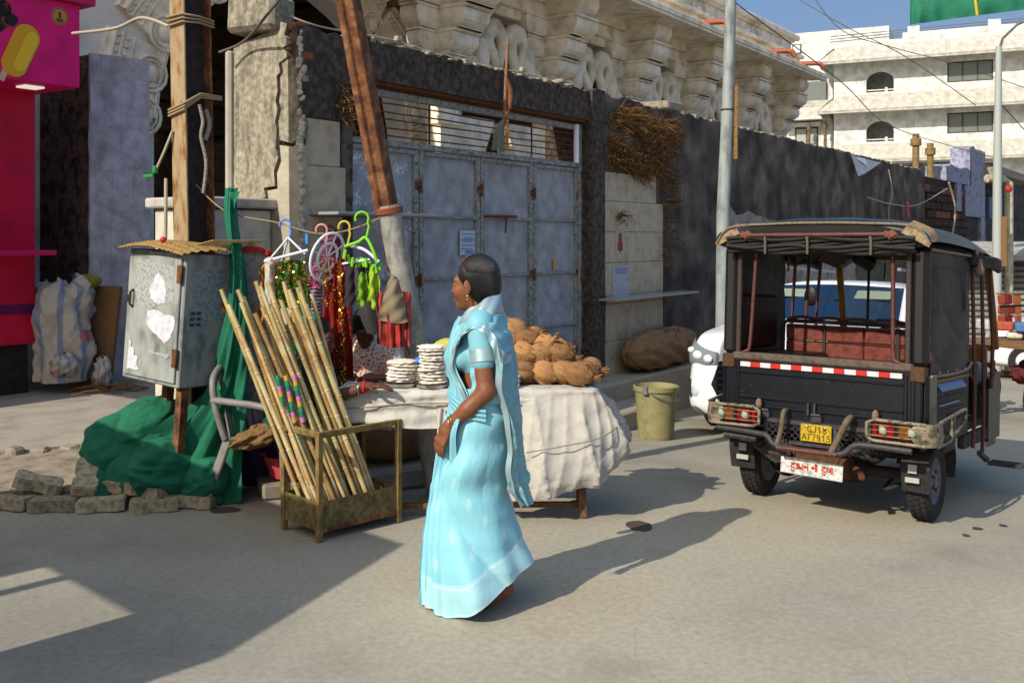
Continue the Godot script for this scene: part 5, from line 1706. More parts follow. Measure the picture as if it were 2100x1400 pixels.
	m.tube(spline([Vector3(-0.14, 2.05, -0.1), Vector3(-0.16, 1.85, -0.08), Vector3(-0.15, 1.7, -0.1), Vector3(-0.17, 1.45, -0.09)], 10), 0.012, 5)
	part(m, "loose_cable", K.cablepale, hp)
	m = MB.new()
	m.box(Vector3(-0.185, 2.11, -0.15), Vector3(0.03, 0.05, 0.03), 0.006)
	m.box(Vector3(-0.20, 2.07, -0.20), Vector3(0.02, 0.02, 0.10), 0.004)
	part(m, "green_connector", mk(Color(0.10, 0.52, 0.22), 0.5), hp)
	# ---- leaning rusty channel in a concrete sleeve
	var lp := thing("leaning_pole", "rusty steel channel pole leaning left, its foot in a grey concrete sleeve", "pole")
	var foot := P3(-0.455, 0.0, 6.46)
	var top := P3(-1.19, 4.3, 5.98)
	var ax := (top - foot).normalized()
	var side := ax.cross(Vector3(-0.35, 0, 1).normalized()).normalized()
	var fr := side.cross(ax).normalized()
	var BB := Basis(side, ax, fr)
	m = MB.new()
	m.box(foot + ax * 3.1 + fr * 0.055, Vector3(0.075, 2.5, 0.012), 0.002, BB)
	m.box(foot + ax * 3.1 - side * 0.07, Vector3(0.012, 2.5, 0.11), 0.002, BB)
	m.box(foot + ax * 3.1 + side * 0.035, Vector3(0.012, 2.5, 0.11), 0.002, BB)
	m.box(foot + ax * 3.1 - side * 0.04 + fr * 0.055, Vector3(0.06, 2.5, 0.012), 0.002, BB)
	part(m, "channel", K.rust, lp)
	m = MB.new()
	m.tube([foot - ax * 0.05, foot + ax * 0.9, foot + ax * 1.9], [0.098, 0.085, 0.070], 18)
	part(m, "concrete_sleeve", mk(Color(0.66, 0.65, 0.62), 0.85, "blotch", 1.5, "grime", Vector3(3, 1, 3), 0.3), lp)
	m = MB.new()
	for k in 3: m.tube(tilted_ring(foot + ax * (1.88 - k * 0.012), BB, 0.078), 0.009, 5, true)
	m.tube(spline([foot + ax * 1.86 + side * -0.07, foot + ax * 1.5 - side * 0.085, foot + ax * 1.2 - side * 0.05 + fr * 0.07, foot + ax * 0.95 + fr * 0.085], 12), 0.006, 5)
	part(m, "tie_wire", mk(Color(0.50, 0.28, 0.18), 0.8), lp)
	m = MB.new()
	m.box(foot + ax * 3.42 + side * 0.02 + fr * 0.066, Vector3(0.05, 0.16, 0.012), 0.002, BB)
	part(m, "wood_chip", mk(Color(0.66, 0.50, 0.30), 0.8), lp)

func tilted_ring(c: Vector3, B: Basis, r: float, k := 14) -> Array:
	var out := []
	for i in k: out.append(c + B.x * cos(TAU * i / k) * r + B.z * sin(TAU * i / k) * r)
	return out

func green_cloth() -> void:
	var o := thing("green_shade_cloth", "dark green shade cloth tied to the rusty pole and heaped on the ground", "cloth")
	var g := mk(Color(0.09, 0.44, 0.32), 0.85, "weave", 6.0, "blotch", 1.2)
	g.rim_enabled = true
	g.rim = 0.2
	var m := MB.new()
	var rows := [[1.98, -1.86, -1.80, 6.55], [1.84, -1.84, -1.775, 6.46], [1.70, -1.82, -1.745, 6.42], [1.50, -1.79, -1.70, 6.38], [1.25, -1.80, -1.67, 6.34], [1.0, -1.85, -1.65, 6.31], [0.78, -1.93, -1.65, 6.29], [0.60, -2.04, -1.66, 6.27], [0.42, -2.26, -1.68, 6.26], [0.26, -2.38, -1.69, 6.25], [0.12, -2.36, -1.69, 6.24], [0.012, -2.10, -1.69, 6.23]]
	var cv := []
	for r in rows:
		var c := []
		for k in 7:
			var f := k / 6.0
			c.append(P3(lerpf(r[1], r[2], f), r[0] + (0.10 * sin(f * PI) * (1.0 if r[0] < 0.5 else 0.0) if r[0] > 0.05 else 0.0) * -0.6, r[3] - 0.10 * sin(f * PI) + (0.10 * (1.0 - f) if r[0] < 0.8 else 0.0)))
		cv.append(c)
	m.loft(cv, 70, 110, func(u, v): return (0.010 + 0.020 * smoothstep(0.35, 0.7, v)) * sin(u * 19.0 + sin(v * 5.0) * 2.0) + 0.03 * smoothstep(0.5, 0.8, v) * sin((u * 1.1 + v * 1.5) * 17.0) * (1.0 - u * 0.6) + 0.006 * sin(u * 47.0 + v * 23.0))
	part(m, "hanging_length", g, o)
	m = MB.new()
	var nz := FastNoiseLite.new()
	nz.seed = 4
	nz.frequency = 0.6
	var rd := FastNoiseLite.new()
	rd.seed = 9
	rd.fractal_type = FastNoiseLite.FRACTAL_RIDGED
	rd.fractal_octaves = 3
	rd.frequency = 0.42
	for q in [[-2.46, 0.27, 6.52, 0.31, 0.29, 0.22, 1.0], [-2.36, 0.40, 6.54, 0.25, 0.20, 0.22, 2.0], [-2.14, 0.17, 6.38, 0.38, 0.21, 0.20, 3.0], [-2.56, 0.11, 6.42, 0.24, 0.12, 0.16, 4.0], [-1.95, 0.14, 6.32, 0.24, 0.20, 0.14, 5.0], [-2.44, 0.2, 6.36, 0.22, 0.2, 0.13, 6.0]]:
		var ph: float = q[6] * 3.7
		m.ball(P3(q[0], q[1], q[2]), Vector3(q[3], q[4], q[5]), 80, 52, rot(0.1 * q[6], q[6] * 0.4, 0.25 * sin(ph)), func(d):
			var w := nz.get_noise_3d(d.x * 0.9 + ph, d.y * 0.9, d.z * 0.9)
			var k := rd.get_noise_3d(d.x + d.y * 0.9 + ph + w, d.y * 2.0 - d.x * 0.7, d.z + ph)
			return 0.16 * w + 0.15 * k)
	part(m, "crumpled_heap", g, o)
	m = MB.new()
	m.loft([[P3(-2.76, 0.03, 6.42), P3(-2.60, 0.02, 6.3), P3(-2.45, 0.02, 6.2), P3(-2.15, 0.015, 6.17), P3(-1.8, 0.015, 6.2)], [P3(-2.68, 0.18, 6.5), P3(-2.52, 0.16, 6.37), P3(-2.35, 0.22, 6.28), P3(-2.1, 0.24, 6.26), P3(-1.8, 0.30, 6.28)]], 60, 10, func(u, v): return 0.03 * sin(u * 34.0 + v * 3.0) * (1.0 - v * 0.4))
	part(m, "trailing_edge", g, o)
	m = MB.new()
	m.loft([[P3(-1.86, 1.93, 6.46), P3(-1.80, 1.95, 6.42), P3(-1.73, 1.96, 6.40)], [P3(-1.86, 1.86, 6.44), P3(-1.81, 1.88, 6.40), P3(-1.77, 1.88, 6.40)], [P3(-1.85, 1.76, 6.42), P3(-1.81, 1.77, 6.39), P3(-1.79, 1.76, 6.39)]], 10, 10, func(u, v): return 0.012 * sin(u * 11.0))
	part(m, "knot", g, o)

func pavers() -> void:
	var poly := PackedVector2Array()
	for q in [[-0.125, -0.055], [-0.10, -0.068], [-0.055, -0.068], [-0.03, -0.05], [0.03, -0.05], [0.055, -0.068], [0.10, -0.068], [0.125, -0.055], [0.125, 0.055], [0.10, 0.068], [0.055, 0.068], [0.03, 0.05], [-0.03, 0.05], [-0.055, 0.068], [-0.10, 0.068], [-0.125, 0.055]]:
		poly.append(Vector2(q[0], q[1]) * 1.12)
	var m := MB.new()
	m.xf = Transform3D(Basis(Vector3.RIGHT, Vector3(0, 0, -1), Vector3.UP), Vector3.ZERO)
	m.prism(poly, 0.0, 0.062)
	var sm := PackedVector2Array()
	for q in poly: sm.append(q * 0.95)
	m.prism(sm, 0.0621, 0.070)
	var me := m.mesh()
	var mats := [mk(Color(0.72, 0.66, 0.54), 0.95, "grime", 3.0, "speck", 8.0, 0.4), mk(Color(0.64, 0.58, 0.49), 0.95, "grime", 3.0, "speck", 8.0, 0.4), mk(Color(0.76, 0.70, 0.57), 0.95, "grime", 2.5, "speck", 8.0, 0.4)]
	var spots := [[-3.06, 0.0, 6.10, 0.1], [-2.78, 0.0, 6.12, -0.05], [-2.48, 0.0, 6.10, 0.08], [-2.20, 0.0, 6.10, -0.04], [-3.16, 0.004, 6.32, 0.3], [-2.52, 0.072, 6.20, 0.05], [-2.28, 0.072, 6.18, -0.12], [-2.84, 0.0, 6.32, 0.2], [-2.45, 0.0, 6.26, 0.1], [-1.94, 0.004, 6.10, 0.15], [-3.36, 0.0, 6.15, 0.1]]
	for i in spots.size():
		var s: Array = spots[i]
		var o := inst(me, numbered("paving_block"), mats[i % 3], self, Transform3D(rot(rx(-0.03, 0.05), s[3] + rx(-0.35, 0.35), rx(-0.05, 0.05)), P3(s[0] + rx(-0.04, 0.04), s[1] + 0.006, s[2] + rx(-0.06, 0.06))))
		meta(o, ["wavy-edged paving block in the front row, third from the green cloth", "wavy-edged paving block in the front row, second from the left of frame", "wavy-edged paving block in the middle of the front row", "last wavy-edged paving block of the front row, touching the green cloth", "paving block behind the front row at the far left", "upper paving block of two stacked beside the green cloth", "upper paving block nearest the green cloth", "paving block lying low behind the tilted one", "lower paving block under the two stacked ones", "dark paving block half under the green cloth hem", "paving block at the very left edge of the pile"][i], "paving block", "loose paving blocks by the green cloth")
	var t := [[-2.96, 0.10, 6.22, 0.3, -0.32, "wavy-edged paving block tilted up at the left end of the block pile"], [-2.66, 0.14, 6.24, 1.9, 0.5, "paving block propped steeply on another in the middle of the block pile"]]
	for s in t:
		var o := inst(me, numbered("paving_block"), mats[2], self, Transform3D(rot(0.15, s[3], s[4]), P3(s[0], s[1], s[2])))
		meta(o, s[5], "paving block", "loose paving blocks by the green cloth")
	var rub := MB.new()
	for i in 70:
		var x := rx(-3.6, -1.9)
		rub.box(P3(x, 0.008, 6.12 + rx(-0.06, 0.55)), Vector3(rx(0.01, 0.045), rx(0.008, 0.03), rx(0.01, 0.04)), 0.004, rot(rx(-1, 1), rx(-2, 2), rx(-1, 1)))
	var ro := solo(rub, "rubble", K.dirt, "scattered crumbs of broken concrete around the paving blocks", "rubble")
	ro.set_meta("kind", "stuff")

func stall() -> void:
	var T := thing("market_table", "wooden stall table hidden under white cloths", "table", Transform3D(Basis.IDENTITY, P3(0, 0, 0)))
	var m := MB.new()
	m.bx(-1.0, 0.47, 0.71, 0.75, -6.36, -5.9, 0.006)
	part(m, "top", K.wood, T)
	for q in [[-0.95, 5.96], [0.42, 5.96], [-0.95, 6.31], [0.43, 6.32]]:
		m = MB.new()
		m.bar(P3(q[0], road_y(q[0], q[1]), q[1]), P3(q[0], 0.709, q[1]), 0.045, 0.045)
		part(m, "leg", mk(Color(0.46, 0.33, 0.21), 0.85, "grime", 4.0), T)
	m = MB.new()
	m.bar(P3(-0.95, 0.06, 5.95), P3(0.42, 0.06, 6.0), 0.03, 0.03)
	part(m, "stretcher", mk(Color(0.46, 0.33, 0.21), 0.85, "grime", 4.0), T)
	# white cloth over the left of the table, short hem
	var wc := mk(Color(0.83, 0.81, 0.77), 0.85, "weave", 8.0, "blotch", 1.5)
	var lcn := FastNoiseLite.new()
	lcn.seed = 6
	lcn.frequency = 0.05
	var L := MB.new()
	var rows := [[0.760, 6.375], [0.763, 6.25], [0.762, 6.1], [0.764, 5.93], [0.755, 5.885], [0.70, 5.865], [0.64, 5.86], [0.565, 5.85]]
	var cv := []
	for r in rows:
		var c := []
		for k in 9:
			var f := k / 8.0
			var dy := 0.0
			if r[0] < 0.6: dy = -0.035 * f + 0.012 * sin(f * 11.0)
			c.append(P3(lerpf(-1.03, 0.10, f), r[0] + dy, r[1] + (0.0 if r[0] > 0.74 else 0.012 * sin(f * 17.0))))
		cv.append(c)
	L.loft(cv, 90, 70, func(u, v): return 0.006 * lcn.get_noise_2d(u * 120.0, v * 120.0) + smoothstep(0.5, 0.62, v) * (0.03 * lcn.get_noise_2d(u * 70.0, v * 30.0) + 0.004 * sin(v * 50.0 + u * 8.0)))
	var lc := thing("tablecloth", "white cloth with a short hem over the left of the stall table", "tablecloth")
	part(L, "sheet", wc, lc)
	m = MB.new()
	m.loft([[P3(-1.03, 0.764, 5.93), P3(-1.03, 0.763, 6.15), P3(-1.03, 0.762, 6.37)], [P3(-1.06, 0.66, 5.9), P3(-1.06, 0.66, 6.15), P3(-1.05, 0.66, 6.38)], [P3(-1.07, 0.52, 5.9), P3(-1.07, 0.55, 6.15), P3(-1.06, 0.54, 6.38)]], 30, 16, func(u, v): return 0.012 * v * sin(u * 21.0))
	part(m, "end_fall", wc, lc)
	m = MB.new()
	m.loft([[P3(-0.44, 0.66, 5.845), P3(-0.42, 0.66, 5.84), P3(-0.39, 0.66, 5.845)], [P3(-0.445, 0.4, 5.85), P3(-0.42, 0.4, 5.83), P3(-0.395, 0.4, 5.85)], [P3(-0.44, 0.16, 5.86), P3(-0.42, 0.18, 5.84), P3(-0.40, 0.15, 5.86)]], 8, 16, func(u, v): return 0.008 * sin(u * 9.0 + v * 6.0))
	part(m, "loose_tail", wc, lc)
	m = MB.new()
	m.tube(spline([P3(-1.05, 0.655, 5.845), P3(-0.8, 0.67, 5.848), P3(-0.6, 0.688, 5.846), P3(-0.3, 0.69, 5.846), P3(0.05, 0.685, 5.846)], 24), 0.004, 5)
	part(m, "hem_cord", mk(Color(0.46, 0.43, 0.38), 0.9), lc)
	# heavy off-white cloth wrapped round the right end
	var cl := FastNoiseLite.new()
	cl.seed = 5
	cl.frequency = 0.05
	var rc := thing("tablecloth", "heavy off-white sheet wrapped round the right end of the stall table", "tablecloth")
	var wc2 := mk(Color(0.80, 0.78, 0.74), 0.85, "weave", 8.0, "blotch", 1.5)
	m = MB.new()
	var ring := [[[-0.12, 6.1], [0.05, 6.05], [0.2, 6.1], [0.32, 6.2], [0.36, 6.25], [0.36, 6.3], [0.3, 6.34]],
		[[-0.12, 5.90], [0.1, 5.89], [0.3, 5.895], [0.455, 5.91], [0.49, 5.99], [0.50, 6.2], [0.48, 6.37]],
		[[-0.12, 5.86], [0.1, 5.85], [0.32, 5.86], [0.50, 5.88], [0.545, 5.98], [0.55, 6.2], [0.52, 6.40]],
		[[-0.13, 5.83], [0.1, 5.81], [0.34, 5.81], [0.55, 5.86], [0.62, 5.98], [0.63, 6.25], [0.58, 6.43]],
		[[-0.14, 5.81], [0.09, 5.77], [0.35, 5.77], [0.58, 5.84], [0.69, 6.0], [0.70, 6.28], [0.64, 6.45]],
		[[-0.14, 5.80], [0.08, 5.75], [0.35, 5.76], [0.60, 5.85], [0.725, 6.03], [0.73, 6.3], [0.66, 6.46]],
		[[-0.13, 5.82], [0.08, 5.77], [0.34, 5.79], [0.58, 5.88], [0.70, 6.06], [0.70, 6.3], [0.64, 6.46]]]
	var hy := [[0.768, 0.768, 0.768, 0.768, 0.768, 0.768, 0.768], [0.766, 0.766, 0.766, 0.764, 0.764, 0.764, 0.764], [0.70, 0.70, 0.71, 0.72, 0.72, 0.71, 0.70], [0.55, 0.55, 0.57, 0.60, 0.63, 0.62, 0.6], [0.37, 0.37, 0.40, 0.44, 0.52, 0.5, 0.48], [0.22, 0.22, 0.26, 0.31, 0.42, 0.42, 0.40], [0.13, 0.13, 0.17, 0.23, 0.36, 0.36, 0.34]]
	cv = []
	for r in 7:
		var c := []
		for k in 7: c.append(P3(ring[r][k][0], hy[r][k], ring[r][k][1]))
		cv.append(c)
	m.loft(cv, 120, 90, func(u, v): return smoothstep(0.18, 0.5, v) * (0.040 * (pow(absf(sin(u * 17.0 - v * 1.6 + 0.4)), 0.45) - 0.7) * (0.5 + v) + 0.014 * pow(absf(sin(u * 43.0 + v * 4.0)), 0.5) + 0.006 * (1.0 - absf(sin(v * 13.0 + u * 7.0)))) + 0.004 * cl.get_noise_2d(u * 260.0, v * 160.0))
	part(m, "sheet", wc2, rc)
	m = MB.new()
	m.tube(spline([P3(0.08, 0.42, 5.755), P3(0.30, 0.46, 5.75), P3(0.52, 0.50, 5.80), P3(0.68, 0.57, 5.98)], 20), 0.0035, 5)
	part(m, "seam", mk(Color(0.48, 0.45, 0.40), 0.9), rc)
	# coconuts heaped on the right
	m = MB.new()
	m.ball(Vector3.ZERO, Vector3(0.085, 0.072, 0.072), 18, 12, Basis.IDENTITY, func(d): return 0.05 * sin(d.y * 13.0 + d.z * 5.0) + 0.05 * sin(atan2(d.z, d.y) * 5.0) + 0.30 * pow(maxf(d.x, 0.0), 8.0))
	for i in 14:
		var a := TAU * i / 14
		m.tube([Vector3(0.075, cos(a) * 0.02, sin(a) * 0.02), Vector3(0.115, cos(a) * 0.012, sin(a) * 0.012), Vector3(0.14 + rx(-0.01, 0.02), cos(a) * rx(0.01, 0.03), sin(a) * rx(0.01, 0.03))], 0.004, 3, false, false)
	for i in 26:
		var a := rx(0, TAU)
		var x := rx(-0.06, 0.05)
		var r := 0.07 * sqrt(1.0 - x * x / 0.009)
		m.tube([Vector3(x, cos(a) * r, sin(a) * r), Vector3(x + 0.03, cos(a + 0.2) * r * 1.06, sin(a + 0.2) * r * 1.06)], 0.0025, 3, false, false)
	var cm := m.mesh()
	var coirs := [mk(Color(1, 1.03, 1.06), 0.95, "coir", Vector3(5, 16, 16), "", 0.0, 0.6), mk(Color(0.88, 0.88, 0.90), 0.95, "coir", Vector3(5, 14, 14), "", 0.0, 0.6), mk(Color(1.08, 1.08, 1.08), 0.95, "coir", Vector3(4, 12, 12), "", 0.0, 0.6)]
	var cs := []
	for r in 2:
		for c in 5: cs.append([-0.06 + c * 0.125 + (0.04 if r == 1 else 0.0), 0.84, 6.06 + r * 0.15])
	for r in 2:
		for c in 4: cs.append([-0.04 + c * 0.118 * (0.95), 0.95, 6.12 + r * 0.13])
	for c in 3: cs.append([-0.03 + c * 0.11, 1.02 if c < 2 else 0.99, 6.16])
	for c in 3: cs.append([-0.06 + c * 0.10, 1.02, 6.30])
	cs.append([0.02, 1.085, 6.2])
	cs.append([0.40, 0.835, 5.99])
	for i in cs.size():
		var q: Array = cs[i]
		var o := inst(cm, numbered("coconut"), coirs[i % 3], self, Transform3D(rot(rx(-3, 3), rx(-0.9, 0.9) + (PI if i % 3 == 0 else 0.0), rx(-0.5, 0.5)), P3(q[0] + rx(-0.01, 0.01), q[1] + 0.005, q[2])))
		meta(o, "husked brown coconut, %s" % (["%s from the left in the front bottom row of the heap" % nth(i + 1), "%s from the left in the back bottom row of the heap" % nth(i - 4), "%s from the left in the front middle row of the heap" % nth(i - 9), "%s from the left in the back middle row of the heap" % nth(i - 13), "%s from the left in the front upper row of the heap" % nth(i - 17), "%s from the left in the back upper row of the heap" % nth(i - 20), "single one on the very top of the heap", "single one lying apart at the right front corner of the heap"][0 if i < 5 else 1 if i < 10 else 2 if i < 14 else 3 if i < 18 else 4 if i < 21 else 5 if i < 24 else i - 18]), "coconut", "coconuts heaped on the stall table")
	# stacks of printed packets on steel plates
	var pk := MB.new()
	var pms := []
	for v in 4:
		pk = MB.new()
		var pn := FastNoiseLite.new()
		pn.seed = v + 60
		pn.frequency = 1.3
		pk.ball(Vector3(0, 0.010, 0), Vector3(0.098, 0.0125, 0.098), 30, 12, Basis.IDENTITY, func(d): return 0.30 * pn.get_noise_3d(d.x * 1.6, d.y * 0.6, d.z * 1.6) + 0.05 * sin(atan2(d.z, d.x) * 11.0 + v))
		pms.append(pk.mesh())
	var pmat := [mk(Color(0.98, 0.96, 0.93), 0.6, "packet", 5.0), mk(Color(0.95, 0.94, 0.93), 0.6, "packet", 3.5), mk(Color(0.90, 0.88, 0.84), 0.6, "packet", 6.0)]
	for st in [[-0.665, 6.02, 7, "round printed packet, %s from the bottom of the shorter stack", "packets in the shorter stack", 0.9], [-0.475, 5.98, 12, "round printed packet, %s from the bottom of the taller stack", "packets in the taller stack", 0.86]]:
		for i in st[2]:
			var o := inst(pms[(i * 3 + st[2]) % 4], numbered("printed_packet"), pmat[(i * 7 + 2) % 3], self, Transform3D(rot(rx(-0.05, 0.05), rx(0, 6), rx(-0.05, 0.05)).scaled(Vector3(st[5], 0.92, st[5])), P3(st[0] + rx(-0.008, 0.008), 0.79 + i * 0.0188, st[1] + rx(-0.006, 0.006))))
			meta(o, st[3] % nth(i + 1), "packet", st[4])
	var k := 0
	for q in [[-0.665, 6.02], [-0.475, 5.98]]:
		var p := MB.new()
		p.lathe([Vector2(0, 0.0), Vector2(0.10, 0.0), Vector2(0.11, 0.020), Vector2(0.113, 0.022), Vector2(0.104, 0.021), Vector2(0.096, 0.004), Vector2(0, 0.004)], 28)
		solo(p, "steel_plate", K.chrome, ["round steel plate under the shorter packet stack", "round steel plate under the taller packet stack"][k], "plate", Transform3D(Basis.IDENTITY, P3(q[0], 0.768, q[1])))
		k += 1
	var bt := thing("glass_bottle", "clear glass bottle behind the shorter packet stack", "bottle", Transform3D(Basis.IDENTITY, P3(-0.71, 0.766, 6.25)))
	m = MB.new()
	m.lathe([Vector2(0, 0), Vector2(0.038, 0.0), Vector2(0.04, 0.02), Vector2(0.04, 0.13), Vector2(0.032, 0.17), Vector2(0.016, 0.21), Vector2(0.014, 0.25), Vector2(0.017, 0.255), Vector2(0.017, 0.27), Vector2(0.0, 0.27)], 20, true)
	var gl := mk(Color(0.85, 0.90, 0.92), 0.05)
	gl.transparency = BaseMaterial3D.TRANSPARENCY_ALPHA
	gl.albedo_color.a = 0.25
	part(m, "glass", gl, bt)
	m = MB.new()
	m.lathe([Vector2(0, 0.266), Vector2(0.019, 0.266), Vector2(0.019, 0.285), Vector2(0, 0.287)], 14)
	part(m, "cap", K.darksteel, bt)
	for q in [[-0.615, 6.3, "left brass incense tube standing behind the packet stacks"], [-0.575, 6.32, "right brass incense tube standing behind the packet stacks"]]:
		m = MB.new()
		m.lathe([Vector2(0, 0), Vector2(0.016, 0), Vector2(0.016, 0.05), Vector2(0.018, 0.055), Vector2(0.016, 0.06), Vector2(0.016, 0.12), Vector2(0.018, 0.125), Vector2(0.016, 0.13), Vector2(0.016, 0.2), Vector2(0.019, 0.21), Vector2(0, 0.212)], 12)
		solo(m, "brass_tube", mk(Color(0.62, 0.42, 0.18), 0.35, "blotch", 9.0, "", 0.0, 0.0, 0.9), q[2], "tube", Transform3D(Basis.IDENTITY, P3(q[0], 0.766, q[1])))
	solo(crumple(Vector3(0.04, 0.03, 0.035), 8, 0.1), "blue_packet", mk(Color(0.16, 0.42, 0.72), 0.4), "small bright blue packet behind the packet stacks", "packet", Transform3D(Basis.IDENTITY, P3(-0.56, 0.90, 6.16)))
	solo(crumple(Vector3(0.10, 0.07, 0.08), 12, 0.12), "yellow_bag", mk(Color(0.70, 0.70, 0.32), 0.6, "blotch", 4.0), "pale yellow cloth bag behind the walking woman's shoulder", "bag", Transform3D(Basis.IDENTITY, P3(-0.40, 0.95, 6.30)))
	solo(crumple(Vector3(0.15, 0.10, 0.12), 14, 0.12), "goods_bag", mk(Color(0.60, 0.55, 0.48), 0.7, "packet", 5.0), "dull bag of goods under the pale yellow bag", "bag", Transform3D(Basis.IDENTITY, P3(-0.38, 0.84, 6.28)))
	for i in 5:
		m = MB.new()
		m.box(Vector3.ZERO, Vector3(0.13, 0.012, 0.10), 0.003)
		solo(m, "white_box", mk(Color(0.80, 0.80, 0.80), 0.6, "packet", 7.0), "flat white box in the little stack beside the coconuts", "box", Transform3D(Basis(Vector3.UP, rx(-0.2, 0.2)), P3(-0.02, 0.776 + i * 0.013, 5.95)), "flat boxes beside the coconuts")
	# grey plastic armchair of the seller
	var CH := Transform3D(Basis(Vector3.UP, -0.35), P3(-1.50, 0.0, 6.28))
	var ch := thing("plastic_chair", "grey plastic armchair left of the bamboo stand", "chair", CH)
	var pl := mk(Color(0.50, 0.48, 0.47), 0.5, "blotch", 2.0)
	m = MB.new()
	m.loft([[Vector3(0.22, 0.42, -0.21), Vector3(0.24, 0.425, 0.0), Vector3(0.22, 0.42, 0.21)], [Vector3(0.0, 0.40, -0.22), Vector3(0.0, 0.395, 0.0), Vector3(0.0, 0.40, 0.22)], [Vector3(-0.2, 0.41, -0.2), Vector3(-0.2, 0.40, 0.0), Vector3(-0.2, 0.41, 0.2)]], 12, 12)
	part(m, "seat", pl, ch)
	m = MB.new()
	m.tube(spline([Vector3(-0.20, 0.42, -0.22), Vector3(-0.25, 0.62, -0.25), Vector3(-0.29, 0.78, -0.22), Vector3(-0.32, 0.85, -0.10), Vector3(-0.33, 0.865, 0.0), Vector3(-0.32, 0.85, 0.10), Vector3(-0.29, 0.78, 0.22), Vector3(-0.25, 0.62, 0.25), Vector3(-0.20, 0.42, 0.22)], 36), 0.022, 8)
	for i in 5: m.bar(Vector3(-0.21, 0.42, -0.14 + i * 0.07), Vector3(-0.315, 0.84, -0.13 + i * 0.065), 0.045, 0.012, Vector3(1, 0.2, 0))
	part(m, "backrest", pl, ch)
	for s in [-1.0, 1.0]:
		m = MB.new()
		m.tube(spline([Vector3(-0.27, 0.66, s * 0.25), Vector3(-0.08, 0.66, s * 0.285), Vector3(0.14, 0.64, s * 0.28), Vector3(0.23, 0.58, s * 0.26), Vector3(0.24, 0.45, s * 0.24)], 24), 0.022, 8)
		part(m, "armrest", pl, ch)
		for e in [[0.21, 0.27], [-0.19, -0.32]]:
			m = MB.new()
			m.bar(Vector3(e[0], 0.41, s * 0.21), Vector3(e[1], 0.0, s * 0.27), 0.055, 0.03, Vector3(0, 0, 1), 0.006)
			part(m, "leg", pl, ch)
	var tied := solo(crumple(Vector3(0.15, 0.055, 0.09), 17, 0.3), "brown_cloth", mk(Color(0.50, 0.38, 0.24), 0.95, "grime", 5.0), "knotted brown cloth tied under the arm of the grey chair", "cloth", Transform3D(rot(0, 0.3, 0.25), P3(-1.53, 0.46, 6.02)))
	var gb := solo(crumple(Vector3(0.09, 0.10, 0.08), 18, 0.2), "green_bag", mk(Color(0.06, 0.36, 0.22), 0.7, "blotch", 4.0), "small green bag on the seat edge of the grey chair", "bag", Transform3D(Basis.IDENTITY, P3(-1.40, 0.56, 6.06)))
	var pt := MB.new()
	pt.lathe([Vector2(0, 0), Vector2(0.15, 0), Vector2(0.20, 0.14), Vector2(0.215, 0.145), Vector2(0.19, 0.14), Vector2(0.14, 0.01), Vector2(0, 0.01)], 24)
	solo(pt, "pink_tub", mk(Color(0.80, 0.30, 0.34), 0.5, "blotch", 3.0), "pink plastic tub under the grey chair", "tub", Transform3D(Basis.IDENTITY, P3(-1.42, 0.12, 6.5)))
	solo(crumple(Vector3(0.17, 0.20, 0.14), 19, 0.12), "patterned_bundle", mk(Color(0.20, 0.14, 0.30), 0.8, "blotch", 6.0), "dark blue patterned bundle behind the grey chair legs", "bundle", Transform3D(Basis.IDENTITY, P3(-1.72, 0.24, 6.62)))
	m = MB.new()
	m.bx(-0.22, 0.22, 0.0, 0.10, -0.14, 0.14, 0.015)
	solo(m, "stone_block", K.dirt, "rough stone under the pink tub", "stone", Transform3D(Basis(Vector3.UP, 0.4), P3(-1.42, 0.0, 6.5)))
	# things under the table
	var s1 := thing("jute_sack", "jute sack with pink stripes lying under the stall table", "sack", Transform3D(Basis(Vector3.UP, 0.5), P3(-0.78, 0.30, 6.85)))
	part(crumple(Vector3(0.36, 0.17, 0.2), 21, 0.06), "sack_body", mk(Color(0.58, 0.46, 0.32), 0.95, "speck", 9.0, "blotch", 2.0), s1)
	m = MB.new()
	m.box(Vector3.ZERO, Vector3(0.62, 0.16, 0.34), 0.03)
	solo(m, "stone_slab", K.platform, "pale broken stone slab on the ground under the table", "stone", Transform3D(rot(0.05, 0.5, 0.03), P3(-0.80, 0.07, 6.75)))
	var s2 := thing("jute_sack", "brown jute sack standing under the table behind the walking woman", "sack", Transform3D(Basis(Vector3.UP, -0.3), P3(-0.1, 0.22, 6.7)))
	part(crumple(Vector3(0.28, 0.24, 0.2), 23, 0.06), "sack_body", mk(Color(0.40, 0.30, 0.20), 0.95, "speck", 9.0), s2)

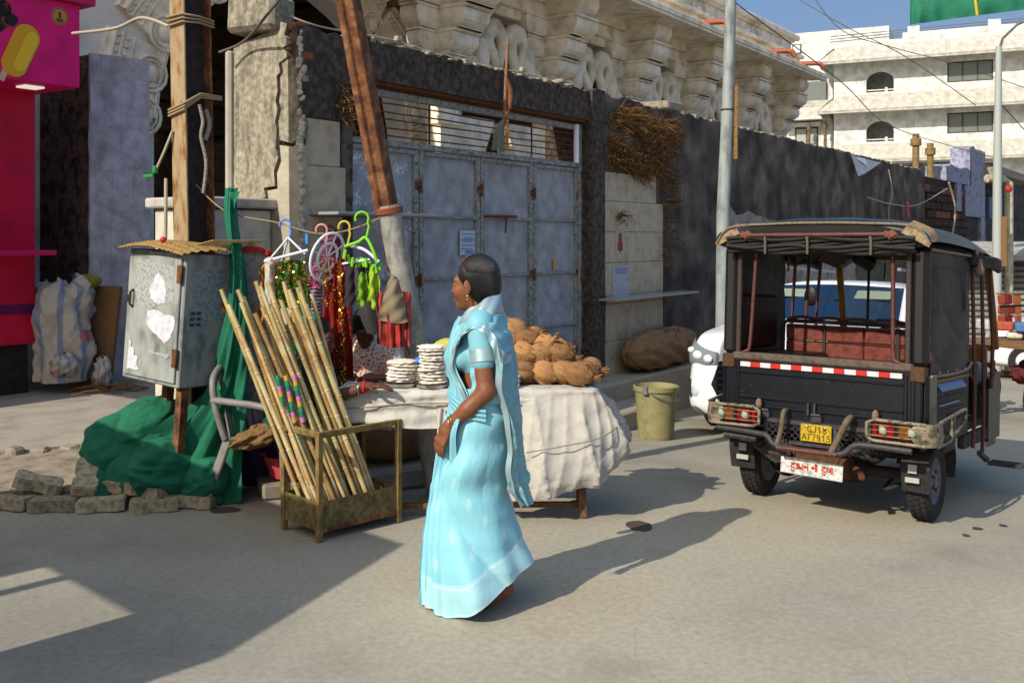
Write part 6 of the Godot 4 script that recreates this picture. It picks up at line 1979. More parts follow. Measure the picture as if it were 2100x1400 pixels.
func bamboo() -> void:
	var F := Transform3D(Basis(Vector3.UP, 0.792), P3(-1.05, 0, 5.44))
	var o := thing("metal_stand", "low ochre metal stand with a sheet tray holding the bamboo poles", "stand", F)
	var om := mk(Color(0.56, 0.46, 0.26), 0.7, "grime", 2.0, "blotch", 1.0, 0.05)
	var m: MB
	for e in [[0, 0], [0.55, 0], [0, -0.345], [0.55, -0.345]]:
		m = MB.new()
		m.bx(e[0] - 0.016, e[0] + 0.016, 0.0, 0.60, e[1] - 0.016, e[1] + 0.016, 0.003)
		part(m, "post", om, o)
	for q in [[0.02, 0.53, 0.585, 0.0, true], [0.02, 0.53, 0.585, -0.345, true], [0.0, 0.0, 0.585, 0.0, false], [0.55, 0.0, 0.585, 0.0, false]]:
		m = MB.new()
		if q[4]: m.bx(0.0165, 0.5335, 0.565, 0.60, q[3] - 0.013, q[3] + 0.013, 0.003)
		else: m.bx(q[0] - 0.013, q[0] + 0.013, 0.565, 0.60, -0.3285, -0.0165, 0.003)
		part(m, "rail", om, o)
	m = MB.new()
	m.bx(0.0165, 0.5335, 0.06, 0.215, -0.006, 0.006)
	m.bx(0.0165, 0.5335, 0.06, 0.215, -0.351, -0.339)
	m.bx(-0.006, 0.006, 0.06, 0.215, -0.3285, -0.0165)
	m.bx(0.544, 0.556, 0.06, 0.215, -0.3285, -0.0165)
	part(m, "tray_side", mk(Color(0.52, 0.46, 0.27), 0.65, "grime", 1.5, "grime", 3.0), o)
	m = MB.new()
	m.bx(0.007, 0.543, 0.055, 0.066, -0.338, -0.007)
	part(m, "tray_floor", om, o)
	m = MB.new()
	for z in [0.009, -0.354]: m.bx(0.0165, 0.5335, 0.05, 0.075, z - 0.003, z + 0.003)
	part(m, "tray_lip", K.rust, o)
	# bamboo poles
	var mats := []
	for c in [Color(1.1, 1.12, 1.2), Color(0.98, 1.0, 1.02), Color(1.12, 1.1, 1.12), Color(0.88, 0.82, 0.78), Color(1.02, 1.08, 1.12)]:
		mats.append(mk(c, 0.55, "bamboo", Vector3(4, 1.2, 4), "speck", 9.0))
	var n := 26
	var tops := []
	for i in n: tops.append(lerpf(-1.60, -1.17, float(i / 2) / (n / 2 - 1)) + rx(-0.03, 0.03))
	var sorted := tops.duplicate()
	sorted.sort()
	var rank := []
	for i in n: rank.append(sorted.find(tops[i]) + 1)
	for i in n:
		var r: float = rx(0.0115, 0.0155)
		var L: float = rx(1.25, 1.42)
		m = MB.new()
		var prof := [Vector2(0.0, 0.0), Vector2(r, 0.0)]
		var y := rx(0.05, 0.14)
		while y < L - 0.06:
			prof.append(Vector2(r, y - 0.006)); prof.append(Vector2(r * 1.13, y)); prof.append(Vector2(r * 0.96, y + 0.006))
			y += rx(0.13, 0.2)
		prof.append(Vector2(r * 0.95, L)); prof.append(Vector2(r * 0.6, L)); prof.append(Vector2(r * 0.6, L - 0.03)); prof.append(Vector2(0, L - 0.03))
		m.lathe(prof, 10)
		var f := float(i / 2) / (n / 2 - 1)
		var row := i % 2
		var lx := 0.05 + f * 0.43
		var b: Vector3 = F * Vector3(lx, 0.068, -0.045 - row * 0.12 - rx(0, 0.04))
		var t := P3(tops[i], 1.28 + rx(-0.03, 0.03), 5.70 + row * 0.07 + rx(-0.02, 0.02) - 0.06 * (1.0 - f))
		var ax := (t - b).normalized()
		var sd := ax.cross(Vector3(0, 0, 1)).normalized()
		var oo := part(m, numbered("bamboo_pole"), mats[i % 5], self, Transform3D(Basis(sd, ax, sd.cross(ax)), b))
		meta(oo, "slim knotted bamboo pole in the metal stand, %s from the left by its top" % nth(rank[i]), "bamboo pole", "bamboo poles in the metal stand")
	# banded dance sticks between them
	for k in 3:
		var st := thing("banded_stick", ["leftmost short stick with green and yellow bands among the bamboo", "middle short stick with pink and green bands among the bamboo", "rightmost short stick with white beads and green bands among the bamboo"][k], "stick")
		var a := P3(-1.265 + k * 0.045, 0.62, 5.60 + k * 0.01)
		var bdir := Vector3(-0.20, 0.975, -0.05).normalized()
		for i in 9:
			m = MB.new()
			m.tube([a + bdir * i * 0.03, a + bdir * (i * 0.03 + 0.029)], 0.0135, 10)
			part(m, "band", mk([Color(0.12, 0.50, 0.36), Color(0.72, 0.55, 0.20), Color(0.74, 0.40, 0.62), Color(0.10, 0.42, 0.34)][(i + k) % 4], 0.5), st)

func garland(m: MB, a: Vector3, b: Vector3, spread: float, count: int, size: float) -> void:
	for i in count:
		var c := a.lerp(b, rng.randf()) + Vector3(rx(-spread, spread), rx(-0.02, 0.02), rx(-spread, spread) * 0.6)
		var d := Vector3(rx(-1, 1), rx(-1, 1), rx(-1, 1)).normalized() * size * rx(0.6, 1.4)
		var e := d.cross(Vector3(rx(-1, 1), rx(-1, 1), rx(-1, 1))).normalized() * size * 0.5
		var nn := d.cross(e).normalized()
		m.t3(c - d, c + e, c + d, nn, nn, nn)
		m.t3(c - d, c + d, c - e, nn, nn, nn)

func hang_cloth(parent: Node3D, called: String, material: Material, x0: float, x1: float, y0: float, y1: float, d: float, folds: float, amp := 0.012, taper := 0.0) -> void:
	var m := MB.new()
	var tw := (x1 - x0) * taper / 2
	m.loft([[P3(x0 + tw, y0, d), P3((x0 + x1) / 2, y0 + 0.01, d - 0.01), P3(x1 - tw, y0, d)], [P3(x0 + tw * 0.3, (y0 + y1) / 2, d - 0.01), P3((x0 + x1) / 2, (y0 + y1) / 2, d - 0.03), P3(x1 - tw * 0.3, (y0 + y1) / 2, d)], [P3(x0, y1 + 0.01, d), P3((x0 + x1) / 2, y1 - 0.01, d - 0.02), P3(x1, y1, d)]], 36, 30, func(u, v): return amp * (0.4 + v) * sin(u * folds + sin(v * 4.0)) + amp * 0.3 * sin(v * 21.0 + u * 9.0))
	part(m, called, material, parent)

func hook(m: MB, p: Vector3, s: float) -> void:
	var pts := []
	for i in 10:
		var a := -0.5 + i / 9.0 * 4.0
		pts.append(p + Vector3(cos(a) * 0.032 * s, 0.01 + sin(a) * 0.032 * s, 0))
	pts.reverse()
	pts.append(p + Vector3(0.034 * s, -0.03 * s, 0))
	pts.append(p + Vector3(0.02 * s, -0.09 * s, 0))
	m.tube(pts, 0.008, 7)

func hanging_goods() -> void:
	var R := thing("clothes_rope", "thin rope strung from the rusty pole to the leaning pole", "rope")
	var m := MB.new()
	m.tube(spline([P3(-2.12, 2.03, 6.64), P3(-1.86, 1.83, 6.50), P3(-1.50, 1.755, 6.36), P3(-1.257, 1.688, 6.33), P3(-1.07, 1.697, 6.30), P3(-0.872, 1.758, 6.22), P3(-0.77, 1.82, 6.24)], 40), 0.005, 6)
	part(m, "rope", K.rope, R)
	var gold := mk(Color(0.80, 0.62, 0.24), 0.25, "", 1.0, "", 0.0, 0.0, 1.0)
	var red := mk(Color(0.52, 0.10, 0.08), 0.6, "blotch", 5.0)
	# blue hook, white square hanger, green and gold garlands
	var h1 := thing("clothes_hanger", "blue-hooked hanger with white square frame and a green gold garland", "hanger")
	m = MB.new()
	hook(m, P3(-1.440, 1.730, 6.341), 1.1)
	part(m, "hook", mk(Color(0.36, 0.48, 0.76), 0.4), h1)
	m = MB.new()
	for e in [P3(-1.520, 1.528, 6.285), P3(-1.294, 1.556, 6.247), P3(-1.482, 1.509, 6.435)]:
		m.tube([P3(-1.421, 1.659, 6.341), e], 0.007, 6)
	m.tube([P3(-1.557, 1.509, 6.285), P3(-1.276, 1.580, 6.247)], 0.010, 8)
	m.tube([P3(-1.557, 1.509, 6.285), P3(-1.482, 1.509, 6.453)], 0.007, 6)
	part(m, "frame", mk(Color(0.78, 0.78, 0.82), 0.4), h1)
	m = MB.new()
	garland(m, P3(-1.407, 1.509, 6.285), P3(-1.388, 1.247, 6.285), 0.12, 700, 0.011)
	part(m, "gold_tinsel", gold, h1)
	hang_cloth(h1, "green_scarf", mk(Color(0.18, 0.42, 0.16), 0.7, "blotch", 4.0), -1.501, -1.285, 1.509, 1.219, 6.322, 24.0, 0.02, 0.3)
	hang_cloth(h1, "gold_cloth", mk(Color(0.58, 0.38, 0.10), 0.45, "speck", 14.0, "", 0.0, 0.0, 0.4), -1.613, -1.501, 1.481, 1.134, 6.360, 14.0, 0.02)
	hang_cloth(h1, "white_strip", mk(Color(0.72, 0.70, 0.66), 0.7, "blotch", 6.0), -1.557, -1.491, 1.528, 1.228, 6.285, 6.0, 0.006)
	var h2 := thing("clothes_hanger", "pink-hooked round white hanger with a long red and gold veil", "hanger")
	m = MB.new()
	hook(m, P3(-1.205, 1.697, 6.322), 1.1)
	part(m, "hook", mk(Color(0.76, 0.50, 0.50), 0.4), h2)
	m = MB.new()
	var c0 := P3(-1.158, 1.537, 6.266)
	var bb := rot(0.15, 0.75, -0.35)
	for r in [0.155, 0.09]:
		var ring := []
		for i in 24: ring.append(c0 + bb * Vector3(cos(TAU * i / 24) * r * 0.75, sin(TAU * i / 24) * r, 0))
		m.tube(ring, 0.010, 6, true)
	for i in 4:
		var a := PI * i / 4
		m.tube([c0 + bb * Vector3(cos(a) * 0.11, sin(a) * 0.15, 0), c0 - bb * Vector3(cos(a) * 0.11, sin(a) * 0.15, 0)], 0.006, 5)
	part(m, "round_frame", mk(Color(0.80, 0.80, 0.82), 0.4), h2)
	hang_cloth(h2, "red_veil", red, -1.219, -1.004, 1.528, 0.759, 6.322, 24.0, 0.02, 0.45)
	m = MB.new()
	garland(m, P3(-1.191, 1.584, 6.247), P3(-1.144, 1.228, 6.247), 0.05, 200, 0.010)
	garland(m, P3(-1.079, 1.509, 6.247), P3(-1.051, 0.721, 6.247), 0.018, 420, 0.010)
	garland(m, P3(-1.126, 1.134, 6.266), P3(-1.116, 0.703, 6.266), 0.05, 120, 0.008)
	part(m, "gold_tinsel", gold, h2)
	m = MB.new()
	garland(m, P3(-1.248, 1.509, 6.266), P3(-1.238, 1.340, 6.266), 0.03, 90, 0.014)
	part(m, "pink_tassels", mk(Color(0.72, 0.22, 0.42), 0.6), h2)
	var h3 := thing("clothes_hanger", "yellow-hooked peg hanger with white arms holding dark printed socks", "hanger")
	m = MB.new()
	hook(m, P3(-1.055, 1.716, 6.285), 1.1)
	part(m, "hook", mk(Color(0.70, 0.64, 0.26), 0.4), h3)
	m = MB.new()
	m.tube(spline([P3(-1.032, 1.612, 6.266), P3(-0.919, 1.584, 6.210), P3(-0.825, 1.509, 6.191)], 10), 0.010, 7)
	m.tube([P3(-1.060, 1.495, 6.247), P3(-0.882, 1.523, 6.191)], 0.008, 6)
	part(m, "arm", mk(Color(0.82, 0.82, 0.86), 0.4), h3)
	for i in 3: hang_cloth(h3, "dark_sock", mk([Color(0.20, 0.16, 0.18), Color(0.27, 0.23, 0.26), Color(0.16, 0.14, 0.15)][i], 0.9, "speck", 14.0), -1.05 + i * 0.056, -0.99 + i * 0.056, 1.49, 1.23 + i * 0.03, 6.25, 5.0, 0.01)
	var h4 := thing("clothes_hanger", "lime green peg hanger with lime green baby garments", "hanger")
	var lime := mk(Color(0.44, 0.72, 0.14), 0.4)
	m = MB.new()
	hook(m, P3(-0.933, 1.767, 6.210), 1.3)
	part(m, "hook", lime, h4)
	m = MB.new()
	m.tube(spline([P3(-1.041, 1.603, 6.210), P3(-0.957, 1.631, 6.210), P3(-0.910, 1.659, 6.210), P3(-0.863, 1.584, 6.191), P3(-0.835, 1.500, 6.191)], 14), 0.011, 7)
	for i in 11: m.box(P3(-1.03 + i * 0.021, 1.537 - 0.008 * i + rx(-0.02, 0.02), 6.20 + rx(-0.05, 0.05)), Vector3(0.018, 0.06, 0.014), 0.004, rot(0, rx(-0.6, 0.6), rx(-0.3, 0.3)))
	part(m, "peg_frame", lime, h4).set_meta("kind", "stuff")
	hang_cloth(h4, "lime_garment", mk(Color(0.58, 0.70, 0.16), 0.85, "blotch", 4.0), -0.896, -0.816, 1.472, 1.228, 6.172, 9.0, 0.018, 0.3)
	hang_cloth(h4, "lime_garment", mk(Color(0.42, 0.58, 0.14), 0.85, "blotch", 4.0), -0.966, -0.891, 1.434, 1.237, 6.200, 9.0, 0.02, 0.3)
	var sk2 := solo(striped_sock(), "knit_sock", striped_mat(Color(0.16, 0.14, 0.15), Color(0.28, 0.25, 0.25), 20), "dark ribbed knit sock hanging below the lime garments", "sock", Transform3D(rot(0, 0, 0.2), P3(-0.886, 1.172, 6.172)))
	sk2.scale = Vector3(1, 1, 1)
	var h5 := thing("hanging_cloth", "beige cloth napkin hanging from the rope beside the leaning pole", "cloth")
	hang_cloth(h5, "cloth", mk(Color(0.52, 0.47, 0.38), 0.9, "weave", 6.0), -0.816, -0.638, 1.415, 1.143, 6.125, 7.0, 0.014, 0.7)
	var h6 := thing("hanging_cloth", "red cloth with dark stripes hanging under the beige napkin", "cloth")
	hang_cloth(h6, "cloth", striped_mat(Color(0.62, 0.16, 0.12), Color(0.14, 0.07, 0.10), 6), -0.830, -0.624, 1.322, 0.993, 6.153, 26.0, 0.012)
	var h7 := thing("hanging_cloth", "purple and white striped cloth hanging between the two garland hangers", "cloth")
	hang_cloth(h7, "cloth", striped_mat(Color(0.62, 0.56, 0.66), Color(0.22, 0.16, 0.26), 14, true), -1.313, -1.201, 1.378, 1.115, 6.341, 7.0, 0.012)
	var h8 := thing("hanging_cloth", "pink printed cloth hanging behind the round white hanger", "cloth")
	hang_cloth(h8, "cloth", mk(Color(0.42, 0.14, 0.30), 0.8, "blotch", 6.0), -1.229, -1.097, 1.678, 1.462, 6.397, 6.0, 0.006)
	var h9 := thing("clothes_peg", "blue plastic peg clipped on the rope between the blue and pink hooks", "peg")
	m = MB.new()
	m.box(P3(-1.304, 1.659, 6.350), Vector3(0.02, 0.09, 0.012), 0.004)
	part(m, "peg", mk(Color(0.24, 0.52, 0.76), 0.4), h9)

func nth(i: int) -> String:
	return ["first", "second", "third", "fourth", "fifth", "sixth", "seventh", "eighth", "ninth", "tenth", "eleventh", "twelfth", "thirteenth", "fourteenth", "fifteenth", "sixteenth", "seventeenth", "eighteenth", "nineteenth", "twentieth", "twenty-first", "twenty-second", "twenty-third", "twenty-fourth", "twenty-fifth", "twenty-sixth"][clampi(i - 1, 0, 25)]

func striped_mat(a: Color, b: Color, k: int, across := false) -> StandardMaterial3D:
	var im := Image.create(128, 128, false, Image.FORMAT_RGB8)
	im.fill(a)
	for i in k:
		var w := 128.0 / k
		if across: im.fill_rect(Rect2i(0, int(i * w), 128, maxi(1, int(w * 0.45))), b)
		else: im.fill_rect(Rect2i(int(i * w), 0, maxi(1, int(w * 0.3)), 128), b)
	var m := StandardMaterial3D.new()
	m.albedo_texture = ImageTexture.create_from_image(im)
	m.roughness = 0.9
	return m

func striped_sock() -> MB:
	var m := MB.new()
	m.loft([[Vector3(-0.045, 0.09, 0), Vector3(0, 0.09, 0.02), Vector3(0.045, 0.09, 0)], [Vector3(-0.05, 0.0, 0), Vector3(0, 0, 0.03), Vector3(0.05, 0, 0)], [Vector3(-0.03, -0.10, 0), Vector3(0.01, -0.11, 0.02), Vector3(0.05, -0.10, 0)]], 10, 12)
	return m

func sacks_and_bucket() -> void:
	var b := thing("plastic_bucket", "dirty olive plastic bucket standing by the step", "bucket", WG * Transform3D(Basis.IDENTITY.scaled(Vector3.ONE * 1.08), Vector3(0.18, -0.165, 0.62)))
	var m := MB.new()
	m.lathe([Vector2(0, 0), Vector2(0.145, 0), Vector2(0.148, 0.01), Vector2(0.178, 0.40), Vector2(0.192, 0.405), Vector2(0.194, 0.44), Vector2(0.180, 0.445), Vector2(0.170, 0.40), Vector2(0.14, 0.02), Vector2(0, 0.02)], 32)
	part(m, "body", mk(Color(0.60, 0.57, 0.40), 0.6, "blotch", 2.0, "speck", 4.0), b)
	m = MB.new()
	m.tube(spline([Vector3(-0.19, 0.41, 0.02), Vector3(-0.16, 0.36, 0.12), Vector3(0, 0.33, 0.205), Vector3(0.16, 0.36, 0.12), Vector3(0.19, 0.41, 0.02)], 18), 0.005, 6)
	m.box(Vector3(-0.195, 0.42, 0.0), Vector3(0.03, 0.07, 0.05), 0.006)
	part(m, "handle", K.grey, b)
	var s := thing("jute_sack", "full brown jute sack with a pink print lying on the sill by the tiled pier", "sack", WF * Transform3D(Basis(Vector3.UP, 0.05), Vector3(1.25, 0.53, 0.14)))
	m = MB.new()
	var nz := FastNoiseLite.new()
	nz.seed = 31
	nz.frequency = 1.1
	m.grid(56, 36, func(a, t):
		var th: float = a * TAU
		var x: float = (t * 2.0 - 1.0)
		var e := pow(maxf(0.0, 1.0 - pow(absf(x), 4.0)), 0.5)
		var w := nz.get_noise_3d(x * 2.0, cos(th) * 1.5, sin(th) * 1.5)
		var r := (0.21 + 0.05 * w + 0.008 * sin(th * 9.0 + x * 12.0)) * e
		var y := sin(th) * r * 0.95
		return Vector3(x * 0.80, maxf(y, -0.19), cos(th) * r * 0.92), true)
	part(m, "sack_body", mk(Color(0.58, 0.46, 0.32), 0.95, "speck", 8.0, "blotch", 1.5, 0.2), s)
	m = MB.new()
	for i in 9: m.box(Vector3(-0.15 + i * 0.05, 0.175 + rx(-0.005, 0.005), 0.10 + rx(-0.02, 0.02)), Vector3(0.03, 0.004, 0.05), 0.0, rot(0.75, rx(-0.4, 0.4), 0))
	part(m, "faded_print", mk(Color(0.52, 0.24, 0.26), 0.9), s)
	m = MB.new()
	m.bx(1.9, 2.45, -0.4, 0.12, 0.36, 0.62, 0.02)
	solo(m, "stone_block", K.platform, "rough stone block at the foot of the sill beside the white car", "stone", WF)

func kite_and_flag() -> void:
	var k := thing("paper_kite", "torn white paper kite caught on top of the stained wall", "kite", WF)
	var m := MB.new()
	m.t3(Vector3(8.25, 3.0, 0.02), Vector3(9.9, 2.98, 0.05), Vector3(8.55, 2.72, 0.16), Vector3(0, 0, 1), Vector3(0, 0.3, 1), Vector3(0, 0, 1))
	m.t3(Vector3(8.25, 3.0, 0.02), Vector3(8.55, 2.72, 0.16), Vector3(8.35, 2.66, 0.1), Vector3(0, 0, 1), Vector3(0, 0.3, 1), Vector3(0, 0, 1))
	m.t3(Vector3(8.25, 3.01, 0.0), Vector3(9.0, 2.99, 0.04), Vector3(8.7, 2.86, 0.14), Vector3(0, 0.5, 1), Vector3(0, 0.5, 1), Vector3(0, 0.5, 1))
	part(m, "paper", mk(Color(0.78, 0.80, 0.82), 0.8, "blotch", 2.0), k)
	var f := thing("flag_stick", "old wooden stick with a furled faded flag tied to the gate beam", "flag", WF)
	m = MB.new()
	m.tube(spline([Vector3(-1.36, 3.30, 0.05), Vector3(-1.40, 3.0, 0.06), Vector3(-1.42, 2.7, 0.06), Vector3(-1.45, 2.4, 0.05)], 14), [0.012, 0.012, 0.013, 0.013, 0.014, 0.014, 0.014, 0.014, 0.014, 0.014, 0.014, 0.014, 0.013, 0.013, 0.012], 7)
	part(m, "stick", mk(Color(0.56, 0.42, 0.32), 0.85, "grime", 4.0), f)
	m = MB.new()
	m.tube(spline([Vector3(-1.40, 2.96, 0.07), Vector3(-1.375, 2.84, 0.085), Vector3(-1.39, 2.72, 0.08), Vector3(-1.43, 2.62, 0.06)], 14), [0.010, 0.014, 0.019, 0.022, 0.024, 0.025, 0.025, 0.024, 0.022, 0.020, 0.018, 0.016, 0.014, 0.012, 0.01], 9)
	part(m, "furled_cloth", mk(Color(0.52, 0.33, 0.20), 0.85, "grime", 5.0), f)
	m = MB.new()
	m.loft([[Vector3(-1.46, 2.62, 0.05), Vector3(-1.44, 2.62, 0.08), Vector3(-1.42, 2.62, 0.06)], [Vector3(-1.54, 2.5, 0.04), Vector3(-1.50, 2.5, 0.09), Vector3(-1.45, 2.5, 0.07)], [Vector3(-1.58, 2.37, 0.04), Vector3(-1.52, 2.36, 0.1), Vector3(-1.45, 2.36, 0.06)]], 16, 14, func(u, v): return 0.02 * v * sin(u * 14.0))
	part(m, "green_flag", mk(Color(0.44, 0.46, 0.38), 0.85, "blotch", 6.0), f)
	m = MB.new()
	m.loft([[Vector3(-1.44, 2.62, 0.09), Vector3(-1.42, 2.62, 0.1)], [Vector3(-1.47, 2.5, 0.10), Vector3(-1.43, 2.5, 0.11)], [Vector3(-1.44, 2.36, 0.1), Vector3(-1.43, 2.36, 0.1)]], 6, 10)
	part(m, "orange_flag", mk(Color(0.66, 0.40, 0.20), 0.85), f)

func wires() -> void:
	var k := 0
	for w in [[[P3(7.3, 8.8, 28.0), P3(9.0, 7.4, 27.0), P3(10.6, 6.6, 27.0), P3(13.0, 5.4, 28.0)], "upper dark wire crossing the sky towards the cream building", 0.012],
		[[P3(8.0, 8.4, 27.0), P3(8.9, 7.3, 27.0), P3(10.2, 6.85, 27.0), P3(12.2, 6.3, 27.0), P3(17.0, 5.3, 29.0)], "dark wire crossing the sky just below the uppermost one", 0.012],
		[[P3(2.58, 4.4, 11.6), P3(5.0, 4.05, 15.2), P3(7.4, 3.85, 19.5), P3(9.55, 3.35, 20.2), P3(9.72, 3.3, 20.0)], "long wire from the near lamp post to the far lamp post", 0.008],
		[[P3(9.75, 4.4, 20.0), P3(11.2, 3.5, 21.0), P3(13.0, 2.4, 22.0)], "short wire sloping down right of the far lamp post", 0.010]]:
		var m := MB.new()
		m.tube(spline(w[0], 24), w[2], 5)
		solo(m, "overhead_wire", K.cable, w[1], "wire")
	for w in [[[P3(-3.85, 3.45, 8.75), P3(-3.3, 3.40, 8.3), P3(-2.95, 3.42, 8.0), P3(-2.45, 3.18, 7.4)], "thick grey cable from the pink kiosk to the rusty pole", 0.014, K.cablepale],
		[[P3(-2.2, 3.05, 7.5), P3(-1.98, 3.12, 7.4), P3(-1.65, 3.25, 6.9), P3(-1.50, 3.38, 6.8)], "dark cable from the rusty pole up past the cracked pier", 0.010, K.cable]]:
		var m := MB.new()
		m.tube(spline(w[0], 24), w[2], 6)
		solo(m, "overhead_wire", w[3], w[1], "wire")
	var m := MB.new()
	m.tube(spline([Vector3(-3.50, 3.12, -0.2), Vector3(-3.30, 3.07, -0.1), Vector3(-2.6, 3.09, -0.08), Vector3(-1.8, 3.06, -0.1), Vector3(-0.9, 3.08, -0.08), Vector3(0.0, 3.07, -0.1)], 40), 0.008, 5)
	for t in [-3.12, -2.6, -1.0]: m.box(Vector3(t, 3.10, -0.05), Vector3(0.06, 0.04, 0.04), 0.008)
	solo(m, "wall_cable", K.cablepale, "grey cable lying along the top of the gate beam", "cable", WF)
	m = MB.new()
	m.tube(spline([Vector3(9.2, 2.35, 0.02), Vector3(10.6, 2.28, 0.05), Vector3(12.5, 2.32, 0.05), Vector3(15.2, 2.75, 0.05)], 24), 0.012, 5)
	m.tube(spline([Vector3(15.6, 2.9, 0.0), Vector3(15.9, 2.4, 0.06), Vector3(15.6, 1.8, 0.08), Vector3(14.8, 1.35, 0.08)], 18), 0.025, 5)
	m.tube(spline([Vector3(10.6, 2.9, 0.0), Vector3(10.75, 2.5, 0.02), Vector3(10.5, 2.1, 0.02), Vector3(10.7, 1.6, 0.02)], 14), 0.012, 5)
	solo(m, "wall_cable", K.cablepale, "looping pale cables hung on the far part of the stained wall", "cable", WF)
	m = MB.new()
	m.box(Vector3(11.6, 2.2, 0.08), Vector3(0.12, 0.3, 0.04), 0.02, rot(0, 0, 0.2))
	solo(m, "pink_rag", mk(Color(0.66, 0.26, 0.36), 0.8), "small pink rag pegged on the far wall cable", "rag", WF)

func wheel_parts(parent: Node3D, c: Vector3, R: float, w: float, rimc: Material, side := 1.0) -> void:
	var tyre := mk(Color(0.17, 0.16, 0.155), 0.9, "grime", 4.0)
	var m := MB.new()
	m.xf = Transform3D(Basis(Vector3.RIGHT, Vector3(0, 0, 1), Vector3(0, -1, 0)), c)
	m.lathe([Vector2(R * 0.60, -w * 0.42), Vector2(R * 0.68, -w * 0.48), Vector2(R * 0.90, -w * 0.5), Vector2(R * 0.97, -w * 0.40), Vector2(R, -w * 0.2), Vector2(R, w * 0.2), Vector2(R * 0.97, w * 0.40), Vector2(R * 0.90, w * 0.5), Vector2(R * 0.68, w * 0.48), Vector2(R * 0.60, w * 0.42), Vector2(R * 0.60, -w * 0.42)], 40)
	for i in 40:
		var a := TAU * i / 40
		for z in [-0.28, 0.0, 0.28]:
			m.box(Vector3(cos(a + z * 0.3) * R * 0.998, z * w, sin(a + z * 0.3) * R * 0.998), Vector3(0.012, w * 0.2, R * 0.105), 0.002, Basis(Vector3.UP, -a - z * 0.3))
	var t := part(m, "wheel", tyre, parent)
	m = MB.new()
	m.xf = Transform3D(Basis(Vector3.RIGHT, Vector3(0, 0, 1), Vector3(0, -1, 0)), c)
	m.lathe([Vector2(R * 0.62, w * 0.44 * side), Vector2(R * 0.58, w * 0.34 * side), Vector2(R * 0.50, w * 0.20 * side), Vector2(R * 0.40, w * 0.22 * side), Vector2(R * 0.30, w * 0.36 * side), Vector2(R * 0.14, w * 0.36 * side), Vector2(R * 0.12, w * 0.46 * side), Vector2(0.0, w * 0.46 * side)], 28)
	m.lathe([Vector2(R * 0.62, -w * 0.44 * side), Vector2(R * 0.3, -w * 0.2 * side), Vector2(0, -w * 0.2 * side)], 24)
	part(m, "rim", rimc, t)
	m = MB.new()
	for i in 5:
		var a := TAU * i / 5
		m.ball(c + Vector3(cos(a) * R * 0.24, sin(a) * R * 0.24, w * 0.38 * side), Vector3(0.012, 0.012, 0.01), 6, 5)
	part(m, "wheel_nut", K.darksteel, t).set_meta("kind", "stuff")

func glyph(m: MB, strokes: Array, ox: float, s: float, w: float, place: Transform3D) -> void:
	for st in strokes:
		var pts := []
		for q in st: pts.append(Vector3(ox + q[0] * s, q[1] * s, 0))
		var sp := spline(pts, maxi(2, (pts.size() - 1) * 4)) if pts.size() > 2 else pts
		for i in sp.size() - 1:
			var a: Vector3 = sp[i]
			var b: Vector3 = sp[i + 1]
			if a.distance_to(b) < 1e-5: continue
			var e := (b - a).normalized() * w * 0.35
			m.xf = place
			m.bar(a - e, b + e, 0.003, w, Vector3(0, 0, 1).cross(b - a).normalized())
	m.xf = Transform3D.IDENTITY

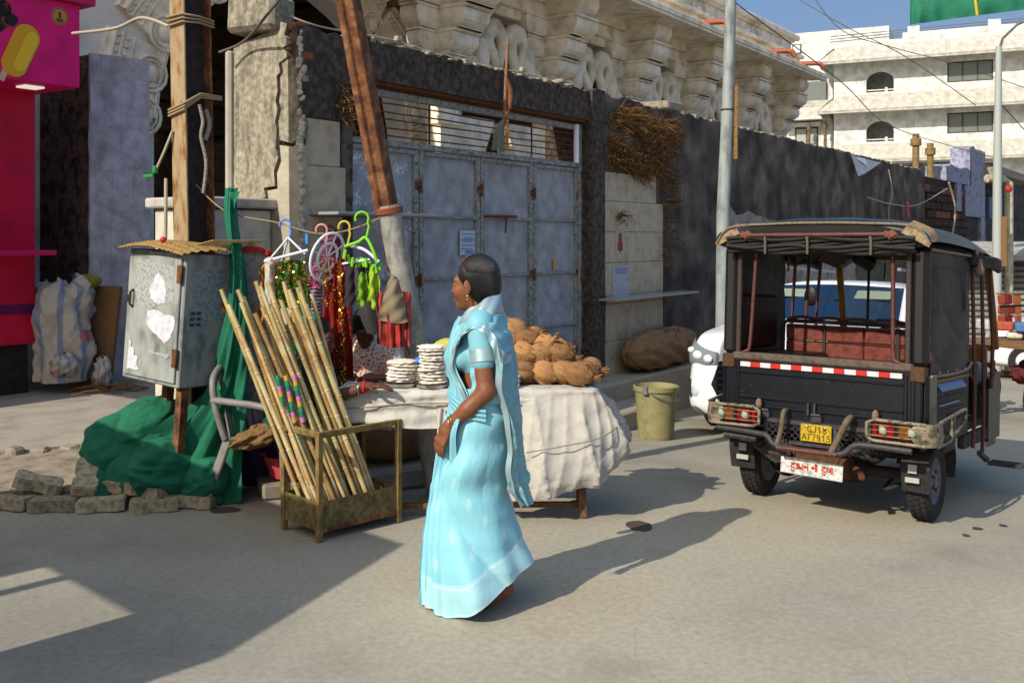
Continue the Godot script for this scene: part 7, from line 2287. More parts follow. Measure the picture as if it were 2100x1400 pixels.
func make_three_wheeler(called: String, label: String, xf: Transform3D) -> Node3D:
	var o := thing(called, label, "rickshaw", xf)
	var navy := mk(Color(0.055, 0.06, 0.10), 0.35, "grime", 1.6, "speck", 4.0)
	navy.clearcoat_enabled = true
	navy.clearcoat = 0.3
	navy.clearcoat_roughness = 0.3
	var dusty := mk(Color(0.30, 0.27, 0.25), 0.75, "grime", 1.5, "blotch", 2.0)
	var vinyl := mk(Color(0.115, 0.105, 0.10), 0.55, "blotch", 1.0, "speck", 5.0, 0.06)
	var vinylin := mk(Color(0.10, 0.075, 0.06), 0.8, "blotch", 1.0)
	var rustpipe := mk(Color(0.36, 0.20, 0.18), 0.5, "grime", 4.0)
	var cream := mk(Color(0.56, 0.51, 0.42), 0.5, "stain", 3.0, "speck", 6.0)
	var steel := mk(Color(0.24, 0.23, 0.24), 0.55, "grime", 3.0)
	var dirty := mk(Color(0.42, 0.36, 0.30), 0.85, "grime", 3.0)
	var gold := mk(Color(0.42, 0.30, 0.05), 0.5, "grime", 2.0)
	var B := Basis(Vector3(0, 0, 1), Vector3.UP, Vector3(-1, 0, 0))
	var m: MB
	var xr := -0.42
	var hw := 0.62
	# wheels and underside
	wheel_parts(o, Vector3(0, 0.235, 0.53), 0.235, 0.13, mk(Color(0.42, 0.42, 0.44), 0.5, "grime", 3.0), 1.0)
	wheel_parts(o, Vector3(0, 0.235, -0.53), 0.235, 0.13, mk(Color(0.42, 0.42, 0.44), 0.5, "grime", 3.0), -1.0)
	wheel_parts(o, Vector3(1.95, 0.235, 0.0), 0.235, 0.12, mk(Color(0.42, 0.42, 0.44), 0.5, "grime", 3.0), 1.0)
	m = MB.new()
	m.tube([Vector3(0, 0.25, -0.48), Vector3(0, 0.25, 0.48)], 0.035, 10)
	m.ball(Vector3(0.02, 0.25, 0.05), Vector3(0.12, 0.10, 0.14), 12, 8)
	for s in [-1.0, 1.0]:
		m.bar(Vector3(0.1, 0.32, s * 0.35), Vector3(0.7, 0.40, s * 0.25), 0.05, 0.05)
		m.tube([Vector3(0.02, 0.28, s * 0.40), Vector3(0.0, 0.46, s * 0.38)], 0.03, 8)
		m.tube(spline([Vector3(-0.05, 0.22, s * 0.44), Vector3(-0.12, 0.18, s * 0.36), Vector3(-0.06, 0.16, s * 0.30), Vector3(0.1, 0.2, s * 0.3)], 10), 0.012, 6)
	part(m, "axle", K.darksteel, o)
	m = MB.new()
	m.bx(-0.30, 1.7, 0.38, 0.46, -0.44, 0.44, 0.02)
	m.bx(-0.18, 0.35, 0.26, 0.40, -0.22, 0.20, 0.03)
	for s in [-1.0, 1.0]: m.bx(-0.40, 1.7, 0.40, 0.47, s * 0.40 - 0.03, s * 0.40 + 0.03)
	part(m, "chassis", mk(Color(0.10, 0.09, 0.085), 0.9, "grime", 3.0), o)
	m = MB.new()
	m.tube([Vector3(-0.30, 0.315, -0.18), Vector3(-0.30, 0.305, -0.17), Vector3(-0.30, 0.30, 0.16), Vector3(-0.30, 0.30, 0.17)], [0.05, 0.075, 0.075, 0.055], 16)
	m.tube(spline([Vector3(-0.30, 0.30, 0.16), Vector3(-0.31, 0.29, 0.21), Vector3(-0.36, 0.275, 0.25), Vector3(-0.42, 0.27, 0.27)], 10), 0.020, 8)
	m.tube(spline([Vector3(-0.30, 0.34, -0.1), Vector3(-0.2, 0.42, -0.05), Vector3(0.0, 0.40, 0.0)], 8), 0.018, 8)
	part(m, "silencer", mk(Color(0.50, 0.37, 0.29), 0.8, "rustpaint", 3.0), o)
	m = MB.new()
	m.bx(-0.36, -0.26, 0.30, 0.42, -0.36, -0.20, 0.03)
	for i in 7: m.tube(ring_pts(Vector3(-0.34 + i * 0.005, 0.40 - i * 0.012, -0.40 + i * 0.016), 0.055, 10, 0), 0.010, 5, true)
	for k in 5: m.tube(spline([Vector3(-0.34, 0.42, 0.0 + k * 0.06), Vector3(-0.30, 0.40 - k * 0.01, 0.05 + k * 0.06), Vector3(-0.2, 0.36, 0.12 + k * 0.05)], 8), 0.014, 6)
	part(m, "engine", mk(Color(0.30, 0.27, 0.25), 0.8, "grime", 4.0), o)
	for s in [-1.0, 1.0]:
		m = MB.new()                                         # mudguards: front arch and rear flap
		m.loft([[Vector3(-0.27, 0.20, s * 0.46), Vector3(-0.29, 0.38, s * 0.46), Vector3(-0.16, 0.50, s * 0.46), Vector3(0.12, 0.50, s * 0.46), Vector3(0.29, 0.36, s * 0.46), Vector3(0.31, 0.22, s * 0.46)], [Vector3(-0.28, 0.20, s * 0.62), Vector3(-0.30, 0.39, s * 0.63), Vector3(-0.17, 0.52, s * 0.64), Vector3(0.12, 0.52, s * 0.64), Vector3(0.30, 0.37, s * 0.63), Vector3(0.32, 0.22, s * 0.62)]], 30, 6)
		part(m, "mudguard", mk(Color(0.17, 0.16, 0.16), 0.7, "grime", 3.0), o)
		m = MB.new()
		m.box(Vector3(-0.315, 0.34, s * 0.53), Vector3(0.004, 0.05, 0.05))
		m.box(Vector3(-0.315, 0.275, s * 0.53), Vector3(0.004, 0.03, 0.08))
		part(m, "reflector", mk(Color(0.62, 0.62, 0.60), 0.5), o)
	# tub
	m = MB.new()
	m.bx(xr + 0.03, 1.2, 0.47, 0.52, -hw + 0.03, hw - 0.03)
	part(m, "floor", mk(Color(0.14, 0.12, 0.11), 0.9, "grime", 2.0), o)
	for s in [-1.0, 1.0]:
		m = MB.new()
		var z: float = s * hw
		m.box(Vector3(0.14, 0.68, z - s * 0.018), Vector3(1.06, 0.44, 0.035), 0.012)
		m.box(Vector3(0.10, 0.74, z + s * 0.002), Vector3(0.84, 0.018, 0.012), 0.004)
		m.box(Vector3(0.10, 0.66, z + s * 0.002), Vector3(0.84, 0.018, 0.012), 0.004)
		m.box(Vector3(0.10, 0.58, z + s * 0.002), Vector3(0.84, 0.018, 0.012), 0.004)
		part(m, "side_panel", dusty, o)
		m = MB.new()
		m.box(Vector3(0.15, 0.852, z + s * 0.006), Vector3(0.90, 0.028, 0.02), 0.004)
		part(m, "gold_trim", gold, o)
		m = MB.new()
		m.box(Vector3(xr + 0.10, 0.70, z), Vector3(0.20, 0.40, 0.045), 0.02)
		part(m, "rear_corner", navy, o)
		if s > 0:
			m = MB.new()
			for i in 6: m.box(Vector3(0.12 + i * 0.07, 0.615, z + 0.006), Vector3(0.036, 0.04, 0.004), 0.0)
			for i in 6: m.box(Vector3(0.12 + i * 0.07, 0.615, z + 0.008), Vector3(0.012, 0.022, 0.004), 0.0)
			part(m, "worn_lettering", mk(Color(0.20, 0.18, 0.17), 0.8), o)
			m = MB.new()
			m.box(Vector3(0.12, 0.815, z + 0.02), Vector3(0.62, 0.006, 0.06), 0.002, rot(0.9, 0, 0))
			m.box(Vector3(0.12, 0.70, z + 0.006), Vector3(0.5, 0.012, 0.006), 0.0)
			part(m, "blue_strip", mk(Color(0.22, 0.34, 0.55), 0.3), o)
	m = MB.new()
	m.box(Vector3(xr, 0.71, 0), Vector3(0.03, 0.42, 1.22), 0.01)
	m.box(Vector3(xr - 0.008, 0.88, 0), Vector3(0.03, 0.03, 1.04), 0.008)
	var tg := part(m, "tailgate", navy, o)
	m = MB.new()
	for q in [[0.835, 0.016], [0.68, 0.02], [0.625, 0.014], [0.56, 0.02]]: m.box(Vector3(xr - 0.014, q[0], 0), Vector3(0.024, q[1], 1.02), 0.005)
	for z in [-0.52, 0.52, 0.56]: m.box(Vector3(xr - 0.016, 0.71, z), Vector3(0.02, 0.36, 0.022), 0.005)
	part(m, "pressed_rib", navy, tg)
	m = MB.new()
	m = MB.new()
	for i in 70:
		var yy := rx(0.53, 0.87)
		m.box(Vector3(xr - 0.0165 - 0.0005 * (i % 3), yy, rx(-0.5, 0.58)), Vector3(0.003, rx(0.002, 0.005), rx(0.004, 0.02)), 0.0, rot(rx(-0.5, 0.5), 0, 0))
	part(m, "paint_chips", mk(Color(0.20, 0.19, 0.19), 0.8), tg).set_meta("kind", "stuff")
	m = MB.new()
	for z in [-0.33, 0.0, 0.36]:
		m.box(Vector3(xr - 0.03, 0.585, z), Vector3(0.02, 0.05, 0.07), 0.006)
		m.tube([Vector3(xr - 0.04, 0.61, z - 0.03), Vector3(xr - 0.04, 0.61, z + 0.03)], 0.010, 6)
	m.box(Vector3(xr - 0.03, 0.64, -0.05), Vector3(0.02, 0.07, 0.012)); m.box(Vector3(xr - 0.03, 0.64, -0.01), Vector3(0.02, 0.07, 0.012))
	part(m, "hinge", steel, tg).set_meta("kind", "stuff")
	for i in 15:
		m = MB.new()
		m.box(Vector3(xr - 0.026, 0.885, -0.50 + (i + 0.5) * 1.0 / 15), Vector3(0.004, 0.030, 1.0 / 15), 0.0)
		part(m, "tape_block", mk(Color(0.72, 0.14, 0.10) if i % 2 else Color(0.80, 0.78, 0.80), 0.5, "speck", 8.0), tg)
	m = MB.new()
	m.box(Vector3(xr - 0.026, 0.885, 0.585), Vector3(0.004, 0.030, 0.06), 0.0)
	part(m, "tape_block", mk(Color(0.72, 0.14, 0.10), 0.5), tg)
	m = MB.new()
	m.box(Vector3(xr + 0.01, 0.935, 0), Vector3(0.09, 0.05, 1.12), 0.012)
	part(m, "top_sill", mk(Color(0.36, 0.31, 0.27), 0.7, "grime", 3.0), o)
	for s in [-1.0, 1.0]:
		m = MB.new()
		m.box(Vector3(xr + 0.02, 0.90, s * 0.585), Vector3(0.10, 0.09, 0.085), 0.008)
		part(m, "corner_clip", mk(Color(0.46, 0.36, 0.28), 0.6, "rustpaint", 4.0), o)
	# canopy frame
	for s in [-1.0, 1.0]:
		m = MB.new()
		m.box(Vector3(xr + 0.03, 1.29, s * 0.585), Vector3(0.10, 0.70, 0.10), 0.03)
		part(m, "vinyl_post", vinyl, o)
		m = MB.new()
		m.box(Vector3(xr - 0.005, 1.28, s * 0.525), Vector3(0.03, 0.70, 0.03), 0.006)
		part(m, "post_edge", mk(Color(0.24, 0.20, 0.19), 0.7, "grime", 5.0), o)
		m = MB.new()
		m.tube(spline([Vector3(xr - 0.01, 0.95, s * 0.51), Vector3(xr - 0.02, 0.965, s * 0.47), Vector3(xr - 0.015, 1.01, s * 0.445), Vector3(xr, 1.3, s * 0.435), Vector3(xr + 0.01, 1.62, s * 0.425)], 16), 0.013, 8)
		part(m, "grab_rod", rustpipe, o)
		m = MB.new()                             # vinyl side curtain with piped window outline
		var z: float = s * 0.625
		m.loft([[Vector3(-0.36, 1.63, z), Vector3(0.1, 1.64, z), Vector3(0.60, 1.64, z)], [Vector3(-0.36, 1.2, z + s * 0.006), Vector3(0.1, 1.2, z + s * 0.012), Vector3(0.61, 1.2, z + s * 0.006)], [Vector3(-0.36, 0.89, z + s * 0.008), Vector3(0.1, 0.885, z + s * 0.018), Vector3(0.63, 0.90, z + s * 0.014)]], 24, 16, func(u, v): return 0.006 * sin(u * 9.0 + v * 5.0 + s) + 0.010 * pow(1.0 - absf(sin(u * 4.0 - v * 6.0 + 1.0)), 4.0) + 0.008 * pow(1.0 - absf(sin(u * 3.0 + v * 7.0)), 5.0))
		var sc := part(m, "side_curtain", vinyl, o)
		m = MB.new()
		m.tube([Vector3(-0.26, 1.53, z + s * 0.016), Vector3(0.44, 1.53, z + s * 0.016), Vector3(0.44, 1.26, z + s * 0.02), Vector3(-0.26, 1.26, z + s * 0.02), Vector3(-0.26, 1.53, z + s * 0.016)], 0.003, 5)
		m.tube([Vector3(0.445, 1.52, z + s * 0.016), Vector3(0.445, 1.28, z + s * 0.02)], 0.008, 6)
		part(m, "window_piping", mk(Color(0.34, 0.30, 0.26), 0.8), sc)
		m = MB.new()
		m.tube(spline([Vector3(-0.36, 0.888, z + s * 0.012), Vector3(0.1, 0.883, z + s * 0.02), Vector3(0.5, 0.895, z + s * 0.018), Vector3(0.64, 0.93, z + s * 0.016)], 14), 0.010, 6)
		m.tube([Vector3(-0.37, 1.625, z + s * 0.012), Vector3(0.60, 1.632, z + s * 0.012)], 0.009, 6)
		part(m, "hem_piping", mk(Color(0.52, 0.46, 0.38), 0.8), sc)
		m = MB.new()
		for x in [-0.2, -0.02, 0.2, 0.42]: m.ball(Vector3(x, 0.905, z + s * 0.022), Vector3(0.008, 0.008, 0.005), 6, 4)
		part(m, "press_stud", K.chrome, sc)
		for q in [[0.74, 0.36], [1.02, 0.30], [1.28, 0.72]]:
			m = MB.new()
			m.tube(spline([Vector3(q[0] + 0.02, q[1], s * 0.63), Vector3(q[0], q[1] + 0.4, s * 0.64), Vector3(q[0] + 0.01, 1.64, s * 0.61)], 12), 0.013, 8)
			m.tube([Vector3(q[0] + 0.01, 0.80, s * 0.64), Vector3(q[0] + 0.01, 0.92, s * 0.64)], 0.018, 8)
			part(m, "door_rod", rustpipe, o)
		m = MB.new()                            # rolled-up side flap
		for k in 4: m.tube(spline([Vector3(0.60, 1.60 + 0.02 * k, s * (0.63 + 0.012 * k)), Vector3(0.8, 1.57 + 0.02 * k, s * (0.66 - 0.01 * k)), Vector3(1.05, 1.59 + 0.012 * k, s * (0.65 + 0.01 * k)), Vector3(1.35, 1.56 + 0.02 * k, s * 0.66)], 16), 0.022, 7)
		part(m, "rolled_flap", mk(Color(0.16, 0.145, 0.135), 0.7, "blotch", 4.0), o)
		m = MB.new()
		m.ball(Vector3(0.70, 1.55, s * 0.67), Vector3(0.04, 0.06, 0.03), 8, 6, Basis.IDENTITY, func(d): return 0.3 * sin(d.y * 8.0))
		part(m, "tie_rag", mk(Color(0.46, 0.38, 0.34), 0.9), o)
	# canopy
	m = MB.new()
	var cv := []
	for q in [[-0.50, 1.655, 1.765, 0.655], [-0.46, 1.665, 1.80, 0.665], [-0.2, 1.672, 1.83, 0.668], [0.4, 1.672, 1.845, 0.668], [1.0, 1.66, 1.84, 0.66], [1.45, 1.62, 1.80, 0.63], [1.66, 1.57, 1.72, 0.58]]:
		var c := []
		for k in 11:
			var f := k / 10.0 * 2.0 - 1.0
			var e := 1.0 - pow(absf(f), 5.0)
			c.append(Vector3(q[0], lerpf(q[1], q[2], e * (1.0 - 0.25 * f * f) if absf(f) < 1.0 else 0.0), f * q[3]))
		cv.append(c)
	m.loft(cv, 60, 40, func(u, v): return 0.003 * sin(u * 30.0) * sin(v * 13.0))
	var rf := part(m, "canopy", mk(Color(0.15, 0.145, 0.145), 0.42, "blotch", 1.0, "speck", 5.0), o)
	m = MB.new()
	cv = []
	for q in [[-0.46, 1.63, 1.745, 0.64], [0.4, 1.645, 1.80, 0.65], [1.0, 1.635, 1.80, 0.64], [1.62, 1.55, 1.69, 0.56]]:
		var c := []
		for k in 9:
			var f := k / 8.0 * 2.0 - 1.0
			c.append(Vector3(q[0], lerpf(q[1], q[2], (1.0 - pow(absf(f), 5.0)) * (1.0 - 0.25 * f * f)), f * q[3]))
		cv.append(c)
	m.loft(cv, 30, 20)
	part(m, "lining", mk(Color(0.26, 0.18, 0.12), 0.85, "blotch", 2.0), rf)
	m = MB.new()                              # rear valance
	cv = []
	for q in [[1.0, 0.0], [0.0, 1.0]]:
		var c := []
		for k in 11:
			var f := k / 10.0 * 2.0 - 1.0
			var e := (1.0 - pow(absf(f), 5.0)) * (1.0 - 0.25 * f * f)
			c.append(Vector3(-0.50 + 0.015 * q[1], lerpf(1.655, 1.765, e) if q[0] > 0.5 else 1.635, f * 0.655))
		cv.append(c)
	m.loft(cv, 40, 4)
	part(m, "valance", vinyl, rf)
	for s in [-1.0, 1.0]:
		m = MB.new()
		m.loft([[Vector3(-0.508, 1.655, s * 0.66), Vector3(-0.508, 1.715, s * 0.625), Vector3(-0.506, 1.755, s * 0.53)], [Vector3(-0.512, 1.63, s * 0.655), Vector3(-0.515, 1.66, s * 0.60), Vector3(-0.512, 1.715, s * 0.50)]], 10, 4, func(u, v): return 0.004)
		m.loft([[Vector3(-0.508, 1.66, s * 0.668), Vector3(-0.508, 1.72, s * 0.635), Vector3(-0.506, 1.762, s * 0.53)], [Vector3(-0.40, 1.672, s * 0.676), Vector3(-0.40, 1.742, s * 0.648), Vector3(-0.40, 1.795, s * 0.54)]], 10, 4, func(u, v): return 0.0)
		part(m, "corner_patch", mk(Color(0.58, 0.50, 0.38), 0.85, "grime", 4.0), rf)
	m = MB.new()
	m.tube(spline([Vector3(-0.508, 1.645, -0.66), Vector3(-0.508, 1.75, -0.57), Vector3(-0.506, 1.772, -0.3), Vector3(-0.505, 1.778, 0.0), Vector3(-0.506, 1.772, 0.3), Vector3(-0.508, 1.75, 0.57), Vector3(-0.508, 1.645, 0.66)], 36), 0.009, 6)
	part(m, "edge_piping", mk(Color(0.50, 0.44, 0.36), 0.8, "grime", 5.0), rf)
	m = MB.new()
	m.tube([Vector3(-0.535, 1.700, -0.44), Vector3(-0.535, 1.705, 0.42)], 0.014, 10)
	part(m, "rear_pipe", rustpipe, o)
	m = MB.new()
	for z in [-0.45, 0.44]:
		m = MB.new()
		m.ball(Vector3(-0.53, 1.70, z), Vector3(0.02, 0.026, 0.045), 14, 10, Basis.IDENTITY, func(d): return 0.3 * sin(d.z * 8.0 + d.y * 6.0))
		part(m, "pipe_tie", mk(Color(0.42, 0.26, 0.20), 0.9), o)
	m = MB.new()
	for k in 6:
		var pp := []
		for i in 9: pp.append(Vector3(-0.50 - 0.012 * (k % 3), 1.60 + 0.016 * k + 0.010 * sin(i * 1.9 + k * 1.3), -0.58 + i * 0.145))
		m.tube(spline(pp, 32), 0.014, 6)
	part(m, "rolled_curtain", mk(Color(0.145, 0.135, 0.13), 0.7, "grime", 6.0), o)
	m = MB.new()
	for z in [-0.32, -0.05, 0.33]:
		m = MB.new()
		m.tube([Vector3(-0.535, 1.70, z), Vector3(-0.548, 1.65, z + 0.01), Vector3(-0.535, 1.585, z + 0.005)], 0.009, 6)
		part(m, "curtain_strap", mk(Color(0.34, 0.31, 0.27), 0.85), o)
	for x in [0.15, 0.7, 1.2]:
		m = MB.new()
		m.tube(spline([Vector3(x, 1.62, -0.61), Vector3(x, 1.76, -0.4), Vector3(x, 1.79, 0), Vector3(x, 1.76, 0.4), Vector3(x, 1.62, 0.61)], 20), 0.012, 6)
		part(m, "roof_hoop", rustpipe, o)
	# seats
	var red := mk(Color(0.50, 0.24, 0.19), 0.75, "speck", 9.0, "grime", 2.0)
	for c in 4:
		for r in 3:
			m = MB.new()
			m.box(Vector3(0.32, 0.86 + r * 0.11, -0.36 + c * 0.27), Vector3(0.06, 0.107, 0.266), 0.008)
			part(m, "seat_back_pad", red, o)
	m = MB.new()
	m.tube([Vector3(0.30, 0.74, -0.515), Vector3(0.30, 1.13, -0.515), Vector3(0.30, 1.155, -0.49), Vector3(0.30, 1.155, 0.60)], 0.014, 8)
	for z in [-0.22, 0.27]: m.box(Vector3(0.282, 0.94, z), Vector3(0.012, 0.40, 0.024), 0.003)
	for y in [0.80, 0.915, 1.025, 1.12]: m.tube([Vector3(0.283, y, -0.50), Vector3(0.283, y - 0.01, 0.58)], 0.003, 5)
	part(m, "seat_frame", mk(Color(0.20, 0.14, 0.13), 0.7), o)
	m = MB.new()
	for k in 5: m.tube(spline([Vector3(0.31, 1.17 + 0.005 * k, -0.48 + k * 0.2), Vector3(0.32, 1.185, -0.38 + k * 0.2), Vector3(0.31, 1.17, -0.28 + k * 0.2)], 6), 0.012, 5)
	part(m, "rope_wrap", mk(Color(0.34, 0.22, 0.17), 0.9), o)
	m = MB.new()
	m.box(Vector3(-0.02, 1.15, -0.565), Vector3(0.56, 0.36, 0.05), 0.02)
	part(m, "side_backrest", mk(Color(0.17, 0.06, 0.05), 0.6, "blotch", 3.0), o)
	var blk := mk(Color(0.08, 0.075, 0.075), 0.4, "blotch", 3.0)
	m = MB.new()
	m.box(Vector3(-0.04, 0.925, -0.36), Vector3(0.62, 0.06, 0.38), 0.025)
	part(m, "bench_cushion", blk, o)
	m = MB.new()
	m.box(Vector3(-0.04, 0.915, 0.44), Vector3(0.60, 0.06, 0.28), 0.025)
	part(m, "bench_cushion", blk, o)
	m = MB.new()
	m.box(Vector3(-0.04, 0.705, -0.40), Vector3(0.62, 0.37, 0.34), 0.01)
	m.box(Vector3(-0.04, 0.70, 0.46), Vector3(0.60, 0.37, 0.24), 0.01)
	part(m, "bench_box", mk(Color(0.15, 0.08, 0.07), 0.8, "grime", 2.0), o)
	# cabin front
	m = MB.new()
	cv = []
	for q in [[1.30, 0.60, 0.30, 0.95], [1.62, 0.60, 0.30, 1.02], [1.95, 0.52, 0.34, 1.02], [2.18, 0.40, 0.38, 0.98], [2.30, 0.22, 0.44, 0.88]]:
		var c := []
		for k in 11:
			var a := PI * k / 10.0
			c.append(Vector3(q[0], lerpf(q[2], q[3], pow(sin(a), 0.5)), -cos(a) * q[1] * (1.0 if sin(a) < 0.8 else 1.0)))
		cv.append(c)
	m.loft(cv, 30, 16)
	part(m, "nose", mk(Color(0.04, 0.04, 0.045), 0.4, "grime", 2.0), o)
	for s in [-1.0, 1.0]:
		m = MB.new()
		m.bar(Vector3(1.75, 0.98, s * 0.57), Vector3(1.52, 1.66, s * 0.55), 0.05, 0.04, Vector3(1, 0, 0), 0.01)
		part(m, "windscreen_post", mk(Color(0.52, 0.36, 0.05), 0.5, "grime", 3.0), o)
		m = MB.new()
		m.bx(1.30, 1.70, 0.34, 0.80, s * 0.60 - 0.015, s * 0.60 + 0.015, 0.01)
		part(m, "cowl_side", mk(Color(0.04, 0.04, 0.045), 0.4, "grime", 2.0), o)
		m = MB.new()
		m.bar(Vector3(1.72, 1.30, s * 0.60), Vector3(1.72, 1.32, s * 0.80), 0.014, 0.014)
		m.ball(Vector3(1.71, 1.33, s * 0.84), Vector3(0.02, 0.085, 0.06), 12, 8)
		part(m, "mirror", K.black, o)
	m = MB.new()
	m.bar(Vector3(1.75, 0.985, -0.56), Vector3(1.75, 0.985, 0.56), 0.05, 0.04)
	m.bar(Vector3(1.53, 1.65, -0.55), Vector3(1.53, 1.65, 0.55), 0.05, 0.04)
	m.bar(Vector3(1.40, 0.95, -0.58), Vector3(1.40, 0.95, 0.58), 0.05, 0.10)
	part(m, "windscreen_frame", mk(Color(0.50, 0.35, 0.05), 0.5, "grime", 3.0), o)
	m = MB.new()
	m.hexa([Vector3(1.745, 1.0, -0.55), Vector3(1.745, 1.0, 0.55), Vector3(1.751, 1.0, 0.55), Vector3(1.751, 1.0, -0.55), Vector3(1.525, 1.63, -0.53), Vector3(1.525, 1.63, 0.53), Vector3(1.531, 1.63, 0.53), Vector3(1.531, 1.63, -0.53)])
	var gl := mk(Color(0.80, 0.88, 0.86), 0.05)
	gl.transparency = BaseMaterial3D.TRANSPARENCY_ALPHA
	gl.albedo_color.a = 0.10
	part(m, "windscreen", gl, o)
	m = MB.new()
	m.tube(spline([Vector3(1.52, 1.05, -0.30), Vector3(1.55, 1.12, -0.12), Vector3(1.56, 1.12, 0.12), Vector3(1.52, 1.05, 0.30)], 14), 0.014, 7)
	m.tube([Vector3(1.56, 1.12, 0), Vector3(1.68, 0.9, 0)], 0.02, 8)
	part(m, "handlebar", K.darksteel, o)
	m = MB.new()
	m.box(Vector3(1.05, 0.78, 0), Vector3(0.36, 0.10, 0.70), 0.03)
	part(m, "driver_seat", mk(Color(0.08, 0.07, 0.07), 0.5), o)
	m = MB.new()
	m.box(Vector3(1.05, 0.60, 0), Vector3(0.34, 0.26, 0.60), 0.01)
	part(m, "driver_seat_box", mk(Color(0.07, 0.06, 0.06), 0.7), o)
	m = MB.new()
	m.tube([Vector3(1.3, 1.60, -0.12), Vector3(1.28, 1.48, -0.12)], 0.006, 5)
	m.tube([Vector3(0.95, 1.70, -0.13), Vector3(0.95, 0.98, -0.14)], 0.010, 6)
	m.box(Vector3(0.9, 1.60, -0.15), Vector3(0.08, 0.10, 0.16), 0.02, rot(0.5, 0.3, 0.2))
	part(m, "hanging_bag", K.black, o)
	# rear guards, lamps and plates
	for s in [-1.0, 1.0]:
		var z0: float = s * 0.655
		var z1: float = s * 0.33
		m = MB.new()
		var gp := [Vector3(-0.52, 0.625, z0), Vector3(-0.535, 0.63, z1 + s * 0.04), Vector3(-0.535, 0.61, z1), Vector3(-0.535, 0.53, z1), Vector3(-0.535, 0.51, z1 + s * 0.04), Vector3(-0.52, 0.505, z0)]
		m.tube(gp, 0.0105, 8)
		m.tube([Vector3(-0.53, 0.57, z0), Vector3(-0.53, 0.57, z1)], 0.004, 5)
		m.tube([Vector3(-0.53, 0.60, z0), Vector3(-0.53, 0.60, z1)], 0.004, 5)
		m.tube([Vector3(-0.53, 0.54, z0), Vector3(-0.53, 0.54, z1)], 0.004, 5)
		part(m, "lamp_guard", cream, o)
		m = MB.new()
		m.loft([[Vector3(-0.525, 0.632, z0 - s * 0.06), Vector3(-0.52, 0.632, z0), Vector3(-0.47, 0.63, z0 + s * 0.045), Vector3(-0.36, 0.63, z0 + s * 0.05)], [Vector3(-0.53, 0.568, z0 - s * 0.06), Vector3(-0.525, 0.568, z0 + s * 0.005), Vector3(-0.47, 0.568, z0 + s * 0.055), Vector3(-0.36, 0.568, z0 + s * 0.06)], [Vector3(-0.525, 0.50, z0 - s * 0.06), Vector3(-0.52, 0.50, z0), Vector3(-0.47, 0.50, z0 + s * 0.045), Vector3(-0.36, 0.505, z0 + s * 0.05)]], 16, 8)
		part(m, "corner_guard", cream, o)
		m = MB.new()
		m.tube(spline([Vector3(-0.46, 0.63, z0 + s * 0.05), Vector3(-0.2, 0.655, z0 + s * 0.06), Vector3(0.10, 0.67, z0 + s * 0.06), Vector3(0.20, 0.66, z0 + s * 0.05), Vector3(0.22, 0.60, z0 + s * 0.04), Vector3(0.10, 0.56, z0 + s * 0.04), Vector3(-0.12, 0.53, z0 + s * 0.05), Vector3(-0.2, 0.51, z0 + s * 0.05), Vector3(-0.44, 0.50, z0 + s * 0.045)], 40), 0.0105, 7)
		m.tube([Vector3(-0.14, 0.65, z0 + s * 0.06), Vector3(-0.16, 0.53, z0 + s * 0.05)], 0.012, 6)
		part(m, "side_guard", cream, o)
		m = MB.new()
		m.box(Vector3(-0.48, 0.568, (z0 + z1) / 2), Vector3(0.06, 0.105, 0.30), 0.01)
		var lb := part(m, "tail_lamp", mk(Color(0.10, 0.08, 0.08), 0.6), o)
		var lens := [[Color(0.48, 0.03, 0.03), -0.055, 0.09], [Color(0.42, 0.22, 0.05), 0.045, 0.07], [Color(0.66, 0.64, 0.58), 0.11, 0.05], [Color(0.50, 0.05, 0.03), -0.12, 0.03]]
		for L in lens:
			m = MB.new()
			m.box(Vector3(-0.515, 0.568, (z0 + z1) / 2 + s * L[1]), Vector3(0.025, 0.085, L[2]), 0.008)
			part(m, "lens", mk(L[0], 0.15), lb)
		m = MB.new()
		for z in [(z0 + z1) / 2 + s * 0.09, (z0 + z1) / 2 - s * 0.07]: m.ball(Vector3(-0.535, 0.572, z), Vector3(0.016, 0.024, 0.024), 8, 6, Basis.IDENTITY, func(d): return 0.2 * sin(d.y * 9.0) * sin(d.z * 9.0))
		part(m, "rosette", mk(Color(0.55, 0.58, 0.48), 0.7), lb)
		m = MB.new()
		m.ball(Vector3(-0.47, 0.645, s * 0.36), Vector3(0.022, 0.035, 0.022), 8, 6)
		part(m, "guard_bolt", mk(Color(0.50, 0.42, 0.34), 0.7, "grime", 6.0), o)
	m = MB.new()
	m.tube(spline([Vector3(-0.50, 0.475, -0.62), Vector3(-0.53, 0.47, -0.34), Vector3(-0.54, 0.46, -0.27), Vector3(-0.55, 0.415, -0.22), Vector3(-0.555, 0.405, -0.10), Vector3(-0.555, 0.405, 0.12), Vector3(-0.55, 0.415, 0.20), Vector3(-0.54, 0.465, 0.26), Vector3(-0.53, 0.475, 0.34), Vector3(-0.52, 0.47, 0.58)], 44), 0.018, 9)
	m.tube([Vector3(-0.48, 0.43, -0.58), Vector3(-0.49, 0.43, -0.36)], 0.02, 8)
	part(m, "bumper_tube", steel, o)
	m = MB.new()
	m.tube([Vector3(-0.562, 0.402, -0.20), Vector3(-0.562, 0.402, 0.17)], 0.018, 8)
	part(m, "bumper_bar", rustpipe, o)
	m = MB.new()
	m.tube(spline([Vector3(-0.47, 0.62, -0.18), Vector3(-0.52, 0.61, -0.18), Vector3(-0.53, 0.5, -0.19), Vector3(-0.55, 0.41, -0.21)], 12), 0.016, 7)
	part(m, "bumper_bracket", dirty, o)
	m = MB.new()
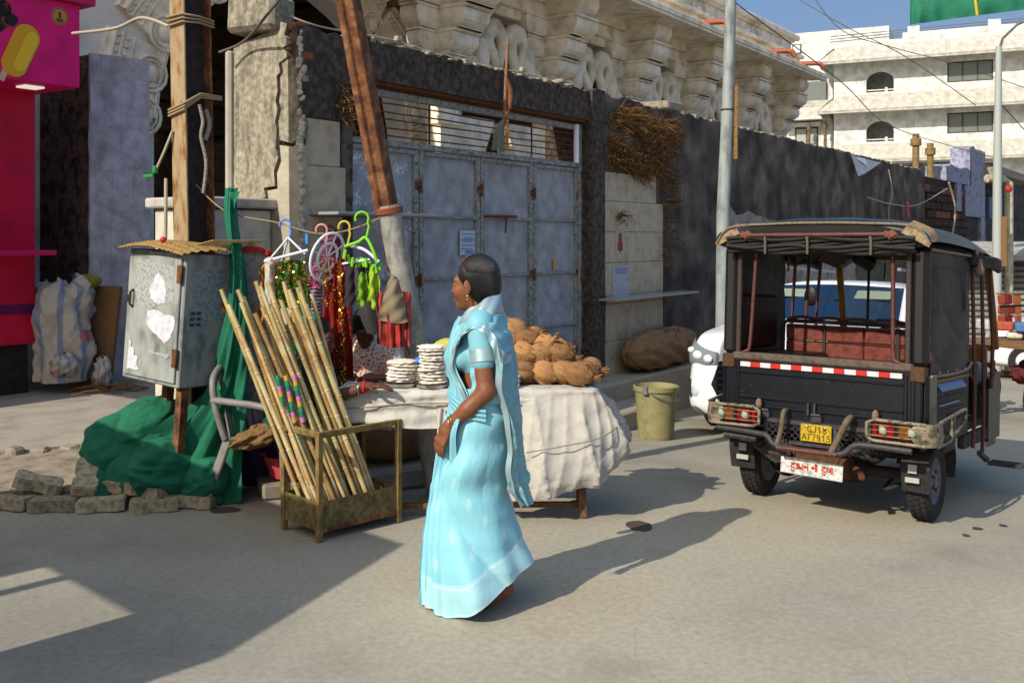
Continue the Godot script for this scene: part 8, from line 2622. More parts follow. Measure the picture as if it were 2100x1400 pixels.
	m.tube(spline([Vector3(-0.48, 0.62, 0.22), Vector3(-0.54, 0.60, 0.215), Vector3(-0.545, 0.5, 0.17), Vector3(-0.555, 0.41, 0.13)], 12), 0.020, 7)
	part(m, "bumper_bracket", dirty, o)
	m = MB.new()                              # wire mesh grille between the lamps
	for i in 15:
		var z := -0.30 + i * 0.042
		m.tube([Vector3(-0.44, 0.43, z - 0.06), Vector3(-0.44, 0.545, z + 0.06)], 0.003, 4)
		m.tube([Vector3(-0.437, 0.43, z + 0.06), Vector3(-0.437, 0.545, z - 0.06)], 0.003, 4)
	m.bar(Vector3(-0.44, 0.55, -0.33), Vector3(-0.44, 0.55, 0.33), 0.02, 0.025)
	m.bar(Vector3(-0.44, 0.425, -0.33), Vector3(-0.44, 0.425, 0.33), 0.02, 0.02)
	for z in [-0.32, -0.09, 0.115, 0.32]: m.box(Vector3(-0.44, 0.487, z), Vector3(0.016, 0.13, 0.022))
	part(m, "mesh_grille", steel, o)
	m = MB.new()
	m.box(Vector3(-0.462, 0.50, 0.005), Vector3(0.006, 0.105, 0.19), 0.002)
	var np := part(m, "number_plate", mk(Color(0.74, 0.62, 0.10), 0.5, "grime", 5.0), o)
	var ink := mk(Color(0.20, 0.16, 0.06), 0.7)
	text("GJ18", 0.052, 0.003, ink, np, Transform3D(B, Vector3(-0.466, 0.522, 0.012)), "lettering", "Droid Sans Mono")
	text("AT7915", 0.050, 0.003, ink, np, Transform3D(B, Vector3(-0.466, 0.476, 0.008)), "lettering", "Droid Sans Mono")
	m = MB.new()
	for z in [-0.06, 0.06]: m.ball(Vector3(-0.467, 0.535, z), Vector3(0.004, 0.008, 0.008), 6, 5)
	part(m, "plate_screw", K.chrome, np)
	m = MB.new()
	m.box(Vector3(-0.46, 0.285, -0.02), Vector3(0.008, 0.098, 0.385), 0.002, rot(0.03, 0, 0))
	var sb := part(m, "slogan_board", mk(Color(0.80, 0.80, 0.78), 0.6, "grime", 3.0), o)
	m = MB.new()
	var da := [[[0.0, 0.95], [0.55, 0.95], [0.25, 0.72], [0.0, 0.52], [0.12, 0.28], [0.42, 0.30], [0.62, 0.18]], [[0.05, 0.02], [0.22, -0.2], [0.42, -0.22], [0.5, -0.02]]]
	var sha := [[[0.0, 0.85], [0.22, 0.95], [0.32, 0.72], [0.12, 0.58], [0.34, 0.42], [0.22, 0.18], [0.0, 0.22]]]
	var ma := [[[0.05, 0.95], [0.05, 0.35], [0.25, 0.22], [0.5, 0.4]], [[0.0, 0.35], [0.15, 0.5], [0.3, 0.3]], [[0.6, 0.98], [0.6, 0.1]]]
	var na := [[[0.0, 0.60], [0.15, 0.72], [0.28, 0.55], [0.15, 0.45], [0.02, 0.58]], [[0.28, 0.58], [0.55, 0.58]], [[0.58, 0.98], [0.58, 0.1]]]
	var ii := [[[0.0, 0.98], [0.0, 0.1]], [[0.0, 0.98], [-0.12, 1.16], [-0.35, 1.1]]]
	var va := [[[0.22, 0.92], [0.02, 0.72], [0.10, 0.40], [0.36, 0.36], [0.46, 0.60], [0.30, 0.78]], [[0.60, 0.98], [0.60, 0.1]]]
	var aa := [[[0.0, 0.98], [0.0, 0.1]]]
	var pl := Transform3D(rot(0, 0, 0) * B, Vector3(-0.4655, 0.268, -0.145))
	var xx := 0.0
	for q in [[da, 0.72], [sha, 0.42], [ma, 0.80], [na, 1.15], [na, 0.74], [ii, 0.75], [da, 0.72], [va, 0.78], [aa, 0.2]]:
		glyph(m, q[0], xx, 0.040, 0.0068, pl)
		xx += q[1] * 0.042
	part(m, "painted_lettering", mk(Color(0.74, 0.24, 0.10), 0.7), sb)
	m = MB.new()
	for z in [-0.19, 0.14]: m.tube(spline([Vector3(-0.46, 0.33, z), Vector3(-0.47, 0.38, z + 0.02), Vector3(-0.47, 0.45, z + 0.01)], 6), 0.005, 5)
	part(m, "hanger_wire", dirty, sb).set_meta("kind", "stuff")
	m = MB.new()
	m.box(Vector3(1.28, 0.20, 0.74), Vector3(0.16, 0.015, 0.22), 0.003)
	for i in 4: m.box(Vector3(1.22 + i * 0.04, 0.212, 0.74), Vector3(0.012, 0.01, 0.21))
	m.bar(Vector3(1.25, 0.22, 0.62), Vector3(1.0, 0.30, 0.62), 0.03, 0.03)
	part(m, "footstep", steel, o)
	for s in [-1.0, 1.0]:
		m = MB.new()
		m.box(Vector3(1.0, 0.40, s * 0.58), Vector3(0.7, 0.09, 0.05), 0.012)
		part(m, "running_board", dusty, o)
	m = MB.new()
	m.box(Vector3(-0.2, 0.50, 0.70), Vector3(0.26, 0.10, 0.02), 0.03)
	part(m, "guard_plate", mk(Color(0.30, 0.28, 0.26), 0.7, "rustpaint", 3.0), o)
	return o

func three_wheelers() -> void:
	make_three_wheeler("auto_rickshaw", "black canopied three-wheeled rickshaw seen from behind on the right", Transform3D(Basis(Vector3.UP, 0.9273) * Basis(Vector3(0, 0, 1), -0.058), P3(2.10, -0.055, 6.41)))
	# unseen booth added left of frame, shaped to cast the shadow on the road
	var b := thing("shadow_booth", "open wooden booth added out of frame on the left to cast the road shadow", "booth")
	var wd := mk(Color(0.50, 0.37, 0.24), 0.85, "grime", Vector3(3, 0.6, 3))
	var at := func(p: float, q: float, y: float) -> Vector3: return P3(0.68 * p + 0.73 * q, y, 0.73 * p - 0.68 * q)
	var ring := [[0.2, -6.6], [0.2, -4.14], [-0.45, -3.88], [-1.2, -3.58], [-1.2, -6.6]]
	var m := MB.new()
	for i in 3:
		var t := [ring[0], ring[i + 1], ring[i + 2]]
		for y in [2.28, 2.34]: m.t3(at.call(t[0][0], t[0][1], y), at.call(t[1][0], t[1][1], y), at.call(t[2][0], t[2][1], y), Vector3.UP, Vector3.UP, Vector3.UP)
	for i in 5:
		var u: Array = ring[i]
		var v: Array = ring[(i + 1) % 5]
		m.face([at.call(u[0], u[1], 2.28), at.call(v[0], v[1], 2.28), at.call(v[0], v[1], 2.34), at.call(u[0], u[1], 2.34)], at.call(-0.5, -5.0, 2.3))
	part(m, "roof", K.rust, b)
	for q in [[-6.55, -5.18, 2.27], [-4.88, -4.42, 1.75], [-4.22, -3.62, 2.27]]:
		m = MB.new()
		m.bar(at.call(-1.15, q[0], q[2] / 2), at.call(-1.15, q[1], q[2] / 2), 0.03, q[2])
		part(m, "board_wall", wd, b)
	for q in [[-1.15, -4.95], [0.15, -6.5], [0.15, -4.2], [-1.15, -3.6]]:
		m = MB.new()
		m.bar(at.call(q[0], q[1], 0.0), at.call(q[0], q[1], 2.28), 0.06, 0.06)
		part(m, "post", wd, b)

func car_body(parent: Node3D, paint: Material, L: float, W: float, H: float) -> void:
	var m := MB.new()
	var st := [[1.0, 0.66, 0.30, 0.62, 0.68], [0.985, 0.82, 0.24, 0.60, 0.76], [0.95, 0.92, 0.21, 0.64, 0.90], [0.88, 0.975, 0.20, 0.70, 1.00], [0.72, 1.0, 0.20, 0.74, 1.06], [0.46, 1.0, 0.22, 0.78, 1.12], [0.40, 1.0, 0.22, 0.80, 1.08], [-0.2, 1.0, 0.22, 0.84, 1.08], [-0.7, 1.0, 0.22, 0.86, 1.08], [-0.93, 0.98, 0.24, 0.86, 1.04], [-0.99, 0.92, 0.30, 0.80, 0.98], [-1.0, 0.80, 0.36, 0.76, 0.92]]
	var cv := []
	for s in st:
		var w: float = s[1] * W / 2
		var c := []
		for q in [[-0.80, s[2]], [-0.97, s[2] + 0.06], [-1.0, (s[2] + s[3]) / 2], [-0.985, s[3]], [-0.93, s[4] - 0.05], [-0.80, s[4]], [-0.4, s[4] + 0.035], [0.0, s[4] + 0.045], [0.4, s[4] + 0.035], [0.80, s[4]], [0.93, s[4] - 0.05], [0.985, s[3]], [1.0, (s[2] + s[3]) / 2], [0.97, s[2] + 0.06], [0.80, s[2]]]:
			c.append(Vector3(s[0] * L / 2, q[1] * H / 1.6, q[0] * w))
		cv.append(c)
	m.loft(cv, 84, 60)
	m.loft([cv[0], cv[0].map(func(p): return Vector3(p.x, lerpf(p.y, 0.5 * H / 1.6, 0.97), p.z * 0.05))], 40, 3)
	m.loft([cv[11], cv[11].map(func(p): return Vector3(p.x, lerpf(p.y, 0.6 * H / 1.6, 0.97), p.z * 0.05))], 40, 3)
	part(m, "body", paint, parent)
	m = MB.new()
	m.bx(-L * 0.46, L * 0.44, 0.2, 0.3, -W * 0.42, W * 0.42)
	part(m, "underbody", K.black, parent)

func greenhouse(parent: Node3D, paint: Material, L: float, W: float, H: float) -> void:
	# pillars and roof as one painted shell, glass set in between
	var xf := L * 0.22
	var xrf := L * 0.055
	var xrr := -L * 0.40
	var xb := -L * 0.47
	var yb := 1.06 * H / 1.6
	var w0 := W * 0.46
	var w1 := W * 0.385
	var glass := mk(Color(0.035, 0.07, 0.14), 0.06)
	glass.metallic_specular = 0.7
	var m := MB.new()
	var cv := []
	for q in [[xrf + 0.02, H - 0.05, w1 * 0.97], [xrf - 0.15, H - 0.01, w1], [-L * 0.15, H, w1], [xrr + 0.2, H - 0.03, w1 * 0.98], [xrr, H - 0.08, w1 * 0.95]]:
		var c := []
		for k in 9:
			var f := k / 8.0 * 2.0 - 1.0
			c.append(Vector3(q[0], q[1] - 0.06 * pow(absf(f), 3.0), f * q[2]))
		cv.append(c)
	m.loft(cv, 24, 16)
	m.loft([cv[0], cv[0].map(func(p): return p + Vector3(0.035, -0.05, 0))], 24, 3)
	part(m, "roof", paint, parent)
	for s in [-1.0, 1.0]:
		m = MB.new()
		m.bar(Vector3(xf, yb, s * w0), Vector3(xrf, H - 0.10, s * w1), 0.07, 0.07, Vector3.UP, 0.015)
		m.bar(Vector3(xb, yb, s * w0), Vector3(xrr, H - 0.12, s * w1), 0.10, 0.10, Vector3.UP, 0.02)
		m.bar(Vector3(-L * 0.08, yb, s * (w0 + 0.005)), Vector3(-L * 0.08, H - 0.08, s * (w1 + 0.005)), 0.04, 0.07, Vector3(1, 0, 0), 0.01)
		part(m, "pillar", paint, parent)
		m = MB.new()
		m.hexa([Vector3(xf - 0.05, yb, s * (w0 - 0.02)), Vector3(xb + 0.05, yb, s * (w0 - 0.02)), Vector3(xb + 0.05, yb, s * (w0 - 0.03)), Vector3(xf - 0.05, yb, s * (w0 - 0.03)), Vector3(xrf - 0.02, H - 0.09, s * (w1 - 0.01)), Vector3(xrr, H - 0.12, s * (w1 - 0.01)), Vector3(xrr, H - 0.12, s * (w1 - 0.02)), Vector3(xrf - 0.02, H - 0.09, s * (w1 - 0.02))])
		part(m, "side_window", glass, parent)
	m = MB.new()
	m.loft([[Vector3(xf + 0.03, yb, -w0), Vector3(xf + 0.12, yb + 0.01, 0), Vector3(xf + 0.03, yb, w0)], [Vector3(xrf + 0.03, H - 0.08, -w1), Vector3(xrf + 0.06, H - 0.055, 0), Vector3(xrf + 0.03, H - 0.08, w1)]], 16, 6)
	part(m, "windscreen", glass, parent)
	m = MB.new()
	m.loft([[Vector3(xb, yb, -w0), Vector3(xb - 0.05, yb, 0), Vector3(xb, yb, w0)], [Vector3(xrr, H - 0.12, -w1), Vector3(xrr, H - 0.08, 0), Vector3(xrr, H - 0.12, w1)]], 10, 4)
	part(m, "rear_window", glass, parent)
	m = MB.new()
	for q in [[-0.42, 0.30], [0.42, 0.34]]:
		var t := 0.80
		var c := Vector3(lerpf(xf + 0.06, xrf + 0.05, t) + 0.028, lerpf(yb, H - 0.065, t), q[0])
		m.box(c, Vector3(0.16, 0.004, q[1] * 1.2), 0.0, rot(0, 0, -atan2(H - 0.065 - yb, xf - xrf)))
	part(m, "sun_visor", mk(Color(0.50, 0.54, 0.46), 0.3), parent)

func simple_car(called: String, label: String, xf: Transform3D) -> Node3D:
	var o := thing(called, label, "car", xf)
	var paint := mk(Color(0.84, 0.84, 0.85), 0.25)
	paint.clearcoat_enabled = true
	paint.clearcoat = 0.6
	car_body(o, paint, 4.0, 1.7, 1.5)
	greenhouse(o, paint, 4.0, 1.7, 1.5)
	for x in [1.25, -1.3]:
		for s in [-1.0, 1.0]: wheel_parts(o, Vector3(x, 0.30, s * 0.78), 0.30, 0.19, K.chrome, s)
	return o

func white_car() -> void:
	var at: Vector3 = WG * Vector3(2.95, 0, 1.50)
	var o := thing("white_car", "white people carrier coming towards us behind the three-wheeler", "car", Transform3D(Basis(Vector3(0, 1, 0), TURN + PI) * Basis(Vector3(0, 0, 1), 0.055), Vector3(at.x, road_y(at.x, -at.z), at.z)))
	var paint := mk(Color(0.86, 0.86, 0.87), 0.22)
	paint.clearcoat_enabled = true
	paint.clearcoat = 0.7
	var L := 4.6
	var W := 1.80
	var H := 1.54
	car_body(o, paint, L, W, H)
	greenhouse(o, paint, L, W, H)
	for x in [1.42, -1.4]:
		for s in [-1.0, 1.0]: wheel_parts(o, Vector3(x, 0.33, s * 0.82), 0.33, 0.22, K.chrome, s)
	var m: MB
	for s in [-1.0, 1.0]:
		m = MB.new()
		m.loft([[Vector3(2.285, 0.80, s * 0.50), Vector3(2.24, 0.83, s * 0.66), Vector3(2.12, 0.88, s * 0.80), Vector3(1.92, 0.93, s * 0.895)], [Vector3(2.30, 0.74, s * 0.50), Vector3(2.27, 0.74, s * 0.66), Vector3(2.17, 0.77, s * 0.83), Vector3(1.95, 0.86, s * 0.912)], [Vector3(2.30, 0.69, s * 0.48), Vector3(2.28, 0.67, s * 0.64), Vector3(2.18, 0.68, s * 0.83), Vector3(2.02, 0.74, s * 0.915)]], 24, 10, func(u, v): return 0.014 * sin(u * PI) * sin(v * PI))
		var hl := part(m, "headlamp", mk(Color(0.46, 0.48, 0.50), 0.08), o)
		m = MB.new()
		for q in [[2.285, 0.735, 0.60, 0.05], [2.235, 0.76, 0.73, 0.055], [2.15, 0.80, 0.83, 0.04]]: m.ball(Vector3(q[0] + 0.012, q[1], s * q[2]), Vector3(0.028, q[3] * 0.8, q[3] * 1.25), 12, 8, Basis(Vector3.UP, -s * 0.5))
		part(m, "lamp_reflector", mk(Color(0.82, 0.84, 0.86), 0.2), hl)
		m = MB.new()
		m.ball(Vector3(2.245, 0.42, s * 0.74), Vector3(0.03, 0.065, 0.065), 14, 8, Basis(Vector3.UP, -s * 0.6))
		var fg := part(m, "fog_lamp", mk(Color(0.72, 0.74, 0.76), 0.2), o)
		m = MB.new()
		m.loft([[Vector3(2.275, 0.52, s * 0.66), Vector3(2.20, 0.53, s * 0.84)], [Vector3(2.285, 0.35, s * 0.60), Vector3(2.235, 0.36, s * 0.80)]], 6, 6, func(u, v): return 0.004)
		part(m, "fog_recess", mk(Color(0.16, 0.16, 0.17), 0.5), fg)
	m = MB.new()
	m.prism(PackedVector2Array([Vector2(-0.48, 0.72), Vector2(0.48, 0.72), Vector2(0.56, 0.50), Vector2(0.46, 0.34), Vector2(-0.46, 0.34), Vector2(-0.56, 0.50)]), 0.0, 0.02)
	var g := m
	m = MB.new()
	m.xf = Transform3D(Basis(Vector3(0, 0, -1), Vector3(0, 1, 0), Vector3(1, 0, 0)), Vector3(2.285, 0, 0))
	m.prism(PackedVector2Array([Vector2(-0.48, 0.72), Vector2(0.48, 0.72), Vector2(0.56, 0.50), Vector2(0.46, 0.34), Vector2(-0.46, 0.34), Vector2(-0.56, 0.50)]), 0.0, 0.02)
	var gr := part(m, "grille", K.black, o)
	for i in 6:
		m = MB.new()
		m.box(Vector3(2.312, 0.38 + i * 0.06, 0), Vector3(0.016, 0.022, 0.98), 0.004)
		part(m, "grille_slat", mk(Color(0.20, 0.20, 0.21), 0.4), gr)
	for s in [-1.0, 1.0]:
		m = MB.new()
		m.ball(Vector3(0.72, 1.05, s * 0.98), Vector3(0.05, 0.06, 0.09), 12, 8)
		part(m, "mirror", K.black, o)
	m = MB.new()
	m.bar(Vector3(-1.7, 1.66, -0.6), Vector3(0.2, 1.66, -0.6), 0.04, 0.03)
	m.bar(Vector3(-1.7, 1.66, 0.6), Vector3(0.2, 1.66, 0.6), 0.04, 0.03)
	part(m, "roof_rail", mk(Color(0.5, 0.5, 0.5), 0.5), o)

# head in its own axes: x to the back, y up, z to the person's left
func head_skin(b: Blob, C: Vector3, H: Basis, s := 1.0) -> void:
	var put := func(p: Vector3): return C + H * (p * s)
	b.ell(put.call(Vector3(0.018, 0.02, 0)), Vector3(0.090, 0.100, 0.072) * s, 0.02, H)
	b.ell(put.call(Vector3(-0.036, -0.035, 0)), Vector3(0.058, 0.080, 0.055) * s, 0.025, H)
	b.ell(put.call(Vector3(-0.060, -0.098, 0)), Vector3(0.028, 0.022, 0.028) * s, 0.025, H)
	b.ell(put.call(Vector3(-0.074, 0.018, 0)), Vector3(0.018, 0.016, 0.046) * s, 0.02, H)
	for e in [-1.0, 1.0]:
		b.ell(put.call(Vector3(-0.062, -0.034, 0.034 * e)), Vector3(0.026, 0.028, 0.022) * s, 0.02, H)
		b.ell(put.call(Vector3(-0.096, -0.002, 0.030 * e)), Vector3(0.012, 0.012, 0.017) * s, 0.006, H, true)
		b.ell(put.call(Vector3(-0.082, -0.003, 0.030 * e)), Vector3(0.012, 0.009, 0.013) * s, 0.004, H)
		b.ell(put.call(Vector3(-0.004, -0.012, 0.076 * e)), Vector3(0.019, 0.032, 0.007) * s, 0.006, H * Basis(Vector3(0, 1, 0), 0.35 * e))
		b.ell(put.call(Vector3(-0.006, -0.040, 0.075 * e)), Vector3(0.009, 0.012, 0.006) * s, 0.006, H)
	b.cap(put.call(Vector3(-0.088, 0.005, 0)), put.call(Vector3(-0.105, -0.033, 0)), 0.0065 * s, 0.0085 * s, 0.012)
	b.ell(put.call(Vector3(-0.094, -0.037, 0)), Vector3(0.010, 0.008, 0.015) * s, 0.008, H)
	b.ell(put.call(Vector3(-0.090, -0.062, 0)), Vector3(0.010, 0.007, 0.022) * s, 0.008, H)
	b.ell(put.call(Vector3(-0.088, -0.074, 0)), Vector3(0.010, 0.007, 0.019) * s, 0.008, H)

func head_hair(m: MB, C: Vector3, H: Basis, s := 1.0) -> void:
	var b := Blob.new(C - Vector3(0.17, 0.20, 0.17), C + Vector3(0.17, 0.17, 0.17), 0.005)
	b.ell(C + H * (Vector3(0.026, 0.030, 0) * s), Vector3(0.100, 0.104, 0.083) * s, 0.02, H)
	b.ell(C + H * (Vector3(0.055, -0.035, 0) * s), Vector3(0.072, 0.080, 0.070) * s, 0.03, H)
	b.ell(C + H * (Vector3(0.078, -0.090, 0) * s), Vector3(0.040, 0.034, 0.042) * s, 0.02, H)
	b.ell(C + H * (Vector3(-0.080, -0.060, 0) * s), Vector3(0.066, 0.088, 0.14) * s, 0.012, H, true)
	b.ell(C + H * (Vector3(-0.118, 0.035, 0) * s), Vector3(0.05, 0.05, 0.06) * s, 0.012, H, true)
	b.to(m)
	for i in 150:                        # combed strands lying on the hair, parting to nape
		var sd := -1.0 if i % 2 else 1.0
		var f := (i / 2 + 0.5) / 75.0
		var pts := []
		for k in 9:
			var t := k / 8.0
			var ph := lerpf(0.10, 1.75, t)
			var th := lerpf(2.55, 0.35, f) * lerpf(1.0, 0.55, t * t)
			var d := Vector3(cos(th) * sin(ph), cos(ph), sd * maxf(sin(th), 0.06) * sin(ph)).normalized()
			d = d.lerp(Vector3(0.55, -0.80, sd * 0.15), t * t * 0.45).normalized()
			var p := Vector3(0.026, 0.030, 0) + d * Vector3(0.1005, 0.1045, 0.0835)
			if t > 0.6: p = p.lerp(Vector3(0.085, -0.085, sd * 0.03), (t - 0.6) * 0.9)
			if p.x < -0.02 and p.y < 0.025 - (p.x + 0.02) * 0.5: break
			pts.append(C + H * (p * s))
		if pts.size() > 3: m.tube(pts, 0.0032 * s, 5, false, false)

func hand_to(b: Blob, wrist: Vector3, dir: Vector3, palm_n: Vector3, curl: float, thumb_side: float) -> void:
	var side := dir.cross(palm_n).normalized()
	var kn := wrist + dir * 0.085
	b.cap(wrist, wrist + dir * 0.03, 0.024, 0.026, 0.012)
	for i in 4:
		var o := side * (i - 1.5) * 0.019
		b.cap(wrist + dir * 0.015 + o * 0.6, kn + o, 0.013, 0.0115, 0.012)
		var L: float = [0.068, 0.078, 0.072, 0.056][i]
		var d := dir
		var p := kn + o
		for k in 3:
			d = (d + palm_n * curl * 0.9).normalized()
			var q: Vector3 = p + d * L * [0.45, 0.32, 0.23][k]
			b.cap(p, q, 0.0100 - 0.0009 * k, 0.0092 - 0.0009 * k, 0.004)
			p = q
	var t0 := wrist + dir * 0.025 + side * thumb_side * 0.026
	var t1 := t0 + (dir * 0.6 + side * thumb_side * 0.7 + palm_n * 0.4).normalized() * 0.036
	b.cap(t0, t1, 0.0125, 0.0105, 0.008)
	b.cap(t1, t1 + (dir + palm_n * 0.5).normalized() * 0.030, 0.0103, 0.0085, 0.004)

func sari_texture() -> ImageTexture:
	var S := 1024
	var im := Image.create(S, S, false, Image.FORMAT_RGB8)
	var base := Color(0.50, 0.745, 0.80)
	im.fill(base)
	# v = 0 is the hem: broad paler band, then a silver border
	im.fill_rect(Rect2i(0, 0, S, 150), Color(0.60, 0.79, 0.83))
	im.fill_rect(Rect2i(0, 0, S, 14), Color(0.66, 0.82, 0.86))
	im.fill_rect(Rect2i(0, 128, S, 10), Color(0.70, 0.82, 0.85))
	im.fill_rect(Rect2i(0, 60, S, 6), Color(0.62, 0.80, 0.85))
	var silver := Color(0.62, 0.785, 0.82)
	var r := RandomNumberGenerator.new()
	r.seed = 8
	for i in 16:
		im.fill_rect(Rect2i(i * 64 + 20, 22, 22, 100), Color(0.60, 0.80, 0.85))
	for row in 7:
		for c in 8:
			var x := int((c + (0.5 if row % 2 else 0.0)) * S / 8.0) + r.randi_range(-6, 6)
			var y := 210 + row * 118 + r.randi_range(-8, 8)
			var h := 62
			for k in h:
				var f := float(k) / h
				var w := int(21.0 * pow(sin(f * PI), 0.6) + 2)
				if k % 3: im.fill_rect(Rect2i(clampi(x - w / 2, 0, S - 40), y + k, w, 1), silver)
	for i in 2600:      # woven thread flecks
		var x := r.randi_range(0, S - 20)
		var y := r.randi_range(0, S - 2)
		im.fill_rect(Rect2i(x, y, r.randi_range(4, 18), 1), im.get_pixel(x, y).lightened(r.randf_range(0.0, 0.10)) if i % 2 else im.get_pixel(x, y).darkened(r.randf_range(0.0, 0.08)))
	im.generate_mipmaps()
	return ImageTexture.create_from_image(im)

func sari_woman() -> void:
	var o := thing("person", "person in a light blue sari with silver motifs walking left across the road", "person", Transform3D(Basis.IDENTITY, P3(-0.133, 0.0, 4.54)))
	var skin := mk(Color(0.53, 0.335, 0.225), 0.5, "blotch", 9.0, "speck", 30.0)
	skin.subsurf_scatter_enabled = true
	skin.subsurf_scatter_strength = 0.08
	var H := Basis(Vector3(0.95, 0, 0.31), Vector3.UP, Vector3(-0.31, 0, 0.95)) * Basis(Vector3(0, 0, 1), 0.04)
	var C := Vector3(-0.040, 1.448, -0.02)
	# one continuous body: torso, neck, arms, legs, feet
	var m := MB.new()
	var b := Blob.new(Vector3(-0.34, -0.03, -0.36), Vector3(0.30, 1.40, 0.30), 0.010)
	var fl := Vector3(0.80, 1, 1.25)
	b.cap(Vector3(0.0, 0.86, -0.01), Vector3(-0.01, 1.0, -0.02), 0.125, 0.108, 0.05, fl)
	b.cap(Vector3(-0.01, 1.0, -0.02), Vector3(-0.01, 1.20, -0.02), 0.108, 0.115, 0.05, fl)
	b.cap(Vector3(-0.005, 1.285, 0.11), Vector3(-0.03, 1.285, -0.16), 0.05, 0.05, 0.04)
	b.cap(Vector3(-0.008, 1.27, -0.02), Vector3(-0.025, 1.40, -0.02), 0.055, 0.046, 0.03)
	b.cap(Vector3(-0.008, 1.265, 0.135), Vector3(0.020, 0.985, 0.19), 0.050, 0.039, 0.03)
	b.cap(Vector3(0.020, 0.985, 0.19), Vector3(-0.060, 0.908, 0.185), 0.040, 0.036, 0.02)
	b.cap(Vector3(-0.060, 0.908, 0.185), Vector3(-0.142, 0.838, 0.165), 0.036, 0.024, 0.02)
	b.cap(Vector3(-0.035, 1.265, -0.18), Vector3(0.02, 1.0, -0.24), 0.048, 0.038, 0.03)
	b.cap(Vector3(0.02, 1.0, -0.24), Vector3(-0.10, 0.86, -0.2), 0.038, 0.024, 0.02)
	for q in [[Vector3(0.0, 0.82, 0.07), Vector3(-0.05, 0.46, 0.07), Vector3(0.10, 0.14, 0.07)], [Vector3(0.0, 0.82, -0.09), Vector3(-0.02, 0.46, -0.09), Vector3(-0.01, 0.09, -0.08)]]:
		b.cap(q[0], q[1], 0.085, 0.058, 0.03)
		b.cap(q[1], q[2], 0.055, 0.033, 0.02)
	b.cap(Vector3(0.10, 0.14, 0.07), Vector3(0.105, 0.085, 0.07), 0.034, 0.034, 0.02)       # raised heel of the near foot
	b.cap(Vector3(0.10, 0.075, 0.07), Vector3(0.01, 0.026, 0.072), 0.030, 0.028, 0.02, Vector3(1, 1, 1.2))
	b.cap(Vector3(0.01, 0.024, 0.072), Vector3(-0.055, 0.014, 0.075), 0.026, 0.015, 0.015, Vector3(1, 0.8, 1.5))
	b.cap(Vector3(-0.01, 0.09, -0.08), Vector3(0.025, 0.032, -0.08), 0.034, 0.032, 0.02)
	b.cap(Vector3(0.025, 0.030, -0.08), Vector3(-0.13, 0.016, -0.07), 0.032, 0.016, 0.02, Vector3(1, 0.9, 1.4))
	b.to(m)
	b = Blob.new(C - Vector3(0.17, 0.17, 0.15), C + Vector3(0.17, 0.17, 0.15), 0.005)
	head_skin(b, C, H)
	b.cap(C + H * Vector3(0.03, -0.06, 0), Vector3(-0.008, 1.26, -0.02), 0.046, 0.055, 0.03)
	b.to(m)
	var w := Vector3(-0.142, 0.838, 0.165)
	b = Blob.new(w - Vector3(0.14, 0.16, 0.10), w + Vector3(0.10, 0.06, 0.10), 0.0042)
	b.cap(w + Vector3(0.03, 0.026, 0.006), w, 0.0255, 0.0235, 0.01)
	hand_to(b, w, Vector3(-0.46, -0.88, -0.05).normalized(), Vector3(0.55, -0.30, -0.55).normalized(), 0.42, -1.0)
	b.to(m)
	part(m, "body", skin, o)
	m = MB.new()
	head_hair(m, C, H)
	var hair := mk(Color(0.040, 0.031, 0.027), 0.36, "speck", Vector3(50, 7, 50), "", 0.0, 0.15)
	hair.metallic_specular = 0.5
	part(m, "hair", hair, o)
	m = MB.new()
	m.tube(spline([C + H * Vector3(-0.058, 0.098, 0.004), C + H * Vector3(-0.03, 0.1205, 0.004), C + H * Vector3(0.0, 0.1305, 0.003)], 10), 0.0025, 5)
	part(m, "hair_parting", mk(Color(0.46, 0.22, 0.14), 0.7), o)
	m = MB.new()
	m.tube(tilted_ring(C + H * Vector3(0.108, -0.088, 0.03), H * Basis(Vector3(0, 0, 1), 1.2), 0.018, 12), 0.003, 5, true)
	m.ball(C + H * Vector3(0.12, -0.10, 0.0), Vector3(0.012, 0.006, 0.02), 8, 6)
	part(m, "hair_clip", mk(Color(0.72, 0.50, 0.22), 0.3, "", 1.0, "", 0.0, 0.0, 0.8), o)
	m = MB.new()
	m.ball(C + H * Vector3(-0.006, -0.056, 0.078), Vector3(0.005, 0.008, 0.005), 8, 6)
	m.ball(C + H * Vector3(-0.006, -0.070, 0.078), Vector3(0.006, 0.006, 0.006), 8, 6)
	part(m, "earring", mk(Color(0.76, 0.62, 0.34), 0.25, "", 1.0, "", 0.0, 0.0, 1.0), o)
	m = MB.new()
	var bw := Vector3(-0.130, 0.849, 0.168)
	var bd := Vector3(-0.75, -0.64, -0.18).normalized()
	var bs := bd.cross(Vector3.UP).normalized()
	m.tube(tilted_ring(bw, Basis(bs, bd, bs.cross(bd)), 0.029, 18), 0.0028, 6, true)
	m.tube(tilted_ring(bw - bd * 0.012, Basis(bs, bd, bs.cross(bd)) * Basis(Vector3(1, 0, 0), 0.12), 0.030, 18), 0.0022, 6, true)
	part(m, "bangle", mk(Color(0.78, 0.62, 0.34), 0.25, "", 1.0, "", 0.0, 0.0, 1.0), o)
	# blouse
	var cyan := mk(Color(0.50, 0.75, 0.81), 0.55, "weave", 9.0)
	cyan.rim_enabled = true
	cyan.rim = 0.3
	var silver := mk(Color(0.74, 0.85, 0.87), 0.34, "speck", 16.0, "weave", 9.0, 0.06, 0.45)
	m = MB.new()
	b = Blob.new(Vector3(-0.24, 0.98, -0.30), Vector3(0.20, 1.36, 0.28), 0.008)
	b.cap(Vector3(-0.005, 1.085, -0.02), Vector3(-0.01, 1.20, -0.02), 0.121, 0.124, 0.03, fl)
	b.cap(Vector3(-0.005, 1.285, 0.10), Vector3(-0.03, 1.285, -0.15), 0.055, 0.055, 0.04)
